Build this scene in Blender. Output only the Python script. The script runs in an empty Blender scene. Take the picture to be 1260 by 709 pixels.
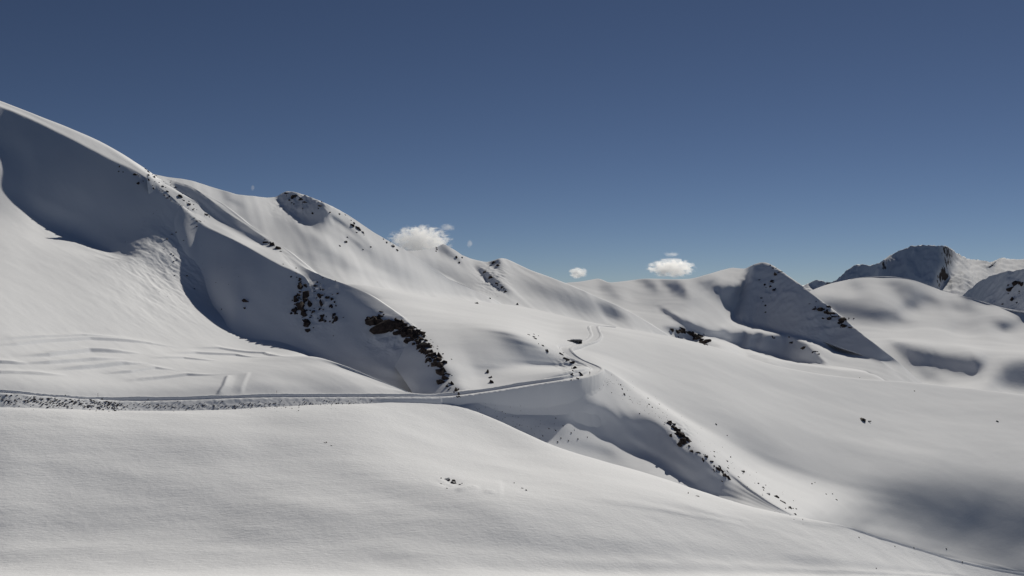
import bpy, bmesh, math, random
import numpy as np
from mathutils import Vector, Matrix, Quaternion
from mathutils.bvhtree import BVHTree

QUALITY = 1.0            # mesh density factor
SC = bpy.context.scene
COL = SC.collection
random.seed(7)

# ------------------------------------------------------------------ camera
FOC = 1236.0             # focal length in photograph pixels (photo is 1260 x 709)
CX, CY = 630.0, 354.5
cam_data = bpy.data.cameras.new('camera')
cam_data.sensor_width = 36.0
cam_data.lens = 36.0 * FOC / 1260.0
cam_data.clip_start = 0.5
cam_data.clip_end = 60000.0
cam = bpy.data.objects.new('camera', cam_data)
COL.objects.link(cam)
cam.location = (0, 0, 0)
cam.rotation_euler = (math.radians(90), 0, 0)
SC.camera = cam

# ------------------------------------------------------------------ sky, sun, exposure
SUN_AZ, SUN_EL = math.radians(28), math.radians(31)
world = bpy.data.worlds.new('World')
SC.world = world
world.use_nodes = True
wn = world.node_tree
sky = wn.nodes.new('ShaderNodeTexSky')
sky.sky_type = 'NISHITA'
sky.sun_disc = False
sky.sun_elevation = SUN_EL
sky.sun_rotation = SUN_AZ
sky.altitude = 3000
sky.air_density = 0.58
sky.dust_density = 0.05
sky.ozone_density = 2.2
hs = wn.nodes.new('ShaderNodeHueSaturation')
hs.inputs['Hue'].default_value = 0.503
hs.inputs['Saturation'].default_value = 0.98
hs.inputs['Value'].default_value = 0.88
wn.links.new(sky.outputs[0], hs.inputs['Color'])
bg = wn.nodes['Background']
wn.links.new(hs.outputs[0], bg.inputs['Color'])
bg.inputs['Strength'].default_value = 0.05

sun_dir = Vector((math.sin(SUN_AZ) * math.cos(SUN_EL), math.cos(SUN_AZ) * math.cos(SUN_EL), math.sin(SUN_EL)))
sl = bpy.data.lights.new('sun', 'SUN')
sl.energy = 5.0
sl.angle = math.radians(0.53)
sl.color = (1.0, 0.94, 0.83)
so = bpy.data.objects.new('sun', sl)
COL.objects.link(so)
so.rotation_euler = (-sun_dir).to_track_quat('-Z', 'Y').to_euler()
so.location = (300, 300, 600)

vs = SC.view_settings
vs.view_transform = 'Standard'
vs.look = 'None'
vs.gamma = 1.0
vs.use_curve_mapping = False
vs.exposure = -0.36
SC.render.engine = 'CYCLES'
SC.cycles.use_denoising = True
SC.cycles.max_bounces = 24
SC.cycles.diffuse_bounces = 1
SC.cycles.volume_bounces = 24
SC.cycles.volume_step_rate = 1.0


# ------------------------------------------------------------------ materials
def nodes_of(name):
    m = bpy.data.materials.new(name)
    m.use_nodes = True
    nt = m.node_tree
    b = nt.nodes['Principled BSDF']
    return m, nt, b


def noise(nt, scale, detail=4, rough=0.55, vec=None, mapping=None):
    n = nt.nodes.new('ShaderNodeTexNoise')
    n.inputs['Scale'].default_value = scale
    n.inputs['Detail'].default_value = detail
    n.inputs['Roughness'].default_value = rough
    tc = nt.nodes.new('ShaderNodeTexCoord')
    src = tc.outputs['Object'] if vec is None else vec
    if mapping:
        mp = nt.nodes.new('ShaderNodeMapping')
        mp.vector_type = 'TEXTURE'
        mp.inputs['Rotation'].default_value = mapping[0]
        mp.inputs['Scale'].default_value = mapping[1]
        nt.links.new(src, mp.inputs['Vector'])
        src = mp.outputs['Vector']
    nt.links.new(src, n.inputs['Vector'])
    return n.outputs['Fac']


def math_node(nt, op, a, b=None, clamp=False):
    n = nt.nodes.new('ShaderNodeMath')
    n.operation = op
    n.use_clamp = clamp
    for i, v in enumerate((a, b)):
        if v is None:
            continue
        if isinstance(v, (int, float)):
            n.inputs[i].default_value = v
        else:
            nt.links.new(v, n.inputs[i])
    return n.outputs[0]


def ramp(nt, fac, p0, p1, c0, c1):
    r = nt.nodes.new('ShaderNodeValToRGB')
    r.color_ramp.elements[0].position = p0
    r.color_ramp.elements[1].position = p1
    r.color_ramp.elements[0].color = (*c0, 1)
    r.color_ramp.elements[1].color = (*c1, 1)
    nt.links.new(fac, r.inputs['Fac'])
    return r.outputs['Color']


def mixc(nt, fac, a, b):
    n = nt.nodes.new('ShaderNodeMix')
    n.data_type = 'RGBA'
    if isinstance(fac, (int, float)):
        n.inputs[0].default_value = fac
    else:
        nt.links.new(fac, n.inputs[0])
    for i, v in ((6, a), (7, b)):
        if isinstance(v, tuple):
            n.inputs[i].default_value = (*v, 1)
        else:
            nt.links.new(v, n.inputs[i])
    return n.outputs[2]


def bump(nt, b, height, strength, dist, prev=None):
    n = nt.nodes.new('ShaderNodeBump')
    n.inputs['Strength'].default_value = strength
    n.inputs['Distance'].default_value = dist
    nt.links.new(height, n.inputs['Height'])
    if prev is not None:
        nt.links.new(prev, n.inputs['Normal'])
    return n.outputs['Normal']


def snow_material(name, wave=1.0, base=(0.84, 0.86, 0.90), rock_patch=None, relief=1.0, wind=33):
    """wind-packed snow; `wave` scales the relief; rock_patch=(noise scale, amount) shows dark rock on the steepest ground"""
    m, nt, b = nodes_of(name)
    tone = noise(nt, 0.02 / wave, 5, 0.6)
    c = ramp(nt, tone, 0.3, 0.75, tuple(v * 0.955 for v in base), base)
    if rock_patch:
        geo = nt.nodes.new('ShaderNodeNewGeometry')
        sx = nt.nodes.new('ShaderNodeSeparateXYZ')
        nt.links.new(geo.outputs['Normal'], sx.inputs[0])
        steep = math_node(nt, 'SUBTRACT', 1.0, sx.outputs['Z'])
        rn = noise(nt, rock_patch[0], 8, 0.62)
        f = math_node(nt, 'ADD', math_node(nt, 'MULTIPLY', rn, 1.0), math_node(nt, 'MULTIPLY', steep, 0.55))
        f = math_node(nt, 'MULTIPLY', math_node(nt, 'SUBTRACT', f, rock_patch[1]), 14.0, clamp=True)
        c = mixc(nt, f, c, (0.10, 0.085, 0.08))
    nt.links.new(c, b.inputs['Base Color'])
    b.inputs['Roughness'].default_value = 0.95
    b.inputs['Specular IOR Level'].default_value = 0.0
    h1 = noise(nt, 0.12 / wave, 6, 0.6, mapping=((0, 0, math.radians(wind)), (3.0, 1.0, 1.0)))
    h2 = noise(nt, 0.9 / wave, 4, 0.6, mapping=((0, 0, math.radians(wind + 8)), (2.2, 1.0, 1.0)))
    n1 = bump(nt, b, h1, 0.4, 0.2 * wave * relief)
    n2 = bump(nt, b, h2, 0.5, 0.12 * wave * relief, n1)
    nt.links.new(n2, b.inputs['Normal'])
    return m


def rock_material(name, dark=(0.026, 0.02, 0.02), light=(0.085, 0.066, 0.06), snow_at=0.80, fine=0.35):
    m, nt, b = nodes_of(name)
    geo = nt.nodes.new('ShaderNodeNewGeometry')
    pos = geo.outputs['Position']
    n1 = noise(nt, fine, 8, 0.65, vec=pos)
    c = ramp(nt, n1, 0.32, 0.7, dark, light)
    sx = nt.nodes.new('ShaderNodeSeparateXYZ')
    nt.links.new(geo.outputs['Normal'], sx.inputs[0])
    sn = noise(nt, fine * 1.3, 5, 0.6, vec=pos)
    f = math_node(nt, 'ADD', sx.outputs['Z'], math_node(nt, 'MULTIPLY', math_node(nt, 'SUBTRACT', sn, 0.5), 0.9))
    f = math_node(nt, 'MULTIPLY', math_node(nt, 'SUBTRACT', f, snow_at), 9.0, clamp=True)
    nt.links.new(mixc(nt, f, c, (0.80, 0.81, 0.83)), b.inputs['Base Color'])
    b.inputs['Roughness'].default_value = 0.9
    b.inputs['Specular IOR Level'].default_value = 0.15
    nn = bump(nt, b, noise(nt, fine * 2.2, 6, 0.7, vec=pos), 0.9, 0.8)
    nt.links.new(nn, b.inputs['Normal'])
    return m


def plain_material(name, col, rough=0.7, var=0.25, scale=3.0):
    m, nt, b = nodes_of(name)
    n = noise(nt, scale, 5, 0.6)
    nt.links.new(ramp(nt, n, 0.3, 0.7, tuple(v * (1 - var) for v in col), tuple(min(1, v * (1 + var)) for v in col)), b.inputs['Base Color'])
    b.inputs['Roughness'].default_value = rough
    return m


M_SNOW = snow_material('wind packed snow')
M_SNOW_NEAR = snow_material('wind-rippled near snow', wave=0.8, relief=3.6, wind=24)
M_SNOW_FAR = snow_material('far snow', wave=5.0)
M_SNOW_PEAK = snow_material('high peak snow and rock', wave=10.0, rock_patch=(0.03, 0.96))
M_ROAD = snow_material('cleared road snow', wave=0.35, base=(0.82, 0.84, 0.88))
M_ROCK = rock_material('brown alpine rock')
M_ROCK_BARE = rock_material('bare dark rock', snow_at=1.02)
M_STONE = rock_material('rubble stone', snow_at=0.95, fine=0.8)


# ------------------------------------------------------------------ survey helpers
def P(px, py, d):
    """a surveyed point: bearing px, elevation py (photo pixels), distance d in metres -> world metres"""
    return ((px - CX) / FOC * d, d, (CY - py) / FOC * d)


def hermite(tk, pk, t, sharp=()):
    """C1 interpolation of knots pk (n, ...) at params tk (n,) for t (m,); slopes break at the indices in sharp"""
    n = len(tk)
    h = np.diff(tk)
    d = (pk[1:] - pk[:-1]) / h.reshape((-1,) + (1,) * (pk.ndim - 1))
    mL = np.empty_like(pk)
    mR = np.empty_like(pk)
    for i in range(n):
        if i == 0:
            mL[i] = mR[i] = d[0]
        elif i == n - 1:
            mL[i] = mR[i] = d[-1]
        else:
            if i in sharp:
                mL[i] = d[i - 1]
                mR[i] = d[i]
            else:
                w = h[i - 1] / (h[i - 1] + h[i])
                mL[i] = mR[i] = d[i - 1] * (1 - w) + d[i] * w
    k = np.clip(np.searchsorted(tk, t, side='right') - 1, 0, n - 2)
    hh = h[k]
    u = (t - tk[k]) / hh
    sh = (-1,) + (1,) * (pk.ndim - 1)
    u = u.reshape(sh)
    hh = hh.reshape(sh)
    return ((2 * u**3 - 3 * u**2 + 1) * pk[k] + (u**3 - 2 * u**2 + u) * hh * mR[k]
            + (-2 * u**3 + 3 * u**2) * pk[k + 1] + (u**3 - u**2) * hh * mL[k + 1])


def project(a):
    y = np.maximum(a[..., 1], 1e-3)
    return CX + a[..., 0] / y * FOC, CY - a[..., 2] / y * FOC


class Perlin:
    def __init__(self, seed):
        r = np.random.RandomState(seed)
        self.p = r.permutation(512)
        a = r.rand(512) * 2 * math.pi
        self.g = np.stack([np.cos(a), np.sin(a)], -1)

    def __call__(self, x, y):
        xi = np.floor(x).astype(np.int64)
        yi = np.floor(y).astype(np.int64)
        xf = x - xi
        yf = y - yi
        u = xf**3 * (xf * (xf * 6 - 15) + 10)
        v = yf**3 * (yf * (yf * 6 - 15) + 10)

        def dot(ix, iy, fx, fy):
            h = self.p[(self.p[ix & 511] + iy) & 511]
            gg = self.g[h]
            return gg[..., 0] * fx + gg[..., 1] * fy
        a = dot(xi, yi, xf, yf)
        b = dot(xi + 1, yi, xf - 1, yf)
        c = dot(xi, yi + 1, xf, yf - 1)
        d = dot(xi + 1, yi + 1, xf - 1, yf - 1)
        return a + u * (b - a) + v * (c - a) + u * v * (a - b - c + d)


PN = Perlin(3)


def fbm(x, y, octv=4, gain=0.5, ridged=False):
    s = np.zeros_like(x)
    amp = 1.0
    for i in range(octv):
        n = PN(x * 2**i + 17.3 * i, y * 2**i - 9.1 * i)
        if ridged:
            n = 0.5 - np.abs(n) * 2
        s += amp * n
        amp *= gain
    return s


def smooth01(x):
    x = np.clip(x, 0, 1)
    return x * x * (3 - 2 * x)


def polydist(X, Y, poly):
    """signed distance to polyline (positive on the right of its direction), arc fraction, z along the line"""
    best = np.full(X.shape, 1e9)
    sd = np.full(X.shape, 1e9)
    fr = np.zeros(X.shape)
    zz = np.zeros(X.shape)
    seg = [math.dist(poly[i][:2], poly[i + 1][:2]) for i in range(len(poly) - 1)]
    tot = sum(seg)
    acc = 0
    for i in range(len(poly) - 1):
        ax, ay, az = poly[i]
        bx, by, bz = poly[i + 1]
        dx, dy = bx - ax, by - ay
        L2 = dx * dx + dy * dy + 1e-9
        t = np.clip(((X - ax) * dx + (Y - ay) * dy) / L2, 0, 1)
        ex = X - (ax + t * dx)
        ey = Y - (ay + t * dy)
        d = np.hypot(ex, ey)
        m = d < best
        best = np.where(m, d, best)
        sg = np.sign(dy * ex - dx * ey)
        sd = np.where(m, d * np.where(sg == 0, 1, sg), sd)
        fr = np.where(m, (acc + t * seg[i]) / tot, fr)
        zz = np.where(m, az + t * (bz - az), zz)
        acc += seg[i]
    return sd, fr, zz


def knots(ks):
    px, py = project(ks)
    dl = np.hypot(np.diff(px, axis=0), np.diff(py, axis=0)) + np.linalg.norm(np.diff(ks, axis=0), axis=2) / (ks[:-1, :, 1] + ks[1:, :, 1]) * 300
    dc = np.hypot(np.diff(px, axis=1), np.diff(py, axis=1))
    tk = np.concatenate([[0], np.cumsum(np.median(dl, axis=1) + 4.0)])
    sk = np.concatenate([[0], np.cumsum(np.median(dc, axis=0) + 4.0)])
    return tk, sk


def mids(k):
    o = np.empty(2 * len(k) - 1)
    o[::2] = k
    o[1::2] = (k[1:] + k[:-1]) / 2
    return o


def refine(ks, sharp):
    """twice as many contour lines and columns through the same surface"""
    tk, sk = knots(ks)
    a = np.swapaxes(hermite(sk, np.swapaxes(ks, 0, 1), mids(sk)), 0, 1)
    return hermite(tk, a, mids(tk), sharp), tuple(2 * i for i in sharp)


class Sheet:
    """a piece of terrain: a smooth surface through surveyed contour lines, listed from near to far"""

    def __init__(self, lines, sharp=(), res=(400, 300), smooth=0, depth=None, level=1, dense=None):
        ks = np.array([[P(*p) for p in ln] for ln in lines], float)
        for _ in range(level):
            ks, sharp = refine(ks, sharp)
        if depth is not None:
            px, py = project(ks)
            d = np.array(depth, float)
            ks = np.stack([(px - CX) / FOC * d, d, (CY - py) / FOC * d], -1)
        self.ks, self.sharp, self.res, self.nsm = ks, sharp, res, smooth
        self.dense = [(a * 2**level, b * 2**level, k) for a, b, k in dense or ()]
        self.build()

    def build(self):
        ks, sharp, res, smooth = self.ks, self.sharp, self.res, self.nsm
        nl, ncol = ks.shape[:2]
        tk, sk = knots(ks)
        ns, nt_ = int(res[0] * QUALITY), int(res[1] * QUALITY)
        # line spacing also follows real slope length so parameters stay close to arc length
        s = np.linspace(0, sk[-1], ns)
        t = np.linspace(0, tk[-1], 4000)
        w = np.ones(4000)
        for a, b, k in self.dense:                          # more rows where fine steps are cut
            w[(t >= tk[a]) & (t <= tk[b])] *= k
        w = np.cumsum(w) - w[0]
        t = np.interp(np.linspace(0, w[-1], nt_), w, t)
        A = hermite(sk, np.swapaxes(ks, 0, 1), s)          # ns, nl, 3
        A = np.swapaxes(A, 0, 1)                           # nl, ns, 3
        self.V = hermite(tk, A, t, sharp)                  # nt, ns, 3
        for _ in range(smooth):
            V = self.V
            V[1:-1] = (V[:-2] + 2 * V[1:-1] + V[2:]) / 4
            V[:, 1:-1] = (V[:, :-2] + 2 * V[:, 1:-1] + V[:, 2:]) / 4

    def find(self, px, py):
        """point of the sheet seen at a photo pixel (nearest surface among the closest vertices)"""
        qx, qy = project(self.V)
        d = np.hypot(qx - px, qy - py)
        m = d < d.min() + 1.2
        dep = np.where(m, self.V[..., 1], 1e9)
        i = np.unravel_index(dep.argmin(), dep.shape)
        return self.V[i]

    def line(self, pts):
        return [tuple(self.find(*p)) if len(p) == 2 else P(*p) for p in pts]

    def crest(self, pts, h, steep, gentle, soft=0.0, taper=0.25, flip=False):
        """raise a rib along pts (photo pixels, listed uphill to downhill): steep side of width `steep`, long side `gentle`"""
        poly = self.line(pts)
        X, Y, Z = self.V[..., 0], self.V[..., 1], self.V[..., 2]
        sd, fr, _ = polydist(X, Y, poly)
        if flip:
            sd = -sd
        # positive = right of direction of travel (downhill walk): steep side faces camera/left
        e = np.ones_like(fr)
        if taper > 0:
            e = smooth01(fr / taper) * smooth01((1 - fr) / taper)
        a = np.clip(1 - np.abs(sd) / steep, 0, 1)
        if soft > 0:
            a = a * (1 - soft) + smooth01(a) * soft
        else:
            a = np.where(a > 0, a - 0.12 * np.sin(a * math.pi) * 0, 0)
        b = np.clip(1 - np.abs(sd) / gentle, 0, 1)
        b = b * b * (3 - 2 * b) if soft > 0.3 else b**1.6
        self.V[..., 2] = Z + h * e * np.where(sd > 0, a, b)

    def scoop(self, pts, depth, steep, width, taper=0.2, soft=0.3, flip=False):
        """hollow out the camera side of a crest line: a face of width `steep` falling by `depth`, levelling out over `width`"""
        poly = self.line(pts)
        X, Y = self.V[..., 0], self.V[..., 1]
        sd, fr, _ = polydist(X, Y, poly)
        if flip:
            sd = -sd
        e = smooth01(fr / taper) * smooth01((1 - fr) / taper)
        a = np.clip(sd / steep, 0, 1)
        a = a * (1 - soft) + smooth01(a) * soft
        r = 1 - smooth01((sd - steep) / width)
        self.V[..., 2] -= depth * e * np.where(sd > 0, a * r, 0)

    def bump(self, px, py, rx, ry, h, ang=0.0):
        c = self.find(px, py)
        X, Y = self.V[..., 0] - c[0], self.V[..., 1] - c[1]
        ca, sa = math.cos(math.radians(ang)), math.sin(math.radians(ang))
        u = (X * ca + Y * sa) / rx
        v = (-X * sa + Y * ca) / ry
        self.V[..., 2] += h * np.exp(-(u * u + v * v))

    def relief(self, amp, size, octv=4, gain=0.5, stretch=1.0, ang=0.0, ridged=False, mask=None):
        X, Y = self.V[..., 0], self.V[..., 1]
        ca, sa = math.cos(math.radians(ang)), math.sin(math.radians(ang))
        u = (X * ca + Y * sa) / size / stretch
        v = (-X * sa + Y * ca) / size
        n = fbm(u, v, octv, gain, ridged) * amp
        if mask is not None:
            n = n * mask
        self.V[..., 2] += n

    def pixmask(self, px, py, rx, ry):
        qx, qy = project(self.V)
        return np.exp(-((qx - px) / rx)**2 - ((qy - py) / ry)**2)

    def mesh(self, name):
        nt_, ns = self.V.shape[:2]
        me = bpy.data.meshes.new(name)
        co = self.V.reshape(-1, 3)
        i = np.arange(nt_ * ns).reshape(nt_, ns)
        f = np.stack([i[:-1, :-1], i[:-1, 1:], i[1:, 1:], i[1:, :-1]], -1).reshape(-1, 4)
        me.vertices.add(len(co))
        me.vertices.foreach_set('co', co.astype(np.float32).ravel())
        me.loops.add(f.size)
        me.loops.foreach_set('vertex_index', f.astype(np.int32).ravel())
        me.polygons.add(len(f))
        me.polygons.foreach_set('loop_start', np.arange(0, f.size, 4, dtype=np.int32))
        me.polygons.foreach_set('use_smooth', np.ones(len(f), bool))
        me.update(calc_edges=True)
        return me


def behind(line, dy, dz, dx=0.0):
    """a line further back (dy metres) and lower (dz metres) than a crest line"""
    out = []
    for p in line:
        x, y, z = P(*p)
        x += dx
        y += dy
        z -= dz
        out.append((CX + x / y * FOC, CY - z / y * FOC, y))
    return out


TERRAIN = {}


def structure(name, sheet, mat):
    me = sheet.mesh(name)
    me.materials.append(mat)
    o = bpy.data.objects.new(name, me)
    o['kind'] = 'structure'
    COL.objects.link(o)
    TERRAIN[name] = sheet
    return o


# distances (m) per contour line and column, fitted so sun shading matches drawn tones
DEPTH = {
    'A': [
        [12, 12.1, 12.3, 12.3, 12.3, 12.4, 12.5, 12.6, 12.8, 13, 13.3, 13.7, 14.2, 14.8, 15.5, 16.3, 17.3, 18.6, 20.3, 22.6, 25, 27.8, 30],
        [22.7, 23, 23.2, 23.3, 23.3, 23.5, 23.7, 23.9, 24.3, 24.7, 25.2, 26, 26.9, 28, 29.4, 30.9, 32.7, 35.2, 38.4, 42.9, 47.4, 52.7, 56.9],
        [48, 48.6, 49, 49.1, 49.2, 49.5, 50, 50.5, 51.2, 52.1, 53.2, 54.8, 56.8, 59.2, 62, 65.1, 69, 74.4, 81, 90.5, 100, 111.2, 120],
        [72.1, 73, 73.6, 73.8, 73.9, 74.4, 75.1, 75.8, 76.9, 78.2, 79.9, 82.3, 85.3, 88.9, 93.2, 97.9, 103.7, 111.7, 121.7, 135.9, 150.3, 167.1, 180.3],
        [108, 109.2, 110.2, 110.4, 110.6, 111.4, 112.4, 113.5, 115.1, 117.1, 119.6, 123.2, 127.7, 133.1, 139.4, 146.5, 155.2, 167.3, 182.2, 203.5, 224.9, 250.1, 269.9],
        [140.2, 141.8, 143.2, 143.5, 143.8, 144.8, 146.2, 147.5, 149.7, 152.2, 155.6, 160.3, 166.1, 173.1, 181.3, 190.4, 201.7, 217.3, 236.7, 264.4, 292.2, 324.9, 350.6],
        [180.7, 184.1, 186.8, 187.7, 188.4, 189.9, 191.8, 193.8, 196.7, 200.2, 204.7, 211.1, 218.8, 227.8, 238.1, 249.4, 263.2, 283, 307.9, 344, 380.4, 423, 456.5],
        [211.8, 217.6, 222.5, 224, 225.2, 227.4, 230.2, 232.9, 236.7, 240.9, 246.6, 254.4, 263.7, 274.3, 286.1, 298.9, 314.5, 336.9, 365.4, 408.3, 453.8, 505.7, 545.8],
        [240.2, 247.6, 253.8, 255.7, 257.7, 261, 264.9, 268.6, 273.4, 278.2, 284.4, 292.9, 303.1, 314.8, 327.6, 342, 359.4, 383.3, 411, 458.3, 515.4, 579.2, 626.4],
        [263.6, 269.2, 274.9, 279, 281.9, 285.4, 289.6, 293.9, 298.4, 301.8, 306, 312.6, 321.5, 332.5, 345.7, 360.8, 378.9, 400.9, 427, 475.1, 531.1, 601.4, 664.8],
        [280.5, 286, 293.8, 299.1, 303.3, 307.5, 311.6, 315.9, 319.9, 321.7, 324, 328.2, 335, 345.8, 359.8, 375.3, 392.9, 411.7, 438.4, 484.9, 536.4, 606.4, 665.7],
        [300.5, 303.9, 309.6, 315.1, 319.3, 323.1, 326.2, 329.3, 332.3, 333.1, 334, 337.4, 345, 356.1, 369.6, 385, 401.2, 420.6, 448, 492, 539.6, 609.5, 674.7],
        [321.3, 321.3, 325.4, 331.6, 335.8, 339, 342.1, 345.9, 350.4, 352.7, 353.8, 355.3, 359.6, 368.3, 380.1, 393.5, 409.2, 430.3, 457.2, 498.2, 542.5, 612.4, 681.3],
        [334.3, 332.8, 338.7, 347.3, 354.3, 359.4, 365.3, 374.5, 384.1, 390.1, 394.2, 392.4, 386.5, 383.6, 389, 399.5, 414.4, 436.4, 463.7, 502, 543.8, 613.8, 683.3],
        [349.6, 346.5, 351.7, 362.7, 375, 384.6, 394.1, 406.3, 420.2, 433.6, 445.5, 445.8, 431.4, 422.6, 419.6, 418.4, 426.6, 445.7, 471.6, 507.5, 547.1, 616.7, 688.7],
        [355.8, 352.6, 356.7, 368.7, 382.7, 393.6, 404.1, 415.9, 430.3, 446.2, 460.5, 461.7, 451.3, 449.6, 449.4, 441.1, 438.2, 450.9, 475.2, 510.7, 549.7, 618.4, 689.5],
        [362, 359.1, 363.8, 376.5, 390.8, 402.5, 413.8, 425.3, 439.8, 456.9, 472.1, 473.8, 468.3, 476.1, 481.8, 468.6, 456.4, 459.6, 475.9, 511, 550, 618.7, 691.6],
        [370.8, 368.1, 372.9, 385.5, 399.7, 411.3, 422.5, 433.8, 448.1, 465, 480.3, 483.4, 482.9, 496, 505.4, 491.9, 476.5, 474.5, 485, 516.2, 554.7, 622.6, 694.4],
        [380, 377.3, 382, 394.3, 408, 419.2, 430, 441, 455, 471.2, 486, 490.9, 495.3, 511.9, 523.7, 512.1, 496.5, 491.9, 498.4, 525.3, 562, 627.9, 697.4],
    ],
    'B': [
        [370, 369.1, 368.8, 365.5, 369.1, 377.6, 386.7, 393.8, 400.2, 405.8, 411.5, 418, 424.3, 430.6, 436.5, 442.2, 449.5, 461.5, 475.6],
        [371.1, 370.5, 370.5, 369.2, 373.9, 381.2, 390.3, 397.3, 403.9, 409.8, 415.5, 421.8, 428.1, 434.4, 440.6, 446.4, 453.5, 464.4, 477.5],
        [373.1, 372.9, 373, 372.5, 378.1, 385, 393.7, 400.6, 407.2, 413.4, 419.4, 425.5, 431.8, 438.4, 444.7, 450.7, 457.5, 467.9, 476.9],
        [380.8, 380.5, 380.7, 380.2, 384.9, 391.7, 400.1, 407.2, 414.3, 421.2, 427.4, 434, 441, 447.3, 453.1, 457.9, 463, 469.8, 475.8],
        [387.4, 386.5, 386.3, 386.6, 393.3, 401, 409.8, 417.9, 426.4, 434.5, 442, 449.8, 457.1, 462.4, 466.5, 467.9, 469.4, 471.5, 473.8],
        [393.8, 392.5, 392.3, 393.4, 402.3, 412, 422, 430.8, 439.6, 448.2, 456.5, 465, 472.2, 478.4, 483.1, 481, 476, 473.7, 472.8],
        [400.2, 398.4, 398, 400.1, 410.6, 422.1, 433.6, 443, 452, 460.3, 468.5, 477.3, 485.7, 492.7, 493.1, 484.6, 478.3, 474.7, 472.5],
        [410.6, 407.3, 406, 408.5, 420.3, 433, 445.6, 455.7, 465, 472.4, 480.3, 490.8, 501.5, 508.4, 507.1, 498.7, 489.3, 481.4, 473.9],
        [422.2, 416.6, 413.7, 416.1, 429.1, 441.8, 454.6, 465, 474.5, 481.6, 489.9, 503, 517, 527.9, 530.6, 519.1, 504.5, 490.2, 476.5],
        [443.7, 436.3, 431.7, 433.2, 447.2, 459.3, 471.4, 482.1, 492.2, 500.3, 509.2, 522.5, 538.6, 556.1, 560.2, 542.1, 526.6, 507.2, 487.5],
        [466, 458.3, 453.3, 454.9, 469.5, 480.4, 491.2, 501.4, 511.7, 520.7, 530.5, 542.5, 557.3, 579.4, 584.6, 566.4, 546.4, 523.8, 501.5],
        [495.7, 490.5, 487.9, 490.6, 507.1, 519, 529.5, 537.6, 545.6, 554.8, 565, 575.5, 587.3, 600.9, 602.5, 583.1, 567.1, 545.8, 524.1],
        [525.2, 527.3, 532.3, 540.1, 557.5, 567.7, 575.2, 579.5, 583.2, 587.4, 592.5, 600.6, 609.3, 617.7, 619.6, 602.7, 585.7, 567.5, 549],
        [548.7, 561.1, 578, 598.1, 609.6, 609.4, 609, 609.4, 609.7, 604.1, 599.2, 609.6, 621.1, 632.2, 636.9, 622.4, 602.9, 586.8, 571.8],
        [572.8, 593.5, 616.4, 634.2, 639.9, 637.2, 634.8, 636.8, 635.6, 625.9, 617, 623.9, 637.6, 647.1, 650.9, 639.5, 620.2, 606.1, 593.3],
        [596.3, 622.3, 646.8, 659.7, 662.6, 659.1, 649.8, 649.8, 650.8, 646, 640.6, 644.5, 651, 655.9, 657.7, 649, 631.8, 618.1, 604.7],
        [618.6, 646.4, 672.5, 688.2, 688.8, 682, 670.4, 666.1, 665.1, 663.5, 660.4, 660.9, 662.1, 662.1, 661.9, 656.1, 644.5, 629.6, 615.7],
        [643.7, 666.7, 688.4, 701.1, 706.3, 700.3, 692.2, 685, 680.3, 677.8, 676.3, 676.1, 674.2, 669.3, 665.6, 661.3, 653.6, 642.1, 632],
        [668.8, 684.6, 700.5, 713.9, 722.3, 719.6, 713.9, 705.9, 697.8, 693.2, 691, 690.4, 688.2, 679, 670.6, 665.7, 662.2, 657.5, 653.4],
        [682.6, 697.4, 713.1, 726.6, 732.8, 729.2, 723.6, 716.9, 709.4, 703.6, 700, 696.1, 690.4, 681.7, 674.8, 671.8, 670.3, 665.4, 662.3],
        [696.3, 709.3, 723, 733.7, 739.6, 735.7, 730.2, 725.6, 719.5, 713.5, 707.7, 700.5, 692.6, 685, 678.7, 679.2, 678.6, 674.2, 669.6],
        [727.4, 738.3, 750.6, 761.9, 769, 763.5, 756.2, 751.2, 745.2, 738.6, 730.8, 722.7, 714.3, 701.3, 687.9, 683.2, 680.4, 676.4, 674.6],
        [739.7, 749.7, 760.9, 770.8, 776.7, 770.5, 762.3, 756.3, 750, 743.8, 736.4, 728.3, 718.7, 704.1, 690.4, 683.6, 680.8, 677.5, 675],
    ],
    'C': [
        [624.6, 618.7, 612.4, 602.6, 590.9, 570.8, 548.9, 537.6, 528.5, 524.2, 521.2, 516.6, 511.2, 502.8, 493.5, 484.3, 476.2, 471.1, 466.3, 459.5, 453.5],
        [633.6, 625.1, 616.6, 605.8, 594.5, 576.8, 558.2, 550.3, 543.4, 540, 536.7, 531.6, 526.2, 518.4, 510.9, 503.1, 496.3, 492.2, 488.7, 483.3, 478.7],
        [642.1, 631.1, 620.6, 608.9, 598.3, 583.2, 568.9, 564.5, 558.8, 555.4, 551.3, 545.3, 539.8, 532.4, 524.2, 516, 511, 507.7, 504.9, 499.8, 494.6],
        [648.6, 635.8, 624.2, 613.4, 604.4, 591, 584.7, 579.4, 573.2, 568.2, 563.1, 557.3, 551.6, 542.9, 534, 526, 519.4, 515, 512, 505.5, 498.5],
        [656.3, 643.9, 632, 622.1, 615.5, 609.2, 606.8, 596.2, 587.3, 581.2, 575.2, 568, 561, 551.9, 543.6, 534.3, 525.5, 520, 515.1, 506.4, 497.1],
        [665.2, 658.5, 647.4, 636.2, 634.2, 631.7, 621.7, 608.2, 598, 592.8, 588.3, 579, 568.7, 559, 550.1, 541, 531.5, 524.2, 517.2, 506.4, 494.9],
        [674.1, 678.1, 676.4, 665.6, 658.1, 650.9, 636.2, 620.2, 608.5, 604.9, 602.7, 590.3, 576.1, 565.3, 557.7, 547.8, 536.3, 527.4, 519.5, 506.2, 492.2],
        [684.3, 688, 687.2, 677.6, 667.4, 655.3, 643.6, 635.1, 628.2, 620.4, 608.1, 594.8, 581.6, 571, 563.9, 552.5, 540.6, 531, 522.4, 509.7, 495.9],
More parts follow.
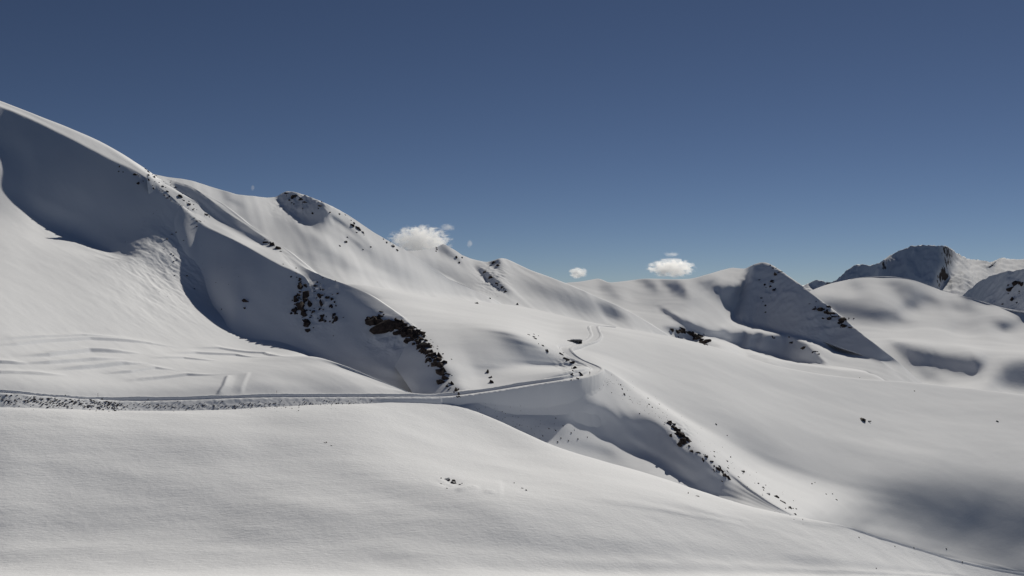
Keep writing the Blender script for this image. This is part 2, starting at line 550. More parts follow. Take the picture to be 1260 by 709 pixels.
        [691.4, 693.1, 690.3, 684.5, 678.5, 667.8, 656.7, 649.8, 643.2, 631, 616.4, 602.7, 589.1, 580.9, 572.4, 560.8, 547.7, 536.7, 526.8, 514.2, 499.8],
        [697.7, 695.3, 692.4, 686.6, 681.7, 672.2, 659.6, 653.9, 646.1, 634.1, 622.2, 609.9, 596.7, 588.1, 579.9, 567.6, 553.7, 541.7, 530.5, 516.8, 502.3],
        [704.2, 699.7, 695.5, 690.2, 685.9, 677.3, 663.4, 656.7, 648.1, 637.2, 627.4, 616.3, 605.3, 597.8, 591.2, 579.5, 562.6, 548.6, 535.5, 519.8, 500.4],
        [708.5, 700.7, 695.6, 691.8, 685, 673, 657.2, 649.2, 640.2, 630.1, 620.3, 610.6, 602.2, 597.8, 595.6, 581.5, 560.4, 548.6, 534.3, 514.9, 496.6],
        [716.3, 705.9, 697.1, 690.8, 681.7, 667.1, 649.3, 639.9, 632.2, 624.9, 620.4, 612.2, 604.5, 600.3, 595.1, 578.8, 558.7, 546.6, 532.9, 513.8, 496],
        [729.9, 716.4, 703.6, 690.9, 680.1, 664.4, 648.2, 640.1, 634.1, 630.9, 628.9, 619, 608.5, 603, 596.9, 580.5, 561.6, 547.7, 533.9, 516.1, 498.3],
        [744, 726.9, 710.5, 694.4, 680.4, 663.5, 648.5, 643.1, 640.1, 639.8, 638.9, 626.5, 612.3, 605.4, 599.4, 583.1, 564.4, 550.3, 536.5, 518.6, 500.7],
    ],
    'J': [
        [372.3, 376.4, 380.3, 384.2, 387.9, 391.2, 394.4, 397.6, 400.7, 403.7, 406.9, 410.5, 414.4, 418.3, 422.5, 426.7, 431.4, 436.9, 442.3, 447.1, 450.7, 452.3, 452.2, 451.5, 450.2, 448.3, 446.4, 444.5, 443, 442.3, 441.9, 441.2, 440.4, 439.3, 437.6, 435.9, 432.7, 422.6, 413.4, 408.2, 413.5, 438, 471.5, 508.4, 545.7, 584.3, 619.5, 653, 682.7, 716.7, 734.7, 746, 753],
        [386.1, 390.5, 395, 399.5, 403.7, 407.1, 410.4, 413.5, 416.5, 419.2, 421.9, 424.9, 428.4, 432, 435.7, 439.6, 444.3, 449.8, 455.3, 460.1, 463.6, 465.5, 466, 466.1, 465.5, 463.9, 461.8, 459.8, 458.3, 457.6, 457.4, 457.4, 457.4, 457.6, 457.7, 458, 456.6, 447.4, 438.2, 431.3, 434.6, 457.1, 488.6, 523.7, 559.8, 597.4, 631.9, 665, 694.3, 727.6, 744.7, 755.2, 761.3],
        [400.5, 405.9, 411.1, 416.2, 420.9, 424.8, 428.3, 431.4, 434.3, 437, 439.7, 442.5, 445.5, 448.8, 452.2, 455.7, 459.9, 464.9, 470, 474.8, 478.6, 481.1, 482.3, 482.6, 482.2, 480.7, 479, 477.1, 475.4, 474.9, 474.8, 475, 475.8, 476.8, 478, 479.7, 479.7, 471.2, 461.3, 453.4, 455.5, 476.8, 506.9, 540.5, 575.4, 612.2, 646.3, 678.9, 707.6, 740, 756.1, 765.4, 770.3],
        [415.8, 421.5, 427.2, 432.4, 437.1, 441.5, 445.6, 449.3, 452.8, 455.9, 458.9, 461.8, 464.8, 467.6, 470.7, 474, 478.2, 483.1, 488.3, 493.1, 497, 499.8, 500.9, 501.1, 500.7, 499.4, 497.7, 495.9, 493.9, 492.9, 492.8, 493, 494, 495.6, 497.6, 499.4, 498.8, 489.5, 480.2, 473.6, 476, 497.1, 526.8, 559.8, 594.3, 630.6, 664.1, 695.9, 723.3, 754.2, 768.6, 776.4, 779.8],
        [429.9, 435.2, 440.4, 445.5, 450.7, 455.6, 460, 464.5, 469.3, 473.9, 478.4, 482.6, 486.3, 489.3, 492.1, 494.9, 498.5, 503.3, 508.6, 513.7, 518, 520.8, 521.8, 521.7, 520.7, 519, 517, 514.3, 512.2, 511.1, 510.5, 510.4, 511.1, 512.9, 514.5, 515.6, 513.6, 504.3, 497.1, 491.5, 493.7, 514.8, 545.2, 579.5, 614.9, 652.1, 685.4, 716, 741.6, 771.5, 784.8, 791.3, 793.3],
        [435.5, 440.1, 444.8, 449.7, 454.5, 459, 463.8, 468.8, 474, 479.1, 483.7, 487.7, 491.5, 494.4, 497.5, 500.5, 504.2, 508.9, 514, 519, 523.5, 526.3, 527.7, 528.6, 528.3, 526.9, 524.6, 522.3, 520.2, 518.8, 517.7, 517.1, 517.2, 517.5, 517.7, 518.4, 516.9, 508.1, 500.1, 494.1, 497.3, 520.3, 552.1, 587.9, 624.2, 661.1, 693.7, 723.8, 749.9, 779.8, 792.1, 797.1, 797.4],
        [439.9, 444.2, 448.5, 452.9, 457.4, 461.9, 466.7, 471.8, 476.8, 482, 486.8, 491.2, 495.6, 498.9, 502.2, 505.5, 509.6, 515.2, 521, 526.7, 531.6, 534.4, 535.4, 536.2, 536, 535.2, 533.1, 530.7, 528.4, 526.4, 524.6, 523.2, 521.6, 520.1, 519.7, 519.9, 518.7, 510.3, 501.8, 495.4, 499, 523.3, 557.3, 594.9, 632.3, 670.2, 703.3, 733.6, 758.9, 787.6, 798.1, 801.1, 799.3],
        [444.7, 448.7, 452.6, 456.6, 460.8, 465, 469.5, 474.2, 479, 484.4, 489.6, 494.6, 499.6, 503.6, 507.6, 511.4, 515.9, 521.9, 527.8, 533.1, 537.1, 538.8, 539.9, 540.5, 540.8, 541.1, 540.1, 537.6, 534.4, 531, 528.3, 525.8, 523.7, 522.4, 521.5, 521.8, 520.8, 512.7, 503.3, 496.7, 501, 526.6, 563, 602.3, 640.7, 679.1, 712.7, 743.2, 767.7, 793.8, 802, 803, 799.4],
        [450.3, 453.8, 457.3, 460.8, 464.3, 468, 472, 476.1, 480.7, 486.7, 492.7, 498.4, 503.9, 508.1, 512.1, 515.6, 519.4, 524.2, 529, 534.2, 539.1, 541.9, 543.4, 544.1, 543.9, 543.8, 543.3, 541.2, 537.9, 534.2, 530.8, 528, 525.9, 524.6, 523.6, 523.6, 522.8, 514.5, 504.3, 497.4, 502.7, 530.3, 568.3, 608.2, 646.8, 685.2, 717.9, 747.1, 769.9, 795.3, 802.9, 803.1, 798.6],
        [456, 459, 462, 464.8, 467.7, 470.8, 474.1, 477.9, 482.5, 488.5, 493.8, 499.4, 505.1, 509.2, 513.3, 517.5, 522, 526.9, 531.1, 535.7, 541, 544.3, 546.1, 547.6, 548.1, 548.7, 548, 545.8, 542.7, 538.8, 535, 531.8, 529.3, 527.2, 526.1, 525.7, 525.7, 516.8, 505.6, 498, 503.1, 531.2, 569.5, 609.9, 648.8, 686.9, 719.1, 747.7, 770.8, 795.8, 802.5, 801.8, 796.4],
        [462, 464.8, 467.5, 470.1, 472.3, 474.5, 476.5, 479.8, 484.3, 489.6, 494.6, 500.3, 506.2, 510.8, 515.5, 520.1, 524.9, 530.1, 535, 542, 548.8, 552.3, 553.1, 552.5, 552, 552.3, 552.4, 550.7, 547.2, 542.9, 538.9, 535.4, 532.6, 530.1, 527.8, 527.9, 528.8, 518.7, 506.7, 498.7, 503.7, 532.2, 570.6, 611.2, 650, 687.8, 719.8, 748.9, 771.6, 797.2, 803.1, 801.8, 795.7],
        [468.1, 470.6, 473.1, 475.5, 477.2, 478.4, 479.8, 482.9, 486.8, 490.9, 495.4, 500.6, 506.2, 510.9, 515.7, 520.3, 525.7, 532.3, 540.7, 549.9, 557.4, 561.1, 562.3, 561.9, 559.8, 558.2, 557.1, 555.1, 553.1, 550.6, 546.9, 541.8, 537, 533.4, 531.9, 533, 533.3, 521.5, 508.2, 499.6, 505.5, 534.9, 573.2, 613.2, 651.6, 689.5, 721.8, 750.4, 772.5, 798.7, 805.3, 803.8, 797.2],
        [472.9, 476.3, 478.9, 479.4, 479.4, 480.6, 482.5, 486.6, 491.2, 495.5, 499.7, 504.5, 509.9, 514.7, 519.7, 524.5, 529.9, 537.3, 546.8, 556.5, 564.7, 569.1, 571.3, 571.5, 570.3, 568.6, 566.3, 564.3, 562.8, 560.4, 556.4, 551.2, 545.4, 540.8, 539, 538.9, 536.8, 523.8, 510.8, 503.1, 510.9, 541.6, 579.8, 619, 656.7, 694.9, 726.4, 753, 774.4, 800.7, 808.2, 806.9, 800.7],
        [487.7, 488.2, 488.4, 488.1, 488, 488.1, 489.7, 496.3, 503.3, 508.5, 512.9, 516.9, 520.5, 523.4, 526.3, 529.3, 534.3, 542.5, 553.1, 563.9, 572.9, 578.5, 581.3, 582.6, 582.3, 581.1, 579.2, 576.8, 574.3, 572, 569.7, 567.4, 565.6, 564.7, 564.5, 565, 564, 556.1, 549.6, 548, 558.2, 587.5, 623.1, 657.8, 688.7, 718.2, 742.1, 763.3, 781.9, 806.3, 815.1, 816.8, 814.1],
        [500.3, 498.4, 497.8, 497.7, 497.8, 498.2, 501.3, 509, 516.8, 522.3, 525.8, 528.7, 531.6, 534.1, 536.4, 538.8, 543.7, 550.9, 559.4, 568.1, 576, 582.3, 586.8, 589.9, 591.4, 591.1, 589.8, 587.9, 586.2, 585.4, 585.5, 586.4, 588.3, 591.8, 595.6, 599.7, 602.7, 601.7, 601.2, 604.2, 615.4, 640.3, 669.7, 696.9, 719.3, 740.3, 758.2, 775.4, 791.5, 813.4, 823.5, 828.7, 830.7],
        [513.6, 511.1, 508.6, 506.8, 505.6, 504.7, 508.7, 515.8, 523.1, 529.4, 535.1, 541, 546.5, 551.1, 555.2, 559.2, 563.1, 566.4, 570, 574.2, 579, 585.1, 591.2, 597, 601.5, 603.6, 604.1, 603.7, 603.3, 604, 605.8, 608.3, 612.2, 618.2, 625.2, 632.5, 639.2, 644.2, 648.5, 654.5, 665.5, 684.2, 705.8, 725.8, 742.7, 759.2, 774, 788.6, 802.4, 822, 834, 842.9, 849.7],
        [529, 525.7, 521.9, 518.2, 514.8, 514.4, 517.8, 522.5, 527.6, 532.7, 538.7, 546.2, 555.3, 563.7, 570.8, 576.4, 579.2, 579.4, 579.9, 581.5, 584.6, 591.2, 599.2, 607.2, 613.9, 617.5, 619, 619.6, 620.1, 622.1, 624.9, 628.4, 632.8, 639.6, 646.7, 653.7, 660.2, 668.4, 676.4, 685.6, 697.5, 712.6, 729.5, 746.1, 761.1, 775.9, 789.3, 802.1, 814.4, 832.3, 846.1, 858.1, 868.9],
        [545.1, 540.7, 536.4, 532.5, 529.7, 529.5, 530.7, 532.9, 535.8, 539.4, 544.1, 550.5, 558.3, 565.3, 572.5, 579.2, 584.2, 586.9, 589.3, 592, 595.8, 603.4, 612.3, 621.1, 628.4, 632.1, 633.8, 634.7, 635.6, 638.4, 642.2, 646.5, 651.3, 657.7, 664.1, 670.5, 677, 686.6, 697.1, 708.7, 721.3, 735.2, 750.5, 765.9, 780.2, 794.5, 807.5, 819.6, 831, 848.3, 862.9, 876, 888.4],
        [560.5, 556.4, 552.6, 549.1, 546.3, 545.3, 545, 545.2, 545.9, 547.9, 551.5, 556.7, 561.9, 566.6, 573.1, 580.4, 587.2, 592.7, 598, 603.1, 608.6, 617.4, 627, 636.1, 643.6, 647.5, 649.5, 650.9, 652.4, 655.5, 659.5, 663.7, 668.5, 675.1, 682.2, 689.6, 697.8, 709.7, 721.7, 733.8, 746.2, 759, 773.2, 787.7, 801.5, 815.6, 828.4, 839.9, 850.4, 866.9, 881.3, 894.4, 906.8],
        [577.3, 573.4, 569.9, 566.8, 564.2, 562.9, 561.5, 560, 558.8, 558.9, 560.7, 563.6, 565.9, 568.9, 574.5, 582.1, 591.5, 600.9, 609.9, 617.7, 624.7, 634.3, 644, 652.7, 659.9, 663.8, 666.1, 668.1, 670.1, 673.6, 677.7, 682.5, 688.6, 696.8, 705.9, 715.6, 725.5, 738.5, 751, 763.5, 776.1, 788.8, 802.7, 816.7, 830, 843.3, 854.8, 864.9, 874.1, 889.4, 902.7, 915, 926.6],
        [593.5, 590.6, 588.4, 586.3, 584.2, 582.7, 580.5, 577.8, 575, 573.3, 572.1, 571.2, 570.8, 572.6, 578.1, 588.5, 602.4, 615.6, 626.9, 635.7, 643, 652.3, 661.5, 669.8, 676.7, 680.7, 683.4, 685.9, 688.8, 693.3, 699.1, 705.8, 714, 723.9, 734.4, 745.2, 756, 769.7, 783.1, 796.5, 810.1, 823.7, 837.9, 852, 864.9, 877.6, 887.6, 895.9, 903.1, 916.8, 928.5, 939.2, 949.2],
        [610.8, 610.2, 609.3, 608, 606.2, 604.3, 601.2, 597.1, 592.6, 588.7, 584.5, 580.5, 579.5, 583.3, 592.8, 606.5, 621.3, 634.1, 644.3, 651.6, 657.5, 666.3, 675.4, 683.8, 690.8, 695, 698.1, 701.3, 705.3, 711.8, 719.9, 729.2, 739.7, 751.2, 762.9, 774.8, 786.7, 801.6, 816.3, 831, 845.7, 860, 874.3, 887.9, 900, 911.8, 920.9, 927.9, 933.8, 946.2, 956.4, 965.4, 973.6],
        [629.4, 630, 630.2, 630, 628.9, 627.3, 624.2, 620, 615.4, 612.6, 610.9, 611.1, 613.9, 619, 627.6, 638.9, 650.6, 660.2, 667.2, 671.6, 675.3, 682.8, 691.3, 699.3, 706.3, 710.7, 714.2, 718.4, 723.8, 732.2, 742.7, 754.4, 767.1, 780, 793, 806.1, 819.3, 835.6, 851.9, 868, 883.7, 898.7, 913.2, 926.5, 938.1, 949.6, 958.7, 965.7, 971.3, 982.9, 991.3, 998.4, 1004.6],
        [647, 648.5, 649.7, 650.5, 650.5, 650.5, 649.3, 647.4, 645.7, 647.2, 650.4, 655.4, 661.4, 666.7, 673.3, 681, 688.2, 693.2, 696.1, 697, 697.7, 703, 710.1, 717.2, 723.9, 728.3, 732.5, 737.7, 744.6, 755, 767.5, 781.4, 796, 810.4, 824.6, 839, 853.7, 871.6, 889.5, 907, 924, 939.8, 954.7, 968.2, 979.9, 991.7, 1001.1, 1008.6, 1014.4, 1025.4, 1032.6, 1038, 1042.3],
        [661.6, 663.6, 665.5, 667.1, 668.7, 672, 674.8, 677.3, 680.5, 687.6, 696.1, 705.5, 714.2, 719.5, 724.1, 728.5, 731, 731.4, 730, 727.1, 724.7, 727.5, 732.7, 738.7, 744.8, 749.3, 754.1, 760.3, 768.5, 780.4, 794.6, 810.2, 826.5, 842.3, 858, 873.8, 890, 909.7, 929.6, 949, 967.6, 984.7, 1000.6, 1014.8, 1026.9, 1039.1, 1048.9, 1056.4, 1062, 1072.6, 1078.8, 1082.9, 1085.8],
        [667.3, 669, 670.9, 673.1, 676.6, 684.1, 692.3, 700.7, 710.4, 724, 738.2, 752.2, 763.7, 769.3, 772.6, 774.5, 773.8, 770.4, 765.3, 759, 753.6, 754, 757.3, 761.8, 766.9, 771.4, 776.5, 783.3, 792.3, 804.7, 819.3, 835.6, 852.8, 869.9, 887, 904.5, 922.4, 944.6, 967, 989, 1010, 1029, 1046.5, 1062, 1075.2, 1087.9, 1097.7, 1104.7, 1109.5, 1119.4, 1124.7, 1128, 1129.9],
        [673.4, 674.2, 675.6, 677.7, 682.2, 693.6, 707.9, 723.4, 740.3, 760.8, 780.7, 799.3, 813.7, 819.8, 822.4, 822.6, 819.7, 813.4, 805.2, 796, 788, 786.1, 787.7, 790.5, 794.5, 798.7, 804, 811.3, 820.7, 832.8, 847.1, 863.1, 880.5, 898.3, 916.6, 935.4, 955.1, 979.8, 1005, 1029.8, 1053.4, 1074.6, 1093.9, 1111.1, 1125.6, 1138.9, 1148.7, 1155.4, 1159.6, 1169, 1174.1, 1177, 1178.7],
        [681.2, 680.9, 681.4, 682.9, 687.8, 703, 723, 744.9, 768.1, 794.3, 818.9, 841.2, 858, 864.6, 866.8, 866.1, 861.5, 852.9, 842.3, 830.9, 821, 817.4, 817.5, 819.2, 822.5, 826.6, 832, 839.4, 848.7, 860.1, 873.4, 888.5, 905, 922.6, 941.2, 960.8, 981.7, 1008.4, 1035.8, 1062.8, 1088.6, 1111.3, 1132.2, 1150.8, 1166.5, 1180.7, 1190.9, 1197.9, 1202.2, 1212, 1217.8, 1221.5, 1223.9],
        [692.4, 691.1, 690.7, 691.6, 697.3, 715.7, 740.2, 767, 794.9, 825.4, 853.6, 878.7, 897.4, 904.6, 906.6, 905.3, 899.7, 889.6, 877.3, 864.3, 853.1, 848.5, 848, 849.3, 852.4, 856.6, 862.1, 869.7, 878.7, 889.1, 900.9, 914.3, 929.1, 945.3, 962.7, 981.5, 1001.9, 1029.4, 1058, 1086.5, 1113.7, 1137.7, 1159.6, 1179.3, 1196, 1210.9, 1222, 1230.3, 1236.3, 1247.9, 1255.6, 1260.8, 1264.8],
        [704.2, 703.2, 703.4, 705, 711.5, 731.1, 757, 785.1, 814.2, 845.7, 874.4, 899.9, 918.7, 925.5, 927.1, 925.4, 919.2, 908.6, 895.9, 882.8, 871.8, 867.8, 868, 870.2, 874.2, 879.1, 885.3, 893.1, 902.2, 912.1, 923.1, 935.3, 948.7, 963.1, 978.6, 995.3, 1013.8, 1039.6, 1067, 1094.7, 1121.4, 1144.9, 1166.7, 1186.4, 1203.2, 1218.7, 1230.8, 1240.8, 1248.8, 1262.6, 1272.4, 1279.8, 1285.9],
        [717.6, 717.3, 718.1, 720.4, 727.5, 747.5, 773.7, 802.1, 831.2, 862.6, 891.1, 916.3, 934.8, 941.3, 942.5, 940.4, 934.1, 923.4, 910.9, 898.2, 887.8, 884.6, 886, 889.4, 894.5, 900.5, 907.4, 915.8, 925, 934.8, 945.3, 956.7, 968.8, 981.7, 995.3, 1009.9, 1026.3, 1050, 1075.5, 1101.6, 1127, 1149.6, 1170.9, 1190.3, 1207.4, 1223.5, 1236.4, 1247.4, 1256.7, 1271.9, 1283.4, 1292.6, 1300.6],
        [732.6, 732.8, 734, 736.7, 744.1, 764.2, 790.4, 818.5, 847.4, 878.4, 906.6, 931.4, 949.4, 955.6, 956.6, 954.5, 948.1, 937.6, 925.5, 913.3, 903.7, 901.4, 903.9, 908.4, 914.7, 921.6, 929.4, 938.4, 947.9, 957.6, 967.8, 978.5, 989.6, 1001.1, 1013.2, 1026, 1040.5, 1062.2, 1085.9, 1110.2, 1134.2, 1155.8, 1176.4, 1195.6, 1212.7, 1229, 1242.5, 1254.2, 1264.3, 1280.5, 1293.1, 1303.6, 1313],
        [747.8, 748.4, 749.9, 752.8, 760.2, 780.2, 806, 833.8, 862.2, 892.7, 920.4, 944.7, 962.4, 968.3, 969.2, 967.1, 961, 950.8, 939.1, 927.4, 918.5, 917, 920.5, 926.1, 933.4, 941.3, 949.8, 959.2, 969, 978.8, 988.8, 999, 1009.3, 1019.8, 1030.5, 1041.9, 1054.8, 1074.9, 1096.9, 1119.7, 1142.3, 1162.9, 1182.7, 1201.4, 1218.2, 1234.7, 1248.4, 1260.4, 1271.1, 1287.9, 1301.3, 1312.5, 1322.7],
        [774.6, 775.1, 776.6, 779.5, 786.9, 806.7, 832.4, 859.9, 888.1, 918.4, 945.9, 970.1, 987.6, 993.5, 994.5, 992.5, 986.5, 976.5, 965.1, 953.9, 945.4, 944.6, 948.9, 955.3, 963.3, 971.9, 981, 990.9, 1001, 1010.9, 1020.7, 1030.5, 1040.2, 1049.8, 1059.6, 1069.8, 1081.5, 1100.4, 1121.1, 1142.8, 1164.3, 1184, 1203, 1221.2, 1237.8, 1254.1, 1267.8, 1280.1, 1291, 1308.1, 1321.8, 1333.5, 1344.1],
        [800.5, 800.8, 802.1, 804.8, 812, 831.8, 857.3, 884.8, 912.9, 943.3, 970.8, 995, 1012.6, 1018.6, 1019.7, 1017.8, 1011.9, 1002.2, 991, 980.1, 972, 971.7, 976.5, 983.6, 992.3, 1001.4, 1011, 1021.4, 1031.6, 1041.6, 1051.2, 1060.7, 1069.9, 1078.9, 1087.8, 1097.2, 1108, 1125.9, 1145.6, 1166.3, 1187, 1205.8, 1224.2, 1241.9, 1258.1, 1274.1, 1287.7, 1300, 1311, 1328.2, 1342.1, 1354, 1364.8],
        [825.7, 825.8, 826.9, 829.3, 836.4, 856, 881.3, 908.7, 936.7, 966.9, 994.4, 1018.6, 1036.3, 1042.4, 1043.6, 1041.8, 1036.2, 1026.5, 1015.6, 1005, 997.4, 997.6, 1003, 1010.6, 1019.8, 1029.5, 1039.5, 1050.2, 1060.7, 1070.7, 1080.2, 1089.5, 1098.2, 1106.7, 1114.9, 1123.5, 1133.4, 1150.5, 1169.3, 1189.1, 1208.9, 1227, 1244.7, 1261.8, 1277.5, 1293.2, 1306.6, 1318.7, 1329.7, 1347, 1360.9, 1372.9, 1383.8],
        [850.4, 850.2, 851.1, 853.3, 860.2, 879.5, 904.7, 931.9, 959.8, 990, 1017.4, 1041.7, 1059.5, 1065.7, 1067, 1065.4, 1059.8, 1050.4, 1039.8, 1029.5, 1022.3, 1023, 1028.8, 1037, 1046.8, 1056.9, 1067.4, 1078.4, 1089.1, 1099.1, 1108.6, 1117.6, 1126, 1133.9, 1141.5, 1149.3, 1158.4, 1174.6, 1192.6, 1211.5, 1230.4, 1247.7, 1264.7, 1281.2, 1296.5, 1311.8, 1324.9, 1336.9, 1347.8, 1365, 1379, 1391, 1402],
    ],
    'Fs': [
        [641.9, 640.7, 639.6, 638.4, 637.3, 635.9, 634.6, 633.4, 632.5, 632.2, 631.9, 631.7, 631.4, 630.7, 630.2, 630, 630.6, 633.2, 636.6, 640.6, 644.6, 648, 651.2, 654.3, 657.5, 662.2, 667.2, 672.5, 678.2, 686.5, 695.4, 704.7, 714.4, 724.2, 734.2, 744.2, 754.4, 766.4, 778.1, 788.9, 797.8, 803.2, 806.6, 809.3, 811.4],
        [649.3, 648.2, 647.1, 646, 645, 643.8, 642.7, 641.9, 641.5, 641.8, 642.3, 643, 643.5, 643.7, 643.9, 644.3, 645.3, 648.2, 651.8, 655.9, 659.8, 663, 666, 668.9, 672, 676.6, 681.6, 686.9, 692.5, 700.7, 709.5, 718.5, 727.8, 737.1, 746.5, 755.9, 765.4, 776.7, 787.8, 797.9, 806.2, 810.9, 813.8, 815.9, 817.5],
        [656.6, 655.5, 654.5, 653.6, 652.7, 651.7, 650.9, 650.5, 650.7, 651.6, 652.9, 654.4, 655.9, 656.9, 657.9, 658.9, 660.4, 663.6, 667.4, 671.4, 675.2, 678.2, 681, 683.8, 686.8, 691.4, 696.5, 701.8, 707.4, 715.6, 724.2, 732.9, 741.8, 750.6, 759.4, 768.1, 776.8, 787.5, 797.7, 807.1, 814.7, 818.8, 821.1, 822.6, 823.6],
        [663.5, 662.6, 661.7, 660.9, 660.2, 659.5, 659, 659, 659.6, 661.2, 663.2, 665.6, 668, 669.9, 671.8, 673.5, 675.4, 678.9, 682.7, 686.5, 690.1, 692.9, 695.5, 698.3, 701.4, 706.2, 711.5, 717, 722.7, 730.9, 739.4, 748, 756.4, 764.8, 772.9, 780.8, 788.8, 798.6, 808.1, 816.6, 823.5, 826.8, 828.3, 829.1, 829.4],
        [669.8, 669.1, 668.5, 668, 667.6, 667.2, 667.1, 667.5, 668.6, 670.7, 673.3, 676.5, 679.7, 682.7, 685.5, 688, 690.5, 694, 697.6, 700.9, 704.1, 706.6, 709.3, 712.3, 715.8, 721, 726.6, 732.5, 738.5, 746.9, 755.5, 764, 772.2, 780.1, 787.6, 794.7, 801.8, 810.7, 819.2, 826.9, 832.8, 835.3, 836, 836, 835.5],
        [676.6, 676.6, 676.7, 676.9, 677.2, 677.8, 678.9, 680.4, 682.5, 685.1, 688.2, 692.1, 696.4, 700.7, 705, 708.9, 712.2, 715.6, 718.2, 720.6, 723.1, 725.5, 728.5, 732, 736.1, 741.7, 747.7, 753.8, 760, 768.7, 777.7, 786.3, 794.5, 802.1, 809, 815.4, 821.5, 829.4, 836.8, 843.4, 848.2, 849.8, 849.5, 848.6, 847.2],
        [681.1, 682, 683, 684.1, 685.4, 687.4, 689.8, 692.7, 695.9, 698.8, 702.2, 706.3, 711.2, 716.3, 721.8, 726.7, 730.2, 732.7, 734, 736.3, 738.6, 741, 744.5, 748.8, 753.7, 759.8, 766.1, 772.6, 779.3, 788.5, 798, 807.2, 815.8, 823.3, 830, 835.9, 841.3, 848.3, 854.7, 860.2, 864, 864.4, 863.2, 861.4, 859],
        [684.5, 686.5, 688.5, 690.7, 693.3, 696.7, 700.6, 704.9, 709.2, 712.2, 715.4, 719.3, 724.1, 728.9, 733.4, 736.6, 739.1, 742.2, 745, 747.7, 750.1, 752.8, 756.2, 760.4, 765.6, 772.2, 779.1, 786.3, 793.8, 803.8, 814.1, 824.2, 833.6, 841.8, 849, 855.1, 860.5, 867, 872.7, 877.3, 880, 879.5, 877.4, 874.5, 871.3],
        [688, 691.1, 694.3, 697.7, 701.4, 706.2, 711.5, 717, 722.1, 725.1, 728, 731.2, 735.1, 738.5, 741.5, 744, 746.5, 749.1, 751.9, 754.9, 757.9, 761.1, 764.1, 767.7, 772.4, 778.7, 785.4, 792.6, 800.5, 811.4, 822.5, 832.9, 843, 853, 862.4, 870.5, 877, 884, 889.6, 893.8, 895.9, 894.6, 891.6, 887.9, 883.8],
        [694.3, 698.5, 702.8, 707.2, 711.9, 717.7, 723.8, 729.9, 735.5, 738.5, 741, 743.6, 746.4, 748.3, 750, 751.8, 753.9, 756.1, 758.5, 761.1, 763.8, 767.1, 770.4, 773.8, 778.1, 784.3, 791.1, 798.2, 805.6, 816.1, 827.2, 837.9, 848.1, 858.5, 869.4, 880, 889.2, 898.2, 905.1, 909.8, 911.9, 910.3, 906.6, 902.2, 897.3],
        [701.7, 706.8, 712, 717.4, 722.9, 729.4, 736, 742.5, 748.5, 751.4, 754, 756.7, 759.3, 760.9, 762.3, 763.7, 764.9, 765.8, 766.7, 768, 769.9, 773.1, 777.2, 782.5, 787.8, 793.8, 799.8, 806.2, 812.5, 821.4, 831, 841.2, 851.8, 862.3, 873.4, 884.7, 895.8, 907.5, 917, 923.4, 926.5, 925.1, 921.3, 916.6, 911.4],
        [709.4, 715.3, 721.2, 727.3, 733.5, 740.4, 747.3, 754.1, 760.3, 763.4, 767.1, 770.6, 773.7, 775.3, 776.8, 778.1, 779, 779.2, 779.1, 779, 779.6, 783.1, 788.5, 794.2, 799.3, 804.1, 807.9, 811.8, 816.7, 824.3, 833.1, 842.9, 853.6, 865, 876.5, 888, 899.6, 913, 925.1, 934, 938.8, 938.5, 935.3, 931, 926],
        [717.8, 724, 730.2, 736.7, 743.3, 750.5, 757.3, 762.9, 767.8, 772.4, 777.8, 783.1, 786.9, 788.9, 791, 793.1, 795.3, 797.4, 797.8, 798.4, 797.4, 797.7, 800.2, 803.9, 807.5, 811.7, 815.1, 817.6, 821.1, 827.3, 835.2, 844.5, 855.1, 867.1, 879.5, 891.5, 903.4, 917.3, 930.5, 941.5, 948.6, 949.8, 947.9, 944.8, 940.9],
        [725.8, 731.7, 737.6, 743.8, 750.2, 757.7, 764.8, 769.3, 774.5, 779.8, 786.1, 792.4, 797.6, 801.1, 805, 809.4, 812.5, 812.7, 811.3, 809.4, 807.9, 807.5, 808.5, 812.4, 816, 818.5, 819.8, 821.6, 824.8, 830.7, 838.1, 847, 857.5, 869.4, 882.4, 895, 907.5, 921.7, 934.9, 946, 954.1, 957.1, 957.3, 956.1, 954.3],
        [734.5, 739.7, 744.9, 750.4, 755.9, 762.7, 770, 775.8, 781.7, 788.4, 795.6, 803, 810.1, 815.5, 821, 823.5, 823.3, 821.9, 819.9, 817.6, 815.2, 813.9, 813.7, 816.2, 822.1, 826.7, 828.5, 828.9, 830.1, 835.8, 843, 851.3, 861.4, 872.9, 885.6, 898.5, 911.4, 926, 939.4, 950.4, 958.8, 963.4, 965.7, 966.8, 967.3],
        [743.5, 748.1, 752.7, 757.6, 762.7, 768.7, 775.3, 779.8, 788.3, 797, 805.8, 814.6, 823.6, 828.9, 831.4, 832.7, 833.3, 832.4, 830.5, 827.8, 824.5, 821.3, 819.4, 818.6, 822.1, 827.9, 832.6, 835.7, 838.6, 843.6, 849.8, 857.2, 866.1, 876.6, 888.5, 901.2, 914.5, 929.4, 943, 954.6, 963.8, 969.7, 973.7, 977, 979.7],
        [752.7, 757.1, 761.6, 766.5, 771.2, 776.8, 782, 785.4, 795, 804.2, 814.7, 825.2, 833.9, 836.4, 838.6, 841.6, 843.3, 842.8, 840.9, 838.9, 834.6, 831.3, 828.6, 825.9, 826.6, 832, 837.6, 842, 846.1, 851.7, 857.5, 864, 871.6, 880.5, 891.1, 903.1, 916.4, 931.9, 945.9, 958.1, 968.4, 975.8, 981.7, 987, 991.9],
        [757.4, 761.6, 765.9, 770.2, 774.5, 780, 786.4, 793.2, 803.2, 812, 821.7, 831.2, 839.1, 843.1, 845.9, 848, 848.9, 848.5, 846.6, 843.3, 839.4, 836.7, 833.8, 831.8, 833, 838.1, 843.1, 847.1, 850.6, 855.9, 862, 868.9, 877.1, 886.2, 896.9, 908.9, 921.8, 936.6, 950.1, 962.3, 973.1, 981.2, 987.8, 993.8, 999.4],
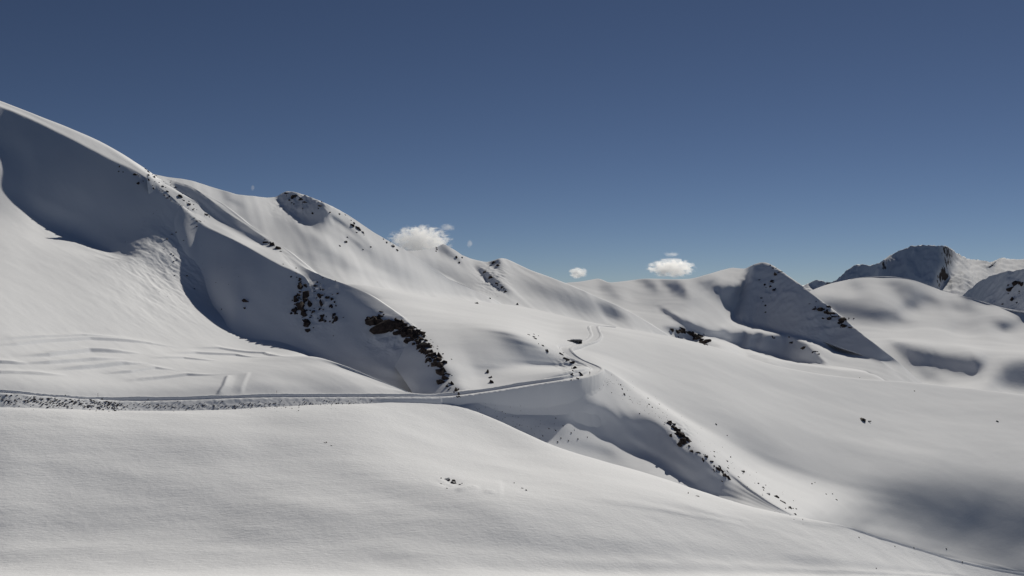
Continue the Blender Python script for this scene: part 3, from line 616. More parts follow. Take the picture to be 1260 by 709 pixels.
        [762.2, 766.5, 770.8, 775.2, 779.9, 786.2, 793.8, 802.4, 812.7, 821, 829.8, 838.4, 845.7, 849.6, 852.3, 854, 854.4, 853.7, 851.6, 848.7, 845.5, 842.2, 839.5, 837.9, 838.5, 843.1, 847.6, 851.4, 854.7, 860.1, 866.4, 873.8, 882.3, 891.7, 902.5, 914.5, 926.9, 941, 953.9, 966.4, 978, 986.8, 994.1, 1000.8, 1007],
        [767.1, 771.7, 776.5, 781.4, 786.8, 794.1, 802.4, 811.6, 822.1, 830.1, 838.3, 846.3, 853, 856.3, 858.5, 859.9, 860.2, 859.3, 857.6, 855.1, 852.2, 849.3, 846.7, 844.8, 844.3, 847.3, 851.6, 855, 858.1, 863.6, 870.2, 878, 886.9, 896.5, 907.5, 919.4, 931.3, 944.4, 957.8, 971.4, 983.8, 993.3, 1001, 1007.9, 1014.4],
        [772.6, 777.8, 783.2, 788.8, 795, 802.9, 811.7, 821.1, 831.6, 839.4, 847.2, 854.7, 860.8, 863.6, 865.4, 866.4, 866.7, 866, 864.5, 862.5, 860.1, 857.6, 855.2, 853.2, 851.9, 852.9, 855.2, 858.1, 861.3, 867.1, 874.1, 882.3, 891.4, 901.3, 912.4, 924.1, 936.1, 950.9, 965.5, 979.4, 991.8, 1001.1, 1008.6, 1015.4, 1021.7],
        [787, 792.9, 798.9, 805.2, 811.9, 820.2, 829.3, 838.8, 849.3, 856.9, 864.5, 871.5, 877.2, 879.5, 881, 881.9, 882.2, 881.7, 880.5, 878.9, 877, 874.8, 872.7, 870.6, 869.1, 869.6, 871.3, 873.8, 877.2, 883.8, 891.7, 900.6, 910.3, 920.5, 931.4, 943, 955.3, 969.7, 984.1, 997.6, 1009.6, 1018.3, 1025.2, 1031.4, 1037.1],
        [802.9, 809.4, 816, 822.8, 830, 838.7, 847.9, 857.5, 867.9, 875.3, 882.7, 889.4, 894.8, 896.8, 898.1, 898.9, 899.2, 898.9, 898.1, 896.8, 895.3, 893.5, 891.7, 889.9, 888.6, 889.3, 891.2, 894, 897.8, 905.2, 914, 923.7, 934.1, 944.6, 955.4, 966.9, 978.8, 992.5, 1006, 1018.7, 1029.6, 1037.4, 1043.3, 1048.5, 1053.1],
        [819.7, 826.7, 833.7, 841, 848.5, 857.4, 866.9, 876.4, 886.8, 894.1, 901.2, 907.7, 912.8, 914.6, 915.7, 916.5, 916.8, 916.7, 916.2, 915.3, 914.1, 912.8, 911.4, 910.1, 909.3, 910.6, 913.1, 916.5, 921.2, 929.4, 939, 949.6, 960.6, 971.4, 982.3, 993.4, 1004.7, 1017.5, 1029.9, 1041.3, 1051, 1057.4, 1062, 1065.8, 1069.2],
        [836.6, 844.1, 851.7, 859.4, 867.2, 876.4, 885.9, 895.5, 905.8, 912.9, 919.8, 926.1, 931, 932.6, 933.6, 934.3, 934.8, 934.8, 934.6, 934, 933.2, 932.3, 931.5, 930.7, 930.5, 932.5, 935.9, 940.2, 945.7, 954.9, 965.4, 976.7, 988.3, 999.5, 1010.4, 1021.2, 1031.8, 1043.6, 1054.7, 1064.7, 1072.9, 1077.9, 1081, 1083.3, 1085.2],
    ],
    'G': [
        [861.3, 859.5, 857.8, 856.5, 855.9, 856.7, 858.1, 859.9, 861.7, 862.4, 863.1, 864, 865.1, 866.4, 867.9, 869.7, 871.8, 874.8, 878.1, 881.5, 884.8, 887.9, 890.9, 894, 896.9, 899.8, 902.8, 906, 909.7, 914.8, 920.5, 926, 931.3, 937.1, 942.2, 946.7, 950.4, 952.9, 954.9, 956.6, 958, 959.8, 961.5, 963.4, 965.6, 969.9, 974.9, 980.2, 985.4, 991.3, 996.8, 1002.1, 1007.4],
        [869.6, 868.3, 867.3, 866.6, 866.8, 868.5, 871, 874, 877.3, 879.5, 881.9, 884.5, 887.1, 889.7, 892.2, 894.5, 896.8, 899.8, 902.8, 905.8, 908.9, 911.9, 914.9, 918.1, 921.3, 924.5, 927.7, 931.1, 934.9, 940.2, 945.8, 951.2, 956.3, 961.7, 966.2, 970.1, 973, 974.7, 975.8, 976.7, 977.5, 978.6, 979.8, 981, 982.8, 986.5, 990.9, 995.4, 999.8, 1004.8, 1009.3, 1013.6, 1017.9],
        [877.9, 877.4, 877.1, 877.3, 878.4, 881.1, 884.8, 889.1, 893.8, 897.7, 901.8, 906, 910.2, 914.1, 917.6, 920.5, 922.9, 925.7, 928.4, 931, 933.7, 936.5, 939.6, 942.9, 946.4, 949.8, 953.2, 956.7, 960.7, 966, 971.7, 976.9, 981.7, 986.7, 990.6, 993.8, 995.9, 996.8, 997.2, 997.3, 997.4, 998, 998.6, 999.4, 1000.6, 1003.8, 1007.5, 1011.2, 1014.7, 1018.8, 1022.2, 1025.5, 1028.6],
        [885.9, 886.5, 887.3, 888.5, 890.8, 894.7, 899.8, 905.6, 911.8, 917.2, 922.9, 928.8, 934.6, 939.8, 944.1, 947.4, 949.8, 952.1, 954.2, 956.3, 958.6, 961.3, 964.3, 967.8, 971.5, 975.1, 978.6, 982.1, 986.1, 991.3, 996.8, 1001.9, 1006.4, 1011, 1014.4, 1016.9, 1018.3, 1018.5, 1018.2, 1017.8, 1017.3, 1017.5, 1017.8, 1018.2, 1019, 1021.7, 1024.8, 1027.8, 1030.4, 1033.4, 1035.7, 1037.9, 1039.9],
        [894.4, 896.4, 898.7, 901.5, 905.3, 910.7, 917.3, 924.7, 932.4, 939.3, 946.4, 953.6, 960.5, 966.8, 971.9, 975.3, 977.2, 978.9, 980.2, 981.5, 983.3, 985.6, 988.7, 992.4, 996.2, 999.9, 1003.3, 1006.7, 1010.5, 1015.5, 1020.9, 1025.7, 1029.8, 1034.2, 1037.2, 1039.3, 1040.1, 1039.6, 1038.9, 1038.1, 1037.4, 1037.4, 1037.6, 1037.9, 1038.5, 1040.8, 1043.3, 1045.4, 1047, 1048.9, 1050, 1050.9, 1051.6],
        [907.8, 912.1, 916.6, 921.6, 927.5, 934.8, 943.1, 952, 961.1, 969.2, 977.1, 984.9, 992.2, 998.9, 1004.3, 1007.3, 1008.1, 1009.1, 1009.5, 1009.9, 1011.3, 1013, 1015.8, 1019.7, 1023.4, 1027, 1030.5, 1033.8, 1037.4, 1042.6, 1048, 1052.5, 1056.7, 1061, 1063.8, 1065.3, 1065.7, 1065.1, 1064.1, 1063.1, 1062.5, 1062.7, 1063.1, 1063.4, 1063.7, 1065.3, 1066.8, 1067.6, 1067.7, 1067.7, 1067.1, 1066.1, 1064.8],
        [921.4, 928.5, 935.9, 943.6, 952, 961.5, 971.6, 982.1, 992.4, 1001.2, 1009.4, 1016.7, 1023.1, 1028.7, 1033, 1034.7, 1035.1, 1035.3, 1034.8, 1034.5, 1035.6, 1036.3, 1038.8, 1042.5, 1045.5, 1049.5, 1053, 1056.2, 1059.6, 1064.4, 1069.3, 1073.4, 1077.9, 1082.1, 1085.1, 1086.8, 1087.9, 1087.7, 1086.8, 1085.8, 1085.6, 1086.5, 1087.5, 1088.2, 1088.5, 1089.4, 1090, 1089.8, 1088.6, 1087.1, 1084.7, 1081.6, 1078.3],
        [934.9, 945.1, 955.4, 966.1, 977.3, 989, 1001, 1012.9, 1024.1, 1033.1, 1040.6, 1046.4, 1050.4, 1052.9, 1053.7, 1054.6, 1055.3, 1055.3, 1055, 1054.6, 1054.5, 1055, 1055.9, 1057.3, 1059.9, 1063.4, 1067, 1070.4, 1073.7, 1077.9, 1082.3, 1086.3, 1090, 1093.4, 1096.8, 1099.9, 1102.2, 1103.7, 1103.9, 1103.6, 1103.9, 1105.5, 1107.9, 1109.6, 1110.1, 1110.2, 1110.3, 1110.1, 1108.8, 1106.4, 1102.5, 1097.7, 1092.5],
        [947.2, 960.1, 973.3, 986.8, 1000.8, 1014.7, 1028.4, 1041.4, 1053, 1061.2, 1066.8, 1070.4, 1071.9, 1071.7, 1070.9, 1071.1, 1071.7, 1072.2, 1072.3, 1072.2, 1072.3, 1072.2, 1072.1, 1072.2, 1071.7, 1074.4, 1077.8, 1081.5, 1084.8, 1088.6, 1092.2, 1095.8, 1099.1, 1102.1, 1104.8, 1107.8, 1110.8, 1113.6, 1115.4, 1116, 1116.3, 1117.6, 1120.6, 1124.5, 1126.6, 1125.6, 1125.1, 1126.7, 1127.2, 1124.9, 1120.3, 1114.4, 1108.2],
        [959.3, 974.3, 989.7, 1005.6, 1022.1, 1038.5, 1054.1, 1067.9, 1079.1, 1086, 1088.5, 1090, 1091, 1091.8, 1092.3, 1092.6, 1092.8, 1093.1, 1093.4, 1093.4, 1092.9, 1093.2, 1091.7, 1088.9, 1085.7, 1085.8, 1089.8, 1095.3, 1099.4, 1102.9, 1105.7, 1108, 1110, 1111.7, 1113.5, 1115.8, 1118.4, 1121.3, 1124.1, 1126.2, 1127.7, 1129.2, 1132.3, 1138, 1143.9, 1145.3, 1142.1, 1144.8, 1150.8, 1150.2, 1145.8, 1140.4, 1134.8],
        [969.5, 985.5, 1002.1, 1019.3, 1037.4, 1055.5, 1072.5, 1086.1, 1092.7, 1095, 1097, 1099.1, 1101.2, 1103.7, 1106.1, 1108.5, 1110.3, 1110.9, 1110.8, 1110.4, 1109.6, 1108, 1105.2, 1101.9, 1097.4, 1093.9, 1096.2, 1104.1, 1109.8, 1114.7, 1117.6, 1119.3, 1120.2, 1120.1, 1120.4, 1121.4, 1123.1, 1125.5, 1128.2, 1130.8, 1133.2, 1135.8, 1139.3, 1145.8, 1154, 1158.2, 1155.6, 1155.5, 1162.9, 1168, 1167.9, 1165.8, 1163.4],
        [980.1, 996, 1012.5, 1029.7, 1047.8, 1066, 1082.7, 1091.8, 1096.7, 1099.9, 1102.5, 1105.2, 1108, 1111.5, 1115.6, 1119.6, 1123.2, 1125.6, 1126.1, 1125.4, 1124.1, 1123.1, 1119.3, 1114.8, 1110.2, 1105.1, 1104.2, 1111, 1118.2, 1124.5, 1128.7, 1131, 1131.6, 1130, 1128.1, 1127.1, 1127.3, 1128.7, 1130.9, 1133.4, 1136.1, 1139.5, 1143.4, 1150.1, 1158.7, 1163.7, 1164.5, 1164.4, 1170.5, 1178.9, 1184.4, 1187.5, 1190.1],
        [992.8, 1007.5, 1022.7, 1038.4, 1054.7, 1070.7, 1084.2, 1092.5, 1099.6, 1103.2, 1107.1, 1110.7, 1114.8, 1119.6, 1124.8, 1130.1, 1134.4, 1136.9, 1138.4, 1138.5, 1137.5, 1137.1, 1135, 1130.6, 1125, 1119, 1116.4, 1120.6, 1127.6, 1135.2, 1141.1, 1145.2, 1146.8, 1144.2, 1139.7, 1135.7, 1133.4, 1133.3, 1134.3, 1136.4, 1138.9, 1142.6, 1146.6, 1153, 1161.7, 1167.1, 1169.6, 1172, 1178, 1185.9, 1195.9, 1204.7, 1212.5],
        [1007.8, 1020.4, 1033.2, 1046.2, 1059.3, 1071.8, 1082.7, 1092.1, 1100.8, 1106.1, 1110.9, 1115.8, 1121.2, 1127.6, 1133.2, 1137.8, 1140.7, 1142.8, 1144.4, 1146.1, 1146.4, 1147.4, 1148.1, 1144.8, 1139.6, 1133.6, 1129.8, 1132.7, 1137.3, 1145.3, 1153.6, 1160.1, 1164.1, 1161.7, 1155.4, 1148.2, 1142.4, 1139.9, 1139.6, 1140.5, 1142.7, 1146.2, 1150.1, 1155.9, 1164, 1169.7, 1173, 1177.3, 1184.1, 1191.1, 1200.9, 1211.7, 1222.8],
        [1024.5, 1034.2, 1044, 1053.7, 1063.3, 1072.7, 1081.6, 1091.2, 1101.4, 1108.5, 1115.8, 1123, 1129.3, 1134.6, 1138.5, 1141.2, 1143.5, 1145.7, 1147.6, 1150, 1152.1, 1154.4, 1157, 1156.9, 1153.7, 1147.6, 1146.7, 1149.3, 1153.3, 1157.2, 1165.2, 1175.7, 1182.8, 1183.2, 1177.2, 1167.7, 1158, 1152, 1148.8, 1147.7, 1148.7, 1151.6, 1154.7, 1160.1, 1167, 1172.5, 1176.1, 1182.5, 1190, 1196.4, 1206, 1217.4, 1229.7],
        [1041.2, 1047.6, 1054.1, 1060.6, 1067.3, 1074.5, 1082.7, 1092.3, 1103.1, 1110.8, 1118.8, 1127.4, 1134.9, 1139.1, 1141.9, 1144.5, 1146.6, 1148.1, 1149.9, 1152, 1155, 1159, 1163.1, 1167.1, 1168.3, 1167.4, 1167.8, 1170.4, 1170.1, 1169.6, 1172.1, 1180.2, 1193, 1199.3, 1198.2, 1190.7, 1179.9, 1171.2, 1164.4, 1160.1, 1158.9, 1159.3, 1161.7, 1165.5, 1172.5, 1176.2, 1180, 1187.7, 1195.7, 1201.4, 1210.7, 1222.5, 1235.5],
        [1058.2, 1061, 1064.1, 1067.6, 1072.5, 1079.2, 1087.1, 1096.1, 1106.2, 1113.9, 1121.7, 1129.6, 1137, 1142.1, 1146.4, 1149, 1152.1, 1152.7, 1153.1, 1154.4, 1156.8, 1161.8, 1167.8, 1174.4, 1181.2, 1185.5, 1186.6, 1187.5, 1188.1, 1185.7, 1183.1, 1182.2, 1194.3, 1205.6, 1211.2, 1209.6, 1202.1, 1193.1, 1183.9, 1176.2, 1171.4, 1170, 1169.9, 1171.9, 1179.6, 1182.5, 1183.8, 1193.1, 1201, 1206.1, 1215, 1227.4, 1241],
        [1063.3, 1067.2, 1071.3, 1075.8, 1081.6, 1088.8, 1097.4, 1107.1, 1117.4, 1124.6, 1132, 1139.2, 1145.3, 1149.4, 1152.1, 1153.8, 1154.1, 1153.9, 1155.4, 1157.2, 1160.1, 1164.8, 1170.3, 1176.2, 1182.6, 1190.8, 1197.9, 1203.7, 1207.4, 1209.4, 1210.8, 1213, 1216.9, 1221, 1222.4, 1220.3, 1215.4, 1209.6, 1203.1, 1196.7, 1191.3, 1187.2, 1184.7, 1184.6, 1187, 1189, 1193.4, 1204.9, 1215.7, 1225.2, 1236.1, 1248.7, 1261.6],
        [1068.7, 1073.5, 1078.6, 1084.1, 1090.8, 1098.8, 1108.1, 1118.2, 1128.5, 1135.2, 1141.8, 1147.9, 1152.7, 1155.8, 1157.2, 1157.3, 1156.5, 1156.3, 1158.3, 1160.3, 1163.6, 1169.1, 1175.4, 1182.2, 1189.9, 1200.6, 1211.4, 1221.1, 1229, 1234.3, 1238, 1240.8, 1242.2, 1242.9, 1242.1, 1239.6, 1236, 1232.5, 1228.4, 1223.8, 1219.1, 1214.7, 1211.3, 1209.7, 1209.9, 1212.3, 1217.9, 1226.4, 1236.7, 1247.4, 1258.6, 1269.9, 1281.5],
        [1074.4, 1080, 1085.9, 1092.3, 1099.8, 1108.6, 1118.5, 1128.8, 1139, 1145.2, 1151, 1156.1, 1160, 1162.1, 1162.7, 1162.3, 1161.1, 1160.1, 1160.7, 1162.9, 1167.6, 1174.4, 1182.4, 1190.8, 1200.4, 1213.2, 1226.4, 1239.2, 1250.2, 1257.9, 1263.1, 1266.3, 1267.4, 1267.5, 1266.1, 1263.6, 1260.8, 1258.9, 1256.8, 1253.9, 1250.6, 1247, 1243.7, 1241.7, 1241.5, 1243.3, 1247.6, 1253.9, 1261.9, 1270.9, 1280.5, 1289.9, 1299.4],
        [1080.8, 1087.1, 1093.7, 1100.8, 1108.9, 1118.3, 1128.5, 1139, 1149.1, 1154.9, 1160, 1164.5, 1167.7, 1169.3, 1169.7, 1169.2, 1168.2, 1167.2, 1167, 1168.6, 1173.7, 1181.9, 1191.5, 1201.7, 1213.1, 1227.7, 1242.8, 1257.6, 1270.6, 1280, 1286.3, 1290.3, 1292.1, 1292.8, 1291.9, 1290.1, 1288.2, 1287.5, 1286.9, 1285.7, 1284, 1281.6, 1279.2, 1277.5, 1277.1, 1277.9, 1280.3, 1284, 1289.2, 1295.2, 1301.9, 1308.6, 1315.4],
        [1101.1, 1108, 1115.1, 1122.7, 1131.3, 1141.1, 1151.6, 1162.1, 1172, 1177.6, 1182.3, 1186.4, 1189.3, 1190.8, 1191.2, 1191.1, 1190.5, 1189.9, 1190, 1191.8, 1196.6, 1205.2, 1215.8, 1227.4, 1240.2, 1256.2, 1272.7, 1288.9, 1303.1, 1313.7, 1321.1, 1326.1, 1329, 1330.8, 1331.1, 1330.2, 1329.3, 1329.9, 1330.7, 1331.1, 1330.9, 1329.9, 1328.5, 1327.3, 1326.7, 1326.3, 1326.7, 1327.9, 1329.9, 1332.5, 1335.8, 1339.2, 1342.7],
        [1123.2, 1130.5, 1138, 1146, 1154.9, 1164.9, 1175.5, 1186, 1195.8, 1201.2, 1205.8, 1209.7, 1212.6, 1214.3, 1215.1, 1215.5, 1215.6, 1215.6, 1216.3, 1218.4, 1223.3, 1232, 1243.2, 1255.6, 1269.4, 1286.4, 1303.9, 1321, 1336.1, 1347.6, 1356, 1362.2, 1366.4, 1369.6, 1371.2, 1371.6, 1372.1, 1373.9, 1376.2, 1378, 1379.4, 1379.8, 1379.4, 1378.6, 1377.7, 1376.1, 1374.5, 1373, 1371.8, 1370.9, 1370.5, 1370.2, 1370],
        [1145.7, 1153.3, 1161.2, 1169.5, 1178.6, 1188.8, 1199.4, 1209.9, 1219.6, 1224.9, 1229.4, 1233.4, 1236.5, 1238.5, 1239.8, 1240.9, 1241.7, 1242.6, 1243.9, 1246.4, 1251.5, 1260.5, 1271.9, 1284.8, 1299.3, 1317, 1335.3, 1353.1, 1369, 1381.3, 1390.6, 1398, 1403.5, 1408.2, 1411.3, 1413.2, 1415.1, 1418.5, 1422.2, 1425.6, 1428.4, 1430.1, 1430.7, 1430.3, 1429, 1426.2, 1422.6, 1418.4, 1413.9, 1409.4, 1405.1, 1400.8, 1396.6],
        [1168.2, 1176.1, 1184.3, 1192.8, 1202.1, 1212.4, 1223.1, 1233.6, 1243.2, 1248.4, 1252.9, 1256.9, 1260.3, 1262.8, 1264.7, 1266.5, 1268.2, 1269.8, 1271.8, 1274.9, 1280.3, 1289.5, 1301.1, 1314.4, 1329.4, 1347.7, 1366.7, 1385.1, 1401.7, 1414.8, 1425.1, 1433.7, 1440.6, 1446.8, 1451.5, 1455.1, 1458.5, 1463.5, 1468.8, 1473.8, 1478.2, 1481.2, 1482.7, 1482.6, 1480.9, 1476.8, 1471.1, 1464.1, 1456.2, 1447.9, 1439.6, 1431.2, 1422.8],
    ],
    'K': [
        [1020, 1028.2, 1036.1, 1043.6, 1050, 1052.7, 1054.9, 1057.2, 1060.1, 1062.7, 1065.5, 1068.1, 1070, 1070.7, 1070.2, 1069.2, 1068.2, 1068, 1068.7, 1070.4, 1073.2, 1076.8, 1081.4, 1086.6, 1092, 1097.2, 1100.7, 1101.9, 1101.5, 1100.1, 1099, 1098.3, 1098, 1097.6, 1097.6, 1097.8, 1098.3, 1099.2, 1100.6, 1102.5, 1104.7, 1106.3, 1107.9, 1109.5, 1111.2, 1113.7, 1117.1, 1121.1, 1125.7, 1130.2, 1134.2, 1137.1, 1138.8, 1138.8, 1137.4, 1134.9, 1131.3, 1125.8, 1119.6, 1112.8, 1106.3, 1101.2, 1096, 1090.2, 1082.9, 1068.8, 1051.8, 1034.1, 1015.9],
        [1065.2, 1073.4, 1081.4, 1088.9, 1095.2, 1097.8, 1100, 1102.3, 1105.1, 1107.7, 1110.3, 1112.6, 1114.1, 1114.3, 1113.4, 1112.3, 1111.7, 1113.1, 1116.7, 1122.9, 1131.9, 1143.2, 1156.3, 1169.7, 1182.1, 1192.4, 1198.8, 1199.6, 1194.2, 1183.6, 1170.4, 1157.6, 1147.4, 1141.2, 1139.8, 1142.4, 1147.9, 1154.9, 1161.5, 1166.2, 1168.4, 1167.6, 1165.4, 1162.8, 1160.8, 1159.8, 1159.9, 1161.4, 1164.8, 1170.4, 1176.8, 1182.7, 1186.7, 1187.8, 1186.8, 1184.6, 1181.4, 1176.3, 1170.3, 1163.4, 1156.5, 1150.8, 1144.7, 1137.5, 1128.9, 1114.1, 1097.3, 1080.6, 1063.7],
        [1111.2, 1119.4, 1127.4, 1134.9, 1141.2, 1143.8, 1146, 1148.2, 1150.9, 1153.4, 1155.9, 1157.9, 1159.1, 1158.9, 1157.7, 1156.6, 1156.7, 1159.7, 1166.1, 1176.7, 1191.5, 1210, 1230.8, 1251.8, 1270.4, 1284.5, 1292.9, 1295.4, 1287.4, 1268.6, 1243.2, 1217.6, 1198.1, 1186.9, 1184.4, 1189.9, 1201.4, 1215.5, 1228.3, 1236.6, 1238.5, 1234.3, 1227.2, 1220.1, 1214.2, 1209.4, 1205.8, 1203.6, 1203.9, 1209.7, 1217.5, 1226.2, 1232.4, 1233.8, 1232.9, 1231.1, 1228.4, 1223.7, 1218, 1211.1, 1203.9, 1197.4, 1190.9, 1182.7, 1173.3, 1158.3, 1142.2, 1127, 1112.1],
        [1156.4, 1164.6, 1172.6, 1180.2, 1186.5, 1189.1, 1191.3, 1193.5, 1196.2, 1198.6, 1200.9, 1202.6, 1203.5, 1203.1, 1201.9, 1201.2, 1202.2, 1206.7, 1215.5, 1229.1, 1247.9, 1270.5, 1294.1, 1318.5, 1339.4, 1353, 1358.1, 1364.2, 1360.3, 1340.1, 1305, 1269.4, 1247.4, 1232.3, 1229.6, 1238.4, 1256, 1277.1, 1296.6, 1309.6, 1311.3, 1301.9, 1289.1, 1278.2, 1268.4, 1259.4, 1251.5, 1244.3, 1238, 1239.9, 1245.3, 1254.8, 1262, 1263.8, 1263.2, 1261.7, 1259.4, 1255.4, 1250.6, 1244, 1237.1, 1230.4, 1223.5, 1217.4, 1210.5, 1197, 1183.5, 1171.3, 1159.1],
        [1200, 1208.1, 1216.1, 1223.7, 1230.1, 1232.9, 1235.3, 1237.7, 1240.4, 1242.7, 1244.8, 1246.3, 1247.1, 1246.9, 1246.2, 1246.4, 1248.8, 1254.9, 1265.1, 1279.6, 1298.2, 1318, 1331.7, 1347.5, 1358.3, 1367.5, 1372.6, 1376.6, 1377.9, 1366.5, 1339.9, 1314.1, 1294.6, 1281.6, 1282.9, 1295.1, 1315, 1339, 1361.8, 1377.8, 1380.4, 1369, 1354, 1339.8, 1324.5, 1311, 1300.6, 1291, 1284.3, 1281.7, 1283.6, 1287, 1290.8, 1291.7, 1290, 1287.3, 1284, 1279.4, 1274.1, 1268.1, 1261.2, 1255.2, 1247.5, 1240, 1235.3, 1230.2, 1222.3, 1213, 1202.7],
        [1225.2, 1233.3, 1241.2, 1248.8, 1255.4, 1258.6, 1261.4, 1264.2, 1267.1, 1269.2, 1271.1, 1272.6, 1273.5, 1273.9, 1274.4, 1276.2, 1280.3, 1287.7, 1298.1, 1310.5, 1322.8, 1330.5, 1342.7, 1353.7, 1362.2, 1370.4, 1376, 1380.2, 1382.4, 1378.1, 1360, 1345.3, 1333, 1331.4, 1339.3, 1354.7, 1374.7, 1396.2, 1415.7, 1427.7, 1428.5, 1420.6, 1407.9, 1390.9, 1374.4, 1361.3, 1351.4, 1344.3, 1340.3, 1338.3, 1338.1, 1337.9, 1336.6, 1332.6, 1326.3, 1318.7, 1310.7, 1302.2, 1294, 1286.1, 1277.9, 1270, 1262.1, 1256.8, 1256, 1252.3, 1245.5, 1236.6, 1226.3],
        [1249.7, 1257.7, 1265.5, 1273.2, 1280, 1283.6, 1286.8, 1289.9, 1292.9, 1294.9, 1296.7, 1298.2, 1299.5, 1301, 1303.1, 1306.6, 1312.3, 1320.5, 1330, 1338.8, 1344, 1343.6, 1350.4, 1357.5, 1365.2, 1373.3, 1379.1, 1382.9, 1386.1, 1385.3, 1389.9, 1378.9, 1376.1, 1381.6, 1395.3, 1413.9, 1431, 1447.2, 1462, 1468.9, 1462.8, 1457.3, 1451.3, 1438.6, 1425.6, 1414.9, 1407.4, 1402.9, 1401.8, 1402, 1402, 1400.1, 1395.1, 1387.2, 1373.4, 1360, 1347.8, 1336, 1324.4, 1315.7, 1308.3, 1301.3, 1295, 1290.7, 1287.8, 1279, 1268.5, 1257.2, 1244.8],
        [1274.6, 1282.5, 1290.3, 1297.9, 1304.9, 1308.8, 1312.2, 1315.5, 1318.6, 1320.4, 1322.2, 1324, 1326.1, 1329, 1332.8, 1338.2, 1345.1, 1353.4, 1361.3, 1366.5, 1365.1, 1361.5, 1361.6, 1363.3, 1369.2, 1376.4, 1382, 1385.9, 1389.1, 1392.3, 1395.1, 1399.6, 1403.7, 1414.1, 1429.2, 1444, 1459.4, 1469.4, 1477.7, 1477.7, 1473.7, 1467.7, 1465.6, 1465, 1462.2, 1457.6, 1453.7, 1449, 1451.1, 1452.5, 1453.1, 1452, 1444.2, 1432.8, 1410.4, 1392.6, 1377.2, 1360.9, 1351.7, 1343.9, 1340.6, 1338.9, 1335.2, 1328.8, 1320.5, 1305.5, 1290, 1274.8, 1259.1],
        [1299.9, 1307.9, 1315.7, 1323.3, 1330.3, 1334.1, 1337.5, 1340.6, 1343.6, 1345.3, 1347.3, 1349.7, 1352.9, 1357.4, 1363, 1369.9, 1377.5, 1385.2, 1390.6, 1391.6, 1388, 1385.3, 1383.7, 1382.7, 1383.1, 1384.2, 1386.7, 1389.2, 1392, 1395, 1396.8, 1400.5, 1409.2, 1419, 1433.5, 1446.5, 1459.3, 1470.4, 1480.1, 1483, 1481.2, 1475.2, 1471.3, 1470.4, 1473.9, 1470.3, 1468.1, 1466.7, 1468.2, 1469.5, 1471.1, 1467.2, 1461.2, 1444.5, 1428.5, 1410.4, 1392.4, 1381.4, 1367, 1360.2, 1362.3, 1364.7, 1362.6, 1354.8, 1343.7, 1325.4, 1306.3, 1287.5, 1268.3],
        [1317.9, 1325.9, 1333.8, 1341.4, 1348.1, 1351.5, 1354.3, 1356.9, 1359.5, 1361.4, 1363.8, 1367.2, 1371.8, 1377.9, 1384.9, 1392.7, 1400.3, 1406.6, 1409.5, 1407.9, 1406.2, 1404.5, 1403, 1400.5, 1400.9, 1393.8, 1390.6, 1391.5, 1393.9, 1396.7, 1398.3, 1401.6, 1409.7, 1420.4, 1435.3, 1447.2, 1460.9, 1471.2, 1481.2, 1485.5, 1485.6, 1480.9, 1476.9, 1474.8, 1476.7, 1477.2, 1473.3, 1473.6, 1475.1, 1477.3, 1478.4, 1477.1, 1470.8, 1456.4, 1437.6, 1419.3, 1401.5, 1387.1, 1376, 1369.9, 1368.8, 1370.3, 1368.7, 1360.7, 1349.6, 1330.9, 1310.3, 1289.4, 1268.2],
        [1335.8, 1344, 1351.9, 1359.4, 1365.8, 1368.5, 1370.7, 1372.7, 1375.2, 1377.4, 1380.7, 1385.4, 1391.7, 1399.2, 1407.5, 1415.9, 1422.9, 1427.4, 1427.2, 1425.6, 1425.2, 1425.5, 1424.9, 1423.1, 1412.5, 1400.3, 1393.6, 1393.5, 1395.2, 1397.8, 1399.5, 1402, 1410.5, 1420.8, 1434.6, 1447.7, 1459.2, 1470.2, 1481.3, 1488, 1489.4, 1486.4, 1481.8, 1479.8, 1481.9, 1483, 1479.4, 1479, 1480.8, 1483.8, 1485.2, 1485.6, 1483, 1466.8, 1448.1, 1428.5, 1412.2, 1397.3, 1383.6, 1376.6, 1376.9, 1377, 1375.4, 1367.5, 1354.1, 1332.5, 1309.8, 1287.4, 1264.9],
        [1353.7, 1361.8, 1369.6, 1376.9, 1382.9, 1385.2, 1386.9, 1388.6, 1391.2, 1394.3, 1398.9, 1405.1, 1412.9, 1421.8, 1430.8, 1439, 1444.9, 1446.6, 1445, 1443.7, 1443.6, 1445.4, 1446.7, 1443.2, 1422.1, 1407.5, 1397.7, 1396.1, 1397.6, 1400.2, 1401.9, 1404.1, 1411.2, 1421.2, 1434.8, 1447.7, 1459.5, 1470.5, 1481.1, 1489.5, 1494.7, 1493.6, 1487.6, 1485.1, 1486.6, 1490.6, 1489.1, 1485.8, 1486.5, 1492.2, 1494.7, 1493.6, 1494.5, 1481.1, 1460.7, 1439.7, 1420.2, 1407.1, 1395.7, 1388.1, 1384.8, 1384.5, 1382.7, 1375, 1359.7, 1332.8, 1306.9, 1283.1, 1259.9],
        [1370.6, 1378.5, 1386, 1393, 1398.7, 1400.6, 1402.2, 1404.2, 1407.6, 1411.9, 1418.1, 1426, 1435.1, 1444.5, 1453.2, 1460.1, 1463.3, 1463, 1462.5, 1461.1, 1460.1, 1461.4, 1464, 1451.8, 1432.2, 1415.4, 1405.4, 1400.6, 1399.7, 1402.5, 1404.4, 1405.8, 1412.1, 1420, 1431.6, 1446.3, 1460, 1471.1, 1481.6, 1490.6, 1496.1, 1500.2, 1495.6, 1492.3, 1489.2, 1494.1, 1495.5, 1496.2, 1494.6, 1496, 1500.6, 1501, 1502.4, 1490.6, 1474, 1452.2, 1441.6, 1426.4, 1413.4, 1402.6, 1396.9, 1395.4, 1393.1, 1384.5, 1367.8, 1333.8, 1303.7, 1279, 1255.4],
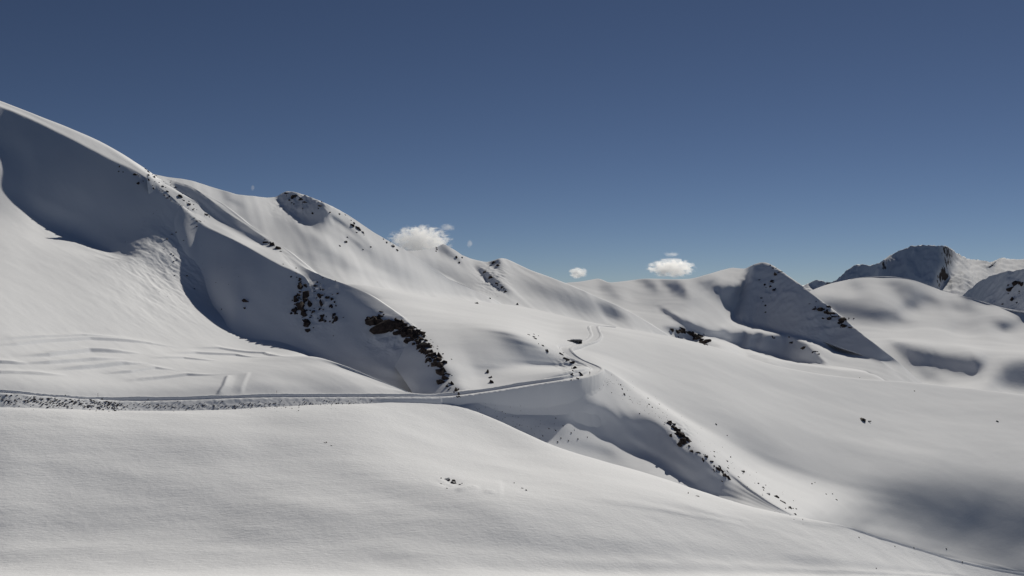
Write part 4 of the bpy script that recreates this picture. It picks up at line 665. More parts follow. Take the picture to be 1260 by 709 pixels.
        [1384.9, 1392.2, 1399.3, 1406, 1411.5, 1413.6, 1415.8, 1418.9, 1423.7, 1429.8, 1437.8, 1447.2, 1457.2, 1466.2, 1473.1, 1476.8, 1476.9, 1477.4, 1477.6, 1476.6, 1475, 1473.9, 1475.1, 1458.3, 1445.4, 1433.9, 1422.9, 1414.5, 1414, 1417.3, 1417.2, 1421.5, 1427.7, 1434.9, 1444.4, 1448.8, 1464, 1483.3, 1495.5, 1503.3, 1508.4, 1506.6, 1506, 1507.6, 1506.2, 1505.8, 1502, 1501.6, 1508.8, 1511.1, 1511.8, 1509.8, 1511.2, 1500.4, 1489.2, 1471.9, 1459.4, 1443.6, 1430, 1420.6, 1414, 1412.8, 1410.2, 1399.1, 1381.1, 1344.2, 1306.7, 1279.1, 1253.5],
        [1398.1, 1404.8, 1411.4, 1417.7, 1423.3, 1426.2, 1429.6, 1434.2, 1440.9, 1449, 1458.9, 1469.7, 1479.7, 1487.1, 1490.2, 1489.1, 1489.1, 1490.2, 1490.4, 1489, 1487.2, 1485.4, 1483.8, 1467.5, 1459.8, 1450.1, 1442.6, 1438.4, 1438.7, 1442, 1444.2, 1446.9, 1452.6, 1460.6, 1471.5, 1484.1, 1500.1, 1517.9, 1531.2, 1539.5, 1542.9, 1540.9, 1537.3, 1539.4, 1539.2, 1539.1, 1535.2, 1530.5, 1535, 1533.1, 1529.8, 1524, 1519.8, 1509.7, 1499, 1489.3, 1479.4, 1467.3, 1455.8, 1445.9, 1439.9, 1436.4, 1427.9, 1412.8, 1395.3, 1357.8, 1317.8, 1285.4, 1255.4],
        [1410.7, 1417, 1423.3, 1429.5, 1435.6, 1439.6, 1444.5, 1451.1, 1459.8, 1469.7, 1481.1, 1492.5, 1501.7, 1506.1, 1503.4, 1500.5, 1500.6, 1501.8, 1502.2, 1501, 1498.3, 1496.1, 1492.1, 1481.4, 1473.3, 1465.3, 1459.7, 1458.3, 1461, 1465.9, 1469.1, 1471.8, 1477.1, 1485.1, 1496.4, 1512.4, 1534.8, 1556.4, 1572.9, 1577.2, 1578.5, 1574.3, 1572.6, 1571.1, 1571.3, 1569.9, 1568.2, 1559.6, 1560.8, 1552.2, 1543.7, 1536, 1526.6, 1516.2, 1506.7, 1498.1, 1490.1, 1481.7, 1478.4, 1479.2, 1472.6, 1460.9, 1444.6, 1429, 1411.1, 1369.4, 1331.1, 1295.4, 1260.8],
        [1424.2, 1430.2, 1436.2, 1442.6, 1449.5, 1455, 1461.9, 1470.4, 1480.9, 1491.9, 1503.6, 1514.6, 1521.1, 1520.2, 1515.3, 1512.2, 1511.4, 1512.8, 1513.4, 1511.6, 1509.1, 1506.2, 1499.3, 1494, 1486.5, 1479.3, 1474.9, 1474.5, 1479.3, 1486.8, 1492.7, 1496.5, 1501.6, 1509.6, 1521.2, 1537.8, 1560.9, 1583.2, 1599.9, 1601.5, 1597.6, 1596, 1591.6, 1592.2, 1587.5, 1586.7, 1582.6, 1576.8, 1573.5, 1566.4, 1554.9, 1545, 1535.5, 1523.3, 1512.3, 1505.1, 1497.5, 1489.1, 1487.3, 1491.6, 1482.3, 1466.6, 1447.5, 1430.6, 1414.2, 1381.5, 1344.1, 1305.4, 1267.9],
        [1441.4, 1447.1, 1453.1, 1459.8, 1467.6, 1474.9, 1483.8, 1494.3, 1506, 1516.8, 1526.9, 1534.6, 1536, 1534, 1528, 1523.5, 1522.6, 1524.1, 1525.1, 1523.6, 1520.2, 1517.8, 1512.5, 1506.4, 1499.7, 1492.8, 1487.9, 1486.5, 1491.2, 1500.3, 1509.2, 1515.7, 1522.4, 1531, 1542.7, 1559.6, 1581.7, 1602.7, 1616.7, 1620.1, 1612.9, 1608.4, 1602.7, 1599.7, 1598.5, 1595, 1594.4, 1587.2, 1582.9, 1576.9, 1568.7, 1555.9, 1545, 1532, 1520, 1510.6, 1502.5, 1493.2, 1488.9, 1493, 1486, 1467.8, 1447, 1429.1, 1412.2, 1387.1, 1349.1, 1312.1, 1275.6],
        [1459.8, 1465.2, 1471.2, 1478.2, 1487, 1496, 1506.9, 1519.2, 1531.5, 1540.9, 1547.5, 1550.8, 1550.4, 1546.6, 1540.1, 1534.5, 1532.3, 1534.6, 1536.4, 1534.7, 1531.1, 1528.1, 1524.7, 1519.7, 1513.2, 1506.3, 1500.5, 1497.2, 1500.6, 1510.7, 1521.5, 1531.3, 1540.9, 1550.7, 1562.4, 1577.1, 1594.8, 1610.4, 1625.7, 1631.3, 1626.4, 1619.3, 1613.4, 1608.2, 1605.8, 1602.3, 1600.8, 1597.3, 1591.6, 1584.4, 1578, 1567.1, 1554.7, 1540.4, 1527.2, 1516.5, 1507.7, 1497.3, 1490.5, 1494.7, 1488.1, 1469.6, 1447.1, 1429.1, 1412.4, 1385.3, 1349.9, 1315.8, 1282.3],
        [1478.3, 1483.6, 1489.5, 1496.6, 1506, 1516.2, 1528.6, 1542.2, 1554.8, 1561.6, 1564.7, 1566.5, 1565, 1558.7, 1551.2, 1544.1, 1541.7, 1544.5, 1547.4, 1546.1, 1542.4, 1539.1, 1536.7, 1533.4, 1527, 1519.5, 1513.6, 1507.9, 1509.7, 1520.5, 1533.2, 1545.8, 1558, 1569, 1579.3, 1589.4, 1602.3, 1613, 1625.2, 1635.9, 1637.9, 1630.9, 1624.2, 1618.6, 1614.1, 1610.6, 1608.4, 1606.2, 1602, 1593.9, 1586.9, 1577.9, 1565.3, 1549.4, 1535, 1521.9, 1512.6, 1501.3, 1492.1, 1486.4, 1476.6, 1461.8, 1446.2, 1429.9, 1411.6, 1383, 1349.3, 1318.1, 1288.4],
        [1496.5, 1501.7, 1507.5, 1514.5, 1523.9, 1534.3, 1546.9, 1560.6, 1571.9, 1576, 1580.3, 1581.9, 1578.8, 1571.1, 1561.6, 1554, 1550, 1553.9, 1559.2, 1558.5, 1555.2, 1551.6, 1548.6, 1547, 1543.2, 1534.4, 1525.8, 1517.7, 1519, 1529.9, 1544.6, 1561.5, 1577.5, 1586.2, 1592.9, 1599.1, 1610.5, 1615.9, 1624.8, 1637, 1646.1, 1641.8, 1634.8, 1629.2, 1623.9, 1619.8, 1617.1, 1615.4, 1612.4, 1604.6, 1596.9, 1587.6, 1576.1, 1559.1, 1543.7, 1529.2, 1518.1, 1505.9, 1495.8, 1489.4, 1472.9, 1458.2, 1442.9, 1430, 1413.1, 1381.2, 1348.8, 1321.3, 1295.5],
        [1526.1, 1532.2, 1538.7, 1546.3, 1555.9, 1565.5, 1576.7, 1588.1, 1597.5, 1604, 1610.6, 1613.4, 1609.6, 1598.9, 1587, 1576.5, 1570.2, 1573.7, 1585, 1590.4, 1590.8, 1589.1, 1584.4, 1582.3, 1582.9, 1566.5, 1547.5, 1537.2, 1542.4, 1557.6, 1578.4, 1596, 1606.1, 1611.1, 1615.5, 1614.6, 1619, 1625.7, 1630, 1639.6, 1657.2, 1662.4, 1657.7, 1651.5, 1644.7, 1639.8, 1638.2, 1636.6, 1633.7, 1626.4, 1617.7, 1607.7, 1596.3, 1579.6, 1562.7, 1546.2, 1532.3, 1517.9, 1504.9, 1496.5, 1478.4, 1461.2, 1444.1, 1431, 1420.7, 1385.7, 1355, 1329.8, 1306.3],
        [1552.4, 1559.9, 1567.8, 1576.2, 1585.6, 1593.4, 1601.9, 1610.7, 1621.7, 1630.3, 1638.6, 1644, 1642.2, 1631.1, 1617.5, 1604.6, 1595, 1597.3, 1612.6, 1627.2, 1636.7, 1628.2, 1614.9, 1618.7, 1616.3, 1595.1, 1571.7, 1556.5, 1571.3, 1590.9, 1603.7, 1616.3, 1626.8, 1629.5, 1630.5, 1637.6, 1642.9, 1643.9, 1647.9, 1652.6, 1664.2, 1678, 1679.5, 1672.6, 1666, 1661.3, 1659.5, 1658.3, 1656.7, 1649.7, 1640.4, 1629.2, 1616.6, 1599.2, 1581.2, 1563.9, 1548.1, 1532.1, 1518.6, 1506.4, 1484.9, 1466, 1446.8, 1433.2, 1428.9, 1394.7, 1367, 1342.7, 1319.4],
        [1577.6, 1586.7, 1595.9, 1605.2, 1614.5, 1620.6, 1627.8, 1637.1, 1648.6, 1658.1, 1667.6, 1674.9, 1677.3, 1667.7, 1653.4, 1638.6, 1626.6, 1629.2, 1645.2, 1666.1, 1670.5, 1657.1, 1646.5, 1650.6, 1639.3, 1622.4, 1599, 1592.5, 1605, 1616.2, 1622.5, 1634.6, 1649.3, 1668.3, 1688.5, 1707.7, 1718.9, 1720.6, 1719.7, 1715.5, 1708.8, 1708.5, 1706.5, 1700.7, 1689.6, 1684, 1683.7, 1683.5, 1681.3, 1674.2, 1664.8, 1651.8, 1639, 1619.6, 1600.8, 1582.5, 1565.3, 1548.5, 1532.9, 1515, 1492.6, 1471.2, 1449.2, 1437.9, 1435.5, 1407, 1385, 1360, 1334.7],
        [1601.8, 1612.5, 1623, 1633.2, 1643, 1648.9, 1656.5, 1666.4, 1678.3, 1688.7, 1699.5, 1709.3, 1714.5, 1708.2, 1693.9, 1677.3, 1663.5, 1669.2, 1685.2, 1702.7, 1699.2, 1688.3, 1684.6, 1681.2, 1668.9, 1654.2, 1637, 1637.3, 1643.2, 1647.8, 1655, 1674.4, 1708.9, 1736.4, 1760.1, 1781.3, 1796.9, 1804.3, 1805.6, 1804.9, 1805.3, 1795.5, 1761.4, 1726.6, 1709.7, 1707.7, 1710.5, 1710.3, 1707.4, 1699.5, 1689.5, 1675, 1660.5, 1639.8, 1619, 1603.7, 1580.6, 1566.2, 1545, 1523.6, 1500.1, 1474.2, 1454.6, 1444.7, 1440.9, 1426.7, 1405.3, 1378.6, 1350.7],
        [1611.1, 1622.4, 1633.6, 1644.8, 1655.7, 1662.6, 1670.4, 1679.5, 1689.8, 1697.9, 1705.2, 1710.2, 1710.7, 1707.5, 1702.3, 1696.5, 1694.1, 1699.4, 1707.9, 1714.2, 1713.7, 1711.1, 1710.3, 1708, 1702.2, 1695.1, 1688.6, 1686.8, 1688.9, 1693.6, 1701.6, 1714.7, 1732.6, 1751.2, 1768.1, 1782.4, 1793.1, 1799.2, 1801.2, 1800.7, 1796.6, 1785.2, 1766.3, 1747.7, 1736.2, 1732.9, 1730.2, 1726.9, 1724.8, 1714.9, 1701.5, 1687.9, 1666.8, 1645.8, 1624.1, 1605.8, 1585.9, 1566.8, 1546.2, 1526.6, 1504.7, 1478.9, 1456.3, 1447.8, 1441.9, 1427.7, 1403.8, 1379.6, 1355.2],
        [1620.5, 1632.4, 1644.3, 1656.2, 1668, 1675.5, 1683.3, 1691.7, 1700.5, 1706.5, 1711.4, 1714.4, 1715.2, 1716, 1716.4, 1717.4, 1719.9, 1725.5, 1731.1, 1735.4, 1738.4, 1739, 1738.6, 1737.4, 1735.4, 1733.6, 1732.2, 1731.2, 1732.1, 1735.2, 1740.7, 1747.8, 1756.3, 1766.2, 1776.1, 1784.4, 1790.6, 1794.6, 1795.8, 1794, 1788.3, 1779.3, 1768.9, 1759.2, 1751.3, 1746.4, 1742.7, 1739.3, 1735.3, 1724.5, 1710.3, 1694, 1675.5, 1653.6, 1632.7, 1612.8, 1594, 1573.1, 1552.6, 1532.3, 1511.4, 1489, 1469.7, 1455.5, 1443.9, 1423.7, 1403.3, 1381.9, 1360.1],
        [1629.9, 1642.3, 1654.8, 1667.2, 1679.4, 1687.1, 1694.8, 1702.6, 1710.3, 1715, 1718.8, 1721.9, 1724.4, 1728, 1731.9, 1736.1, 1740.7, 1747.3, 1753.4, 1758.8, 1763.3, 1765, 1765.2, 1765, 1764.8, 1765.5, 1766.3, 1766.7, 1767.3, 1768.8, 1771, 1773.5, 1776.4, 1780.1, 1784.2, 1787.7, 1790.3, 1791.8, 1791.5, 1789, 1784, 1777.5, 1771, 1764.8, 1759.1, 1754.6, 1751, 1747.4, 1742.7, 1731.2, 1716.7, 1700.4, 1683.3, 1662.5, 1642.2, 1622.5, 1603.6, 1582.5, 1561.7, 1541.4, 1521.6, 1501, 1482.1, 1464.8, 1448.9, 1426.4, 1405.6, 1385.4, 1365.3],
        [1639.8, 1652.6, 1665.4, 1678.1, 1690.5, 1698.2, 1705.7, 1713, 1720.1, 1724.3, 1728.2, 1732, 1736.1, 1741.4, 1746.9, 1752.4, 1758, 1765.7, 1773.1, 1779.8, 1785.2, 1787.3, 1787.8, 1788.1, 1788.6, 1790.1, 1791.6, 1792.6, 1793.1, 1793.3, 1793.3, 1792.9, 1792.5, 1792.7, 1793, 1793.3, 1793.2, 1792.7, 1791.2, 1788.5, 1784.4, 1779.4, 1774.3, 1769.3, 1764.5, 1760.8, 1757.5, 1753.9, 1749, 1737.4, 1723.1, 1707.7, 1691.7, 1672.1, 1652.7, 1633.6, 1614.9, 1593.8, 1573.1, 1553.1, 1533.8, 1513.6, 1494, 1475.1, 1457.2, 1433.2, 1411.6, 1391.4, 1371.8],
        [1678.2, 1691.1, 1704, 1716.9, 1729.2, 1736.8, 1744.1, 1751.3, 1758.3, 1762.5, 1766.8, 1771.4, 1776.3, 1782.5, 1788.5, 1794.3, 1800.4, 1808.8, 1817.2, 1824.8, 1830.7, 1832.9, 1833.6, 1833.9, 1834.3, 1835.8, 1837.2, 1838.2, 1838.4, 1838, 1836.9, 1835.2, 1833.3, 1831.8, 1830.3, 1828.8, 1827.2, 1825.6, 1823.5, 1820.8, 1817.1, 1812.6, 1807.8, 1802.8, 1798.2, 1794.8, 1791.8, 1788.3, 1783.5, 1772.3, 1758.5, 1743.9, 1728.9, 1710.3, 1691.8, 1673.3, 1654.9, 1634.2, 1613.7, 1593.9, 1574.6, 1554.1, 1533.9, 1514.2, 1495.5, 1470.7, 1448.4, 1427.8, 1407.9],
        [1719, 1731.9, 1744.8, 1757.6, 1769.9, 1777.4, 1784.6, 1791.8, 1798.9, 1803.5, 1808.3, 1813.4, 1818.6, 1824.9, 1830.9, 1836.6, 1842.7, 1851.3, 1860.2, 1868.2, 1874.4, 1876.7, 1877.3, 1877.3, 1877.2, 1878.2, 1879.2, 1879.8, 1879.8, 1879.2, 1877.8, 1875.9, 1873.8, 1872, 1870.1, 1868.1, 1866, 1864, 1861.7, 1859, 1855.3, 1850.7, 1845.5, 1840.2, 1835.3, 1831.8, 1828.8, 1825.4, 1820.9, 1810.1, 1797, 1783.1, 1768.9, 1751, 1733.3, 1715.4, 1697.5, 1677.1, 1656.9, 1637, 1617.6, 1596.7, 1576.1, 1556.1, 1537, 1511.8, 1489.1, 1468, 1447.6],
        [1759.9, 1772.7, 1785.5, 1798.2, 1810.4, 1817.8, 1825, 1832.3, 1839.8, 1844.7, 1849.9, 1855.2, 1860.5, 1866.5, 1872.2, 1877.5, 1883.3, 1892, 1900.9, 1909, 1915.3, 1917.5, 1917.8, 1917.4, 1916.7, 1917.1, 1917.5, 1917.6, 1917.4, 1916.8, 1915.8, 1914.3, 1912.8, 1911.4, 1910, 1908.3, 1906.4, 1904.5, 1902.2, 1899.5, 1895.5, 1890.5, 1884.7, 1878.8, 1873.3, 1869.5, 1866.3, 1863.1, 1858.9, 1848.5, 1836, 1822.7, 1809.2, 1792, 1774.8, 1757.5, 1740.1, 1720, 1699.8, 1680, 1660.4, 1639.1, 1618.3, 1598.1, 1579, 1553.6, 1530.6, 1509.1, 1488.2],
        [1800, 1812.7, 1825.4, 1837.9, 1850, 1857.4, 1864.6, 1872.2, 1879.9, 1885.3, 1890.7, 1896.2, 1901.3, 1907.1, 1912.2, 1917.1, 1922.6, 1931, 1939.8, 1947.9, 1954.1, 1956.2, 1956.2, 1955.3, 1954.1, 1953.7, 1953.5, 1953.2, 1952.8, 1952.4, 1951.8, 1951.1, 1950.3, 1949.9, 1949.3, 1948.2, 1946.8, 1945.2, 1943, 1940.2, 1935.9, 1930.3, 1923.9, 1917.2, 1911.1, 1906.8, 1903.5, 1900.3, 1896.4, 1886.4, 1874.4, 1861.8, 1848.8, 1832.2, 1815.7, 1798.9, 1781.9, 1762, 1742, 1722.1, 1702.2, 1680.8, 1659.8, 1639.6, 1620.4, 1594.9, 1571.7, 1549.8, 1528.4],
    ],
    'L': [
        [1340, 1352.2, 1364.6, 1377.1, 1389.9, 1397.8, 1405.5, 1413.1, 1420, 1426.7, 1432.3, 1437.3, 1441.5, 1445.2, 1448.2, 1450.1, 1451, 1451, 1449.9, 1448, 1445.6, 1442.8, 1440.2, 1437.9, 1436.2, 1435.6, 1435.2, 1434.5, 1432.9, 1428.9, 1423.3, 1416.6, 1409, 1400.3, 1392.1, 1385.1, 1380.2, 1378.5, 1379.4, 1381.7, 1384.7, 1387, 1388.7, 1390.5, 1392.2],
        [1352.7, 1364.8, 1377.2, 1389.6, 1402.2, 1410, 1417.5, 1424.8, 1431.3, 1437.3, 1442.1, 1446.2, 1449.8, 1453.3, 1456.4, 1459.1, 1461.2, 1462.6, 1463.2, 1463, 1461.9, 1460.1, 1457.8, 1455.2, 1452.7, 1450.7, 1448.9, 1447, 1444.8, 1441.1, 1436.9, 1432.1, 1426.9, 1420.5, 1414.2, 1408.5, 1404, 1401.9, 1401.5, 1401.9, 1402.4, 1402.2, 1401.3, 1400.7, 1400],
        [1366.4, 1378.5, 1390.8, 1403.2, 1415.8, 1423.4, 1430.9, 1437.9, 1444.1, 1449.5, 1453.6, 1457, 1460, 1463.1, 1466.4, 1469.7, 1473, 1476.2, 1478.6, 1480.2, 1480.7, 1479.8, 1477.9, 1475.1, 1471.6, 1468, 1464.4, 1460.9, 1457.8, 1454.4, 1451.4, 1448.9, 1446.3, 1442.7, 1438.8, 1434.6, 1430.8, 1428.3, 1426.3, 1424.3, 1422.1, 1419.1, 1415.6, 1412.4, 1409.3],
        [1381.4, 1393.5, 1405.8, 1418.1, 1430.7, 1438.3, 1445.7, 1452.6, 1458.5, 1463.5, 1467.1, 1469.8, 1472.2, 1474.8, 1478, 1481.7, 1486.2, 1491.2, 1495.9, 1499.8, 1502.2, 1502.6, 1501.1, 1497.6, 1492.8, 1487.4, 1481.6, 1476, 1471.5, 1467.6, 1465.5, 1465.3, 1466.1, 1466.1, 1465.7, 1464.2, 1461.5, 1458.3, 1454.2, 1449.1, 1443.7, 1437.6, 1431.5, 1425.9, 1420.6],
        [1399.9, 1412.3, 1424.9, 1437.5, 1450.5, 1458.4, 1466, 1473.2, 1479.3, 1484.6, 1488.5, 1491.3, 1493.4, 1495.7, 1498.4, 1502.1, 1507.4, 1514.1, 1521.4, 1528.2, 1533, 1534.9, 1533.4, 1528.8, 1522, 1514.3, 1506.2, 1498.3, 1491.6, 1486.2, 1484, 1485.5, 1490, 1495.1, 1500.1, 1502.7, 1501.6, 1497, 1489.7, 1481, 1472.1, 1463, 1454.3, 1446.7, 1439.6],
        [1440.3, 1454.5, 1469.2, 1484.1, 1499.7, 1509.5, 1519.2, 1528.4, 1537, 1546, 1553.6, 1559.8, 1564.5, 1567.4, 1569.9, 1573.1, 1578.1, 1585.7, 1595.4, 1605.4, 1613.3, 1616.6, 1614.3, 1607, 1596.7, 1585.8, 1575.3, 1565.3, 1555.8, 1547.2, 1542.6, 1544.1, 1551.9, 1563.6, 1576.5, 1584.6, 1583.8, 1576.3, 1565.2, 1552.8, 1540.7, 1528.7, 1517.9, 1508.8, 1500.5],
        [1489.5, 1505.9, 1522.9, 1540.4, 1559.2, 1571, 1583.1, 1595.1, 1606.9, 1620.9, 1633.8, 1645.1, 1653.6, 1658, 1660.5, 1662.4, 1665.5, 1671.8, 1682.1, 1695.3, 1706.9, 1711.4, 1706.9, 1695.7, 1681.2, 1666.6, 1655.3, 1645.1, 1634.1, 1621, 1610.1, 1608, 1616.6, 1637.2, 1661, 1674.7, 1672.1, 1661.3, 1648.6, 1634.4, 1619.9, 1606.3, 1594.6, 1585, 1576.1],
        [1544.1, 1562.1, 1580.7, 1600.3, 1621.5, 1635, 1649.2, 1663.6, 1678.7, 1697.9, 1716.6, 1733.7, 1746.9, 1753.8, 1756.7, 1757.6, 1757.5, 1759, 1764.8, 1778.1, 1790.9, 1795.2, 1787.6, 1773.7, 1756.7, 1739, 1728, 1718.9, 1710.5, 1695.2, 1673.8, 1662.5, 1671.5, 1701.2, 1727.8, 1733.9, 1733.3, 1729, 1722.6, 1710.1, 1695.2, 1682.9, 1672.3, 1663.1, 1654.2],
        [1600.6, 1618.6, 1637.3, 1657.1, 1678.6, 1692.5, 1707.3, 1722.9, 1740.2, 1763.5, 1787.4, 1809.9, 1828.2, 1838.2, 1842.6, 1842.9, 1840.1, 1835.9, 1830.8, 1828.7, 1829.7, 1827.1, 1823.7, 1811.9, 1799.2, 1793, 1787.9, 1781.2, 1774.1, 1764.4, 1741.6, 1717.6, 1718.6, 1738.4, 1756.4, 1760.6, 1762, 1761.5, 1759.1, 1755.5, 1752.5, 1746.3, 1737.7, 1729.1, 1720.5],
        [1635.2, 1651.1, 1667.6, 1685.2, 1704.3, 1716.5, 1730, 1744.8, 1762.1, 1786.9, 1813.3, 1839.4, 1861.6, 1875, 1881.3, 1881.7, 1877, 1874, 1869.6, 1860.9, 1854, 1849.8, 1847.3, 1842.7, 1837.7, 1829.6, 1821, 1809.3, 1800.9, 1793.3, 1782.1, 1763.1, 1751.4, 1755.9, 1769.7, 1775.3, 1777, 1777.5, 1775.4, 1771.9, 1770.6, 1765.5, 1758.2, 1750.6, 1742.8],
        [1670.3, 1683.6, 1697.4, 1712.1, 1728.1, 1738.2, 1749.9, 1763.6, 1780.8, 1806.5, 1835.3, 1865.1, 1891.8, 1909.6, 1918.8, 1920.6, 1919.7, 1909.1, 1895.3, 1887.6, 1880.1, 1877.9, 1876.4, 1868.3, 1862.2, 1851.9, 1841.3, 1828.6, 1818, 1807.2, 1798, 1797.6, 1790.8, 1780.8, 1784.2, 1790.4, 1792.8, 1793.4, 1791.7, 1788.2, 1784.5, 1778.9, 1772, 1765.4, 1759],
        [1707.7, 1718.3, 1729.4, 1741.3, 1754.3, 1762.7, 1772.9, 1785.7, 1802.9, 1829.6, 1860.9, 1894.1, 1925.1, 1947.6, 1959.6, 1962.8, 1953.6, 1933.8, 1916.5, 1902.4, 1895.2, 1889.7, 1889.9, 1885.3, 1877.4, 1869.4, 1857.3, 1845.6, 1834.8, 1822.4, 1811.9, 1813.5, 1829.4, 1816.4, 1802.8, 1805.7, 1808.5, 1809.5, 1807.7, 1804.2, 1800.2, 1792.3, 1785.5, 1780.5, 1776.1],
        [1749.3, 1757.5, 1766.1, 1775.7, 1786.5, 1793.9, 1803.7, 1816.4, 1834.2, 1861.8, 1894.9, 1930.6, 1963.8, 1986, 1998.8, 2000.5, 1984.3, 1960.9, 1938, 1921.7, 1911.8, 1906.8, 1903.6, 1902.7, 1895.3, 1889.6, 1879.6, 1867.1, 1857.9, 1845.6, 1830.6, 1836.9, 1866.2, 1862.6, 1836.6, 1827.2, 1826.6, 1825.6, 1824.1, 1819.8, 1813.4, 1807.6, 1803.7, 1801.3, 1799.4],
        [1804.8, 1811.1, 1818.1, 1826.4, 1836.5, 1844.9, 1856.1, 1870.8, 1890.5, 1919.2, 1953, 1988.8, 2020, 2029.6, 2033.9, 2032.5, 2019.3, 1995.3, 1970.7, 1948.6, 1933.1, 1924.9, 1921.6, 1921.7, 1918.1, 1917.4, 1914.2, 1904.4, 1893.5, 1881.2, 1864.7, 1875.6, 1900.7, 1902.5, 1881.2, 1860.8, 1850.5, 1846.1, 1842.3, 1839, 1840.3, 1842.1, 1842.6, 1842.9, 1843],
        [1865.3, 1870.3, 1876.1, 1883.8, 1894.5, 1905, 1919.2, 1937.1, 1959.6, 1989.2, 2021.2, 2051.2, 2072.4, 2078.9, 2080.5, 2077.5, 2063.3, 2037.3, 2010.5, 1985.6, 1965.2, 1952.6, 1946.5, 1948.3, 1951.6, 1956.8, 1958.1, 1953.6, 1943.8, 1932, 1925.8, 1930.3, 1939.5, 1936.6, 1919.2, 1897.1, 1879.8, 1872.2, 1872.3, 1877.4, 1884.1, 1888.9, 1891.5, 1893.4, 1894.8],
        [1927.7, 1931.5, 1936.4, 1943.8, 1955.5, 1968.6, 1986.4, 2008.4, 2034.3, 2064.7, 2093.9, 2117.8, 2133.4, 2139.2, 2138, 2135.9, 2126.4, 2105.2, 2082.8, 2056.4, 2032.4, 2015.3, 2005.5, 2003.9, 2008.6, 2013.8, 2018.1, 2019.3, 2016.1, 2010.7, 2005.9, 2000.9, 1994.4, 1982.2, 1964.7, 1944.3, 1927, 1918.8, 1921.2, 1929.8, 1937.9, 1942.7, 1944.9, 1946.6, 1948.1],
        [1992.8, 1995.6, 1999.8, 2007.1, 2019.6, 2035.1, 2056.1, 2082.2, 2112.1, 2144.5, 2173.1, 2193.3, 2203.2, 2204.8, 2206.5, 2207.9, 2205.8, 2196.6, 2183, 2162.5, 2138.2, 2116.2, 2099, 2089.5, 2087.5, 2089.4, 2095.7, 2103.6, 2109.1, 2108.8, 2100, 2083.5, 2064.3, 2044.1, 2026.4, 2010.1, 1997.6, 1991.9, 1993.1, 1997.1, 2001.1, 2002.5, 2002.5, 2003, 2003.6],
        [2081.8, 2084.5, 2088.5, 2095.6, 2108, 2123.7, 2145.9, 2174.1, 2207, 2243.1, 2274.5, 2293.8, 2297.7, 2298, 2300, 2300.9, 2301.8, 2304, 2301.8, 2293.9, 2278.1, 2252.1, 2226.7, 2208.1, 2197.8, 2193.4, 2197.6, 2210.2, 2226, 2231.8, 2218.1, 2189.6, 2160.4, 2136.5, 2121.9, 2112.5, 2104.8, 2098, 2093.1, 2089.8, 2086.8, 2082.7, 2080, 2079.3, 2079.3],
        [2171.1, 2174.2, 2178.3, 2185.1, 2196.3, 2210.6, 2231.8, 2259.9, 2294.1, 2333.5, 2370.1, 2390.9, 2383.9, 2376.1, 2366.7, 2361.8, 2362.2, 2364.8, 2369.4, 2379.9, 2387.5, 2376.3, 2350.8, 2327.2, 2311.1, 2298.8, 2295.2, 2305, 2326.7, 2340.8, 2324.2, 2287.3, 2250.1, 2222, 2214.6, 2217.1, 2209.4, 2193.6, 2181.8, 2174.5, 2167.9, 2160.7, 2157.2, 2155.8, 2155.2],
        [2263.3, 2267.2, 2271.8, 2278.2, 2287.6, 2298.6, 2316.4, 2341.8, 2374, 2411.6, 2444.1, 2445.9, 2439, 2427.3, 2413.1, 2400.3, 2393.7, 2394.4, 2400.9, 2411.6, 2425.3, 2440.9, 2442.8, 2433.9, 2421.3, 2404.9, 2390.1, 2383, 2388.6, 2399.9, 2389.8, 2356.5, 2319.5, 2290.3, 2298.4, 2318.2, 2302, 2271.5, 2257.2, 2247.8, 2241.7, 2238.3, 2236.9, 2235, 2233.1],
        [2347.6, 2352.6, 2358, 2364.4, 2372.1, 2378.9, 2390.6, 2409.5, 2435.8, 2464.3, 2479, 2481.9, 2478.9, 2470.6, 2457.6, 2442.8, 2431.6, 2427.5, 2432.3, 2448.1, 2473.3, 2527.5, 2551.5, 2561.3, 2544.8, 2523.3, 2500.4, 2475.1, 2460.9, 2461.2, 2453.3, 2424.9, 2385.4, 2353.6, 2352.8, 2352.4, 2355.2, 2344, 2335.4, 2320.2, 2312.1, 2309.7, 2307.5, 2304, 2301],
        [2409.4, 2415.2, 2421.4, 2428.5, 2436.3, 2440.4, 2445.6, 2454.3, 2469.2, 2489.3, 2508.7, 2522.8, 2529.3, 2531.8, 2530.9, 2522, 2515.6, 2515.6, 2530.3, 2559, 2582.6, 2582.9, 2590.9, 2608.3, 2630.7, 2639.1, 2621.6, 2589.1, 2570.6, 2565.8, 2544.7, 2509.8, 2471.7, 2432.2, 2394.6, 2377.9, 2393.3, 2413.2, 2397.6, 2388.8, 2378.9, 2359.3, 2350.1, 2345.5, 2343.6],
        [2473.1, 2479.6, 2486.9, 2495.4, 2505.6, 2510.4, 2512.3, 2512.1, 2524.8, 2548.5, 2572.9, 2603.1, 2630.6, 2663.8, 2682.5, 2665, 2640.1, 2639.2, 2665.5, 2677.7, 2660.1, 2645.3, 2646, 2652.6, 2674.8, 2688.1, 2685.3, 2677.1, 2661.1, 2630.4, 2611.1, 2571.8, 2541.7, 2516.6, 2482.3, 2456, 2455.6, 2440.7, 2424.9, 2414.7, 2407.1, 2393.9, 2386.9, 2386, 2389.7],
        [2536.3, 2543.4, 2551.7, 2561.7, 2575.2, 2584.5, 2593.4, 2601.4, 2622.3, 2650.2, 2679.3, 2709.7, 2736, 2761.2, 2763.8, 2751.9, 2750.6, 2761.3, 2766.3, 2744.3, 2716.7, 2694.4, 2686.5, 2700.5, 2731.6, 2756, 2766.7, 2771.2, 2751.7, 2716.8, 2678, 2631, 2612.2, 2590.9, 2558.2, 2534.1, 2504.7, 2463.5, 2443.2, 2431.4, 2422.6, 2412.6, 2415, 2426.1, 2442.4],
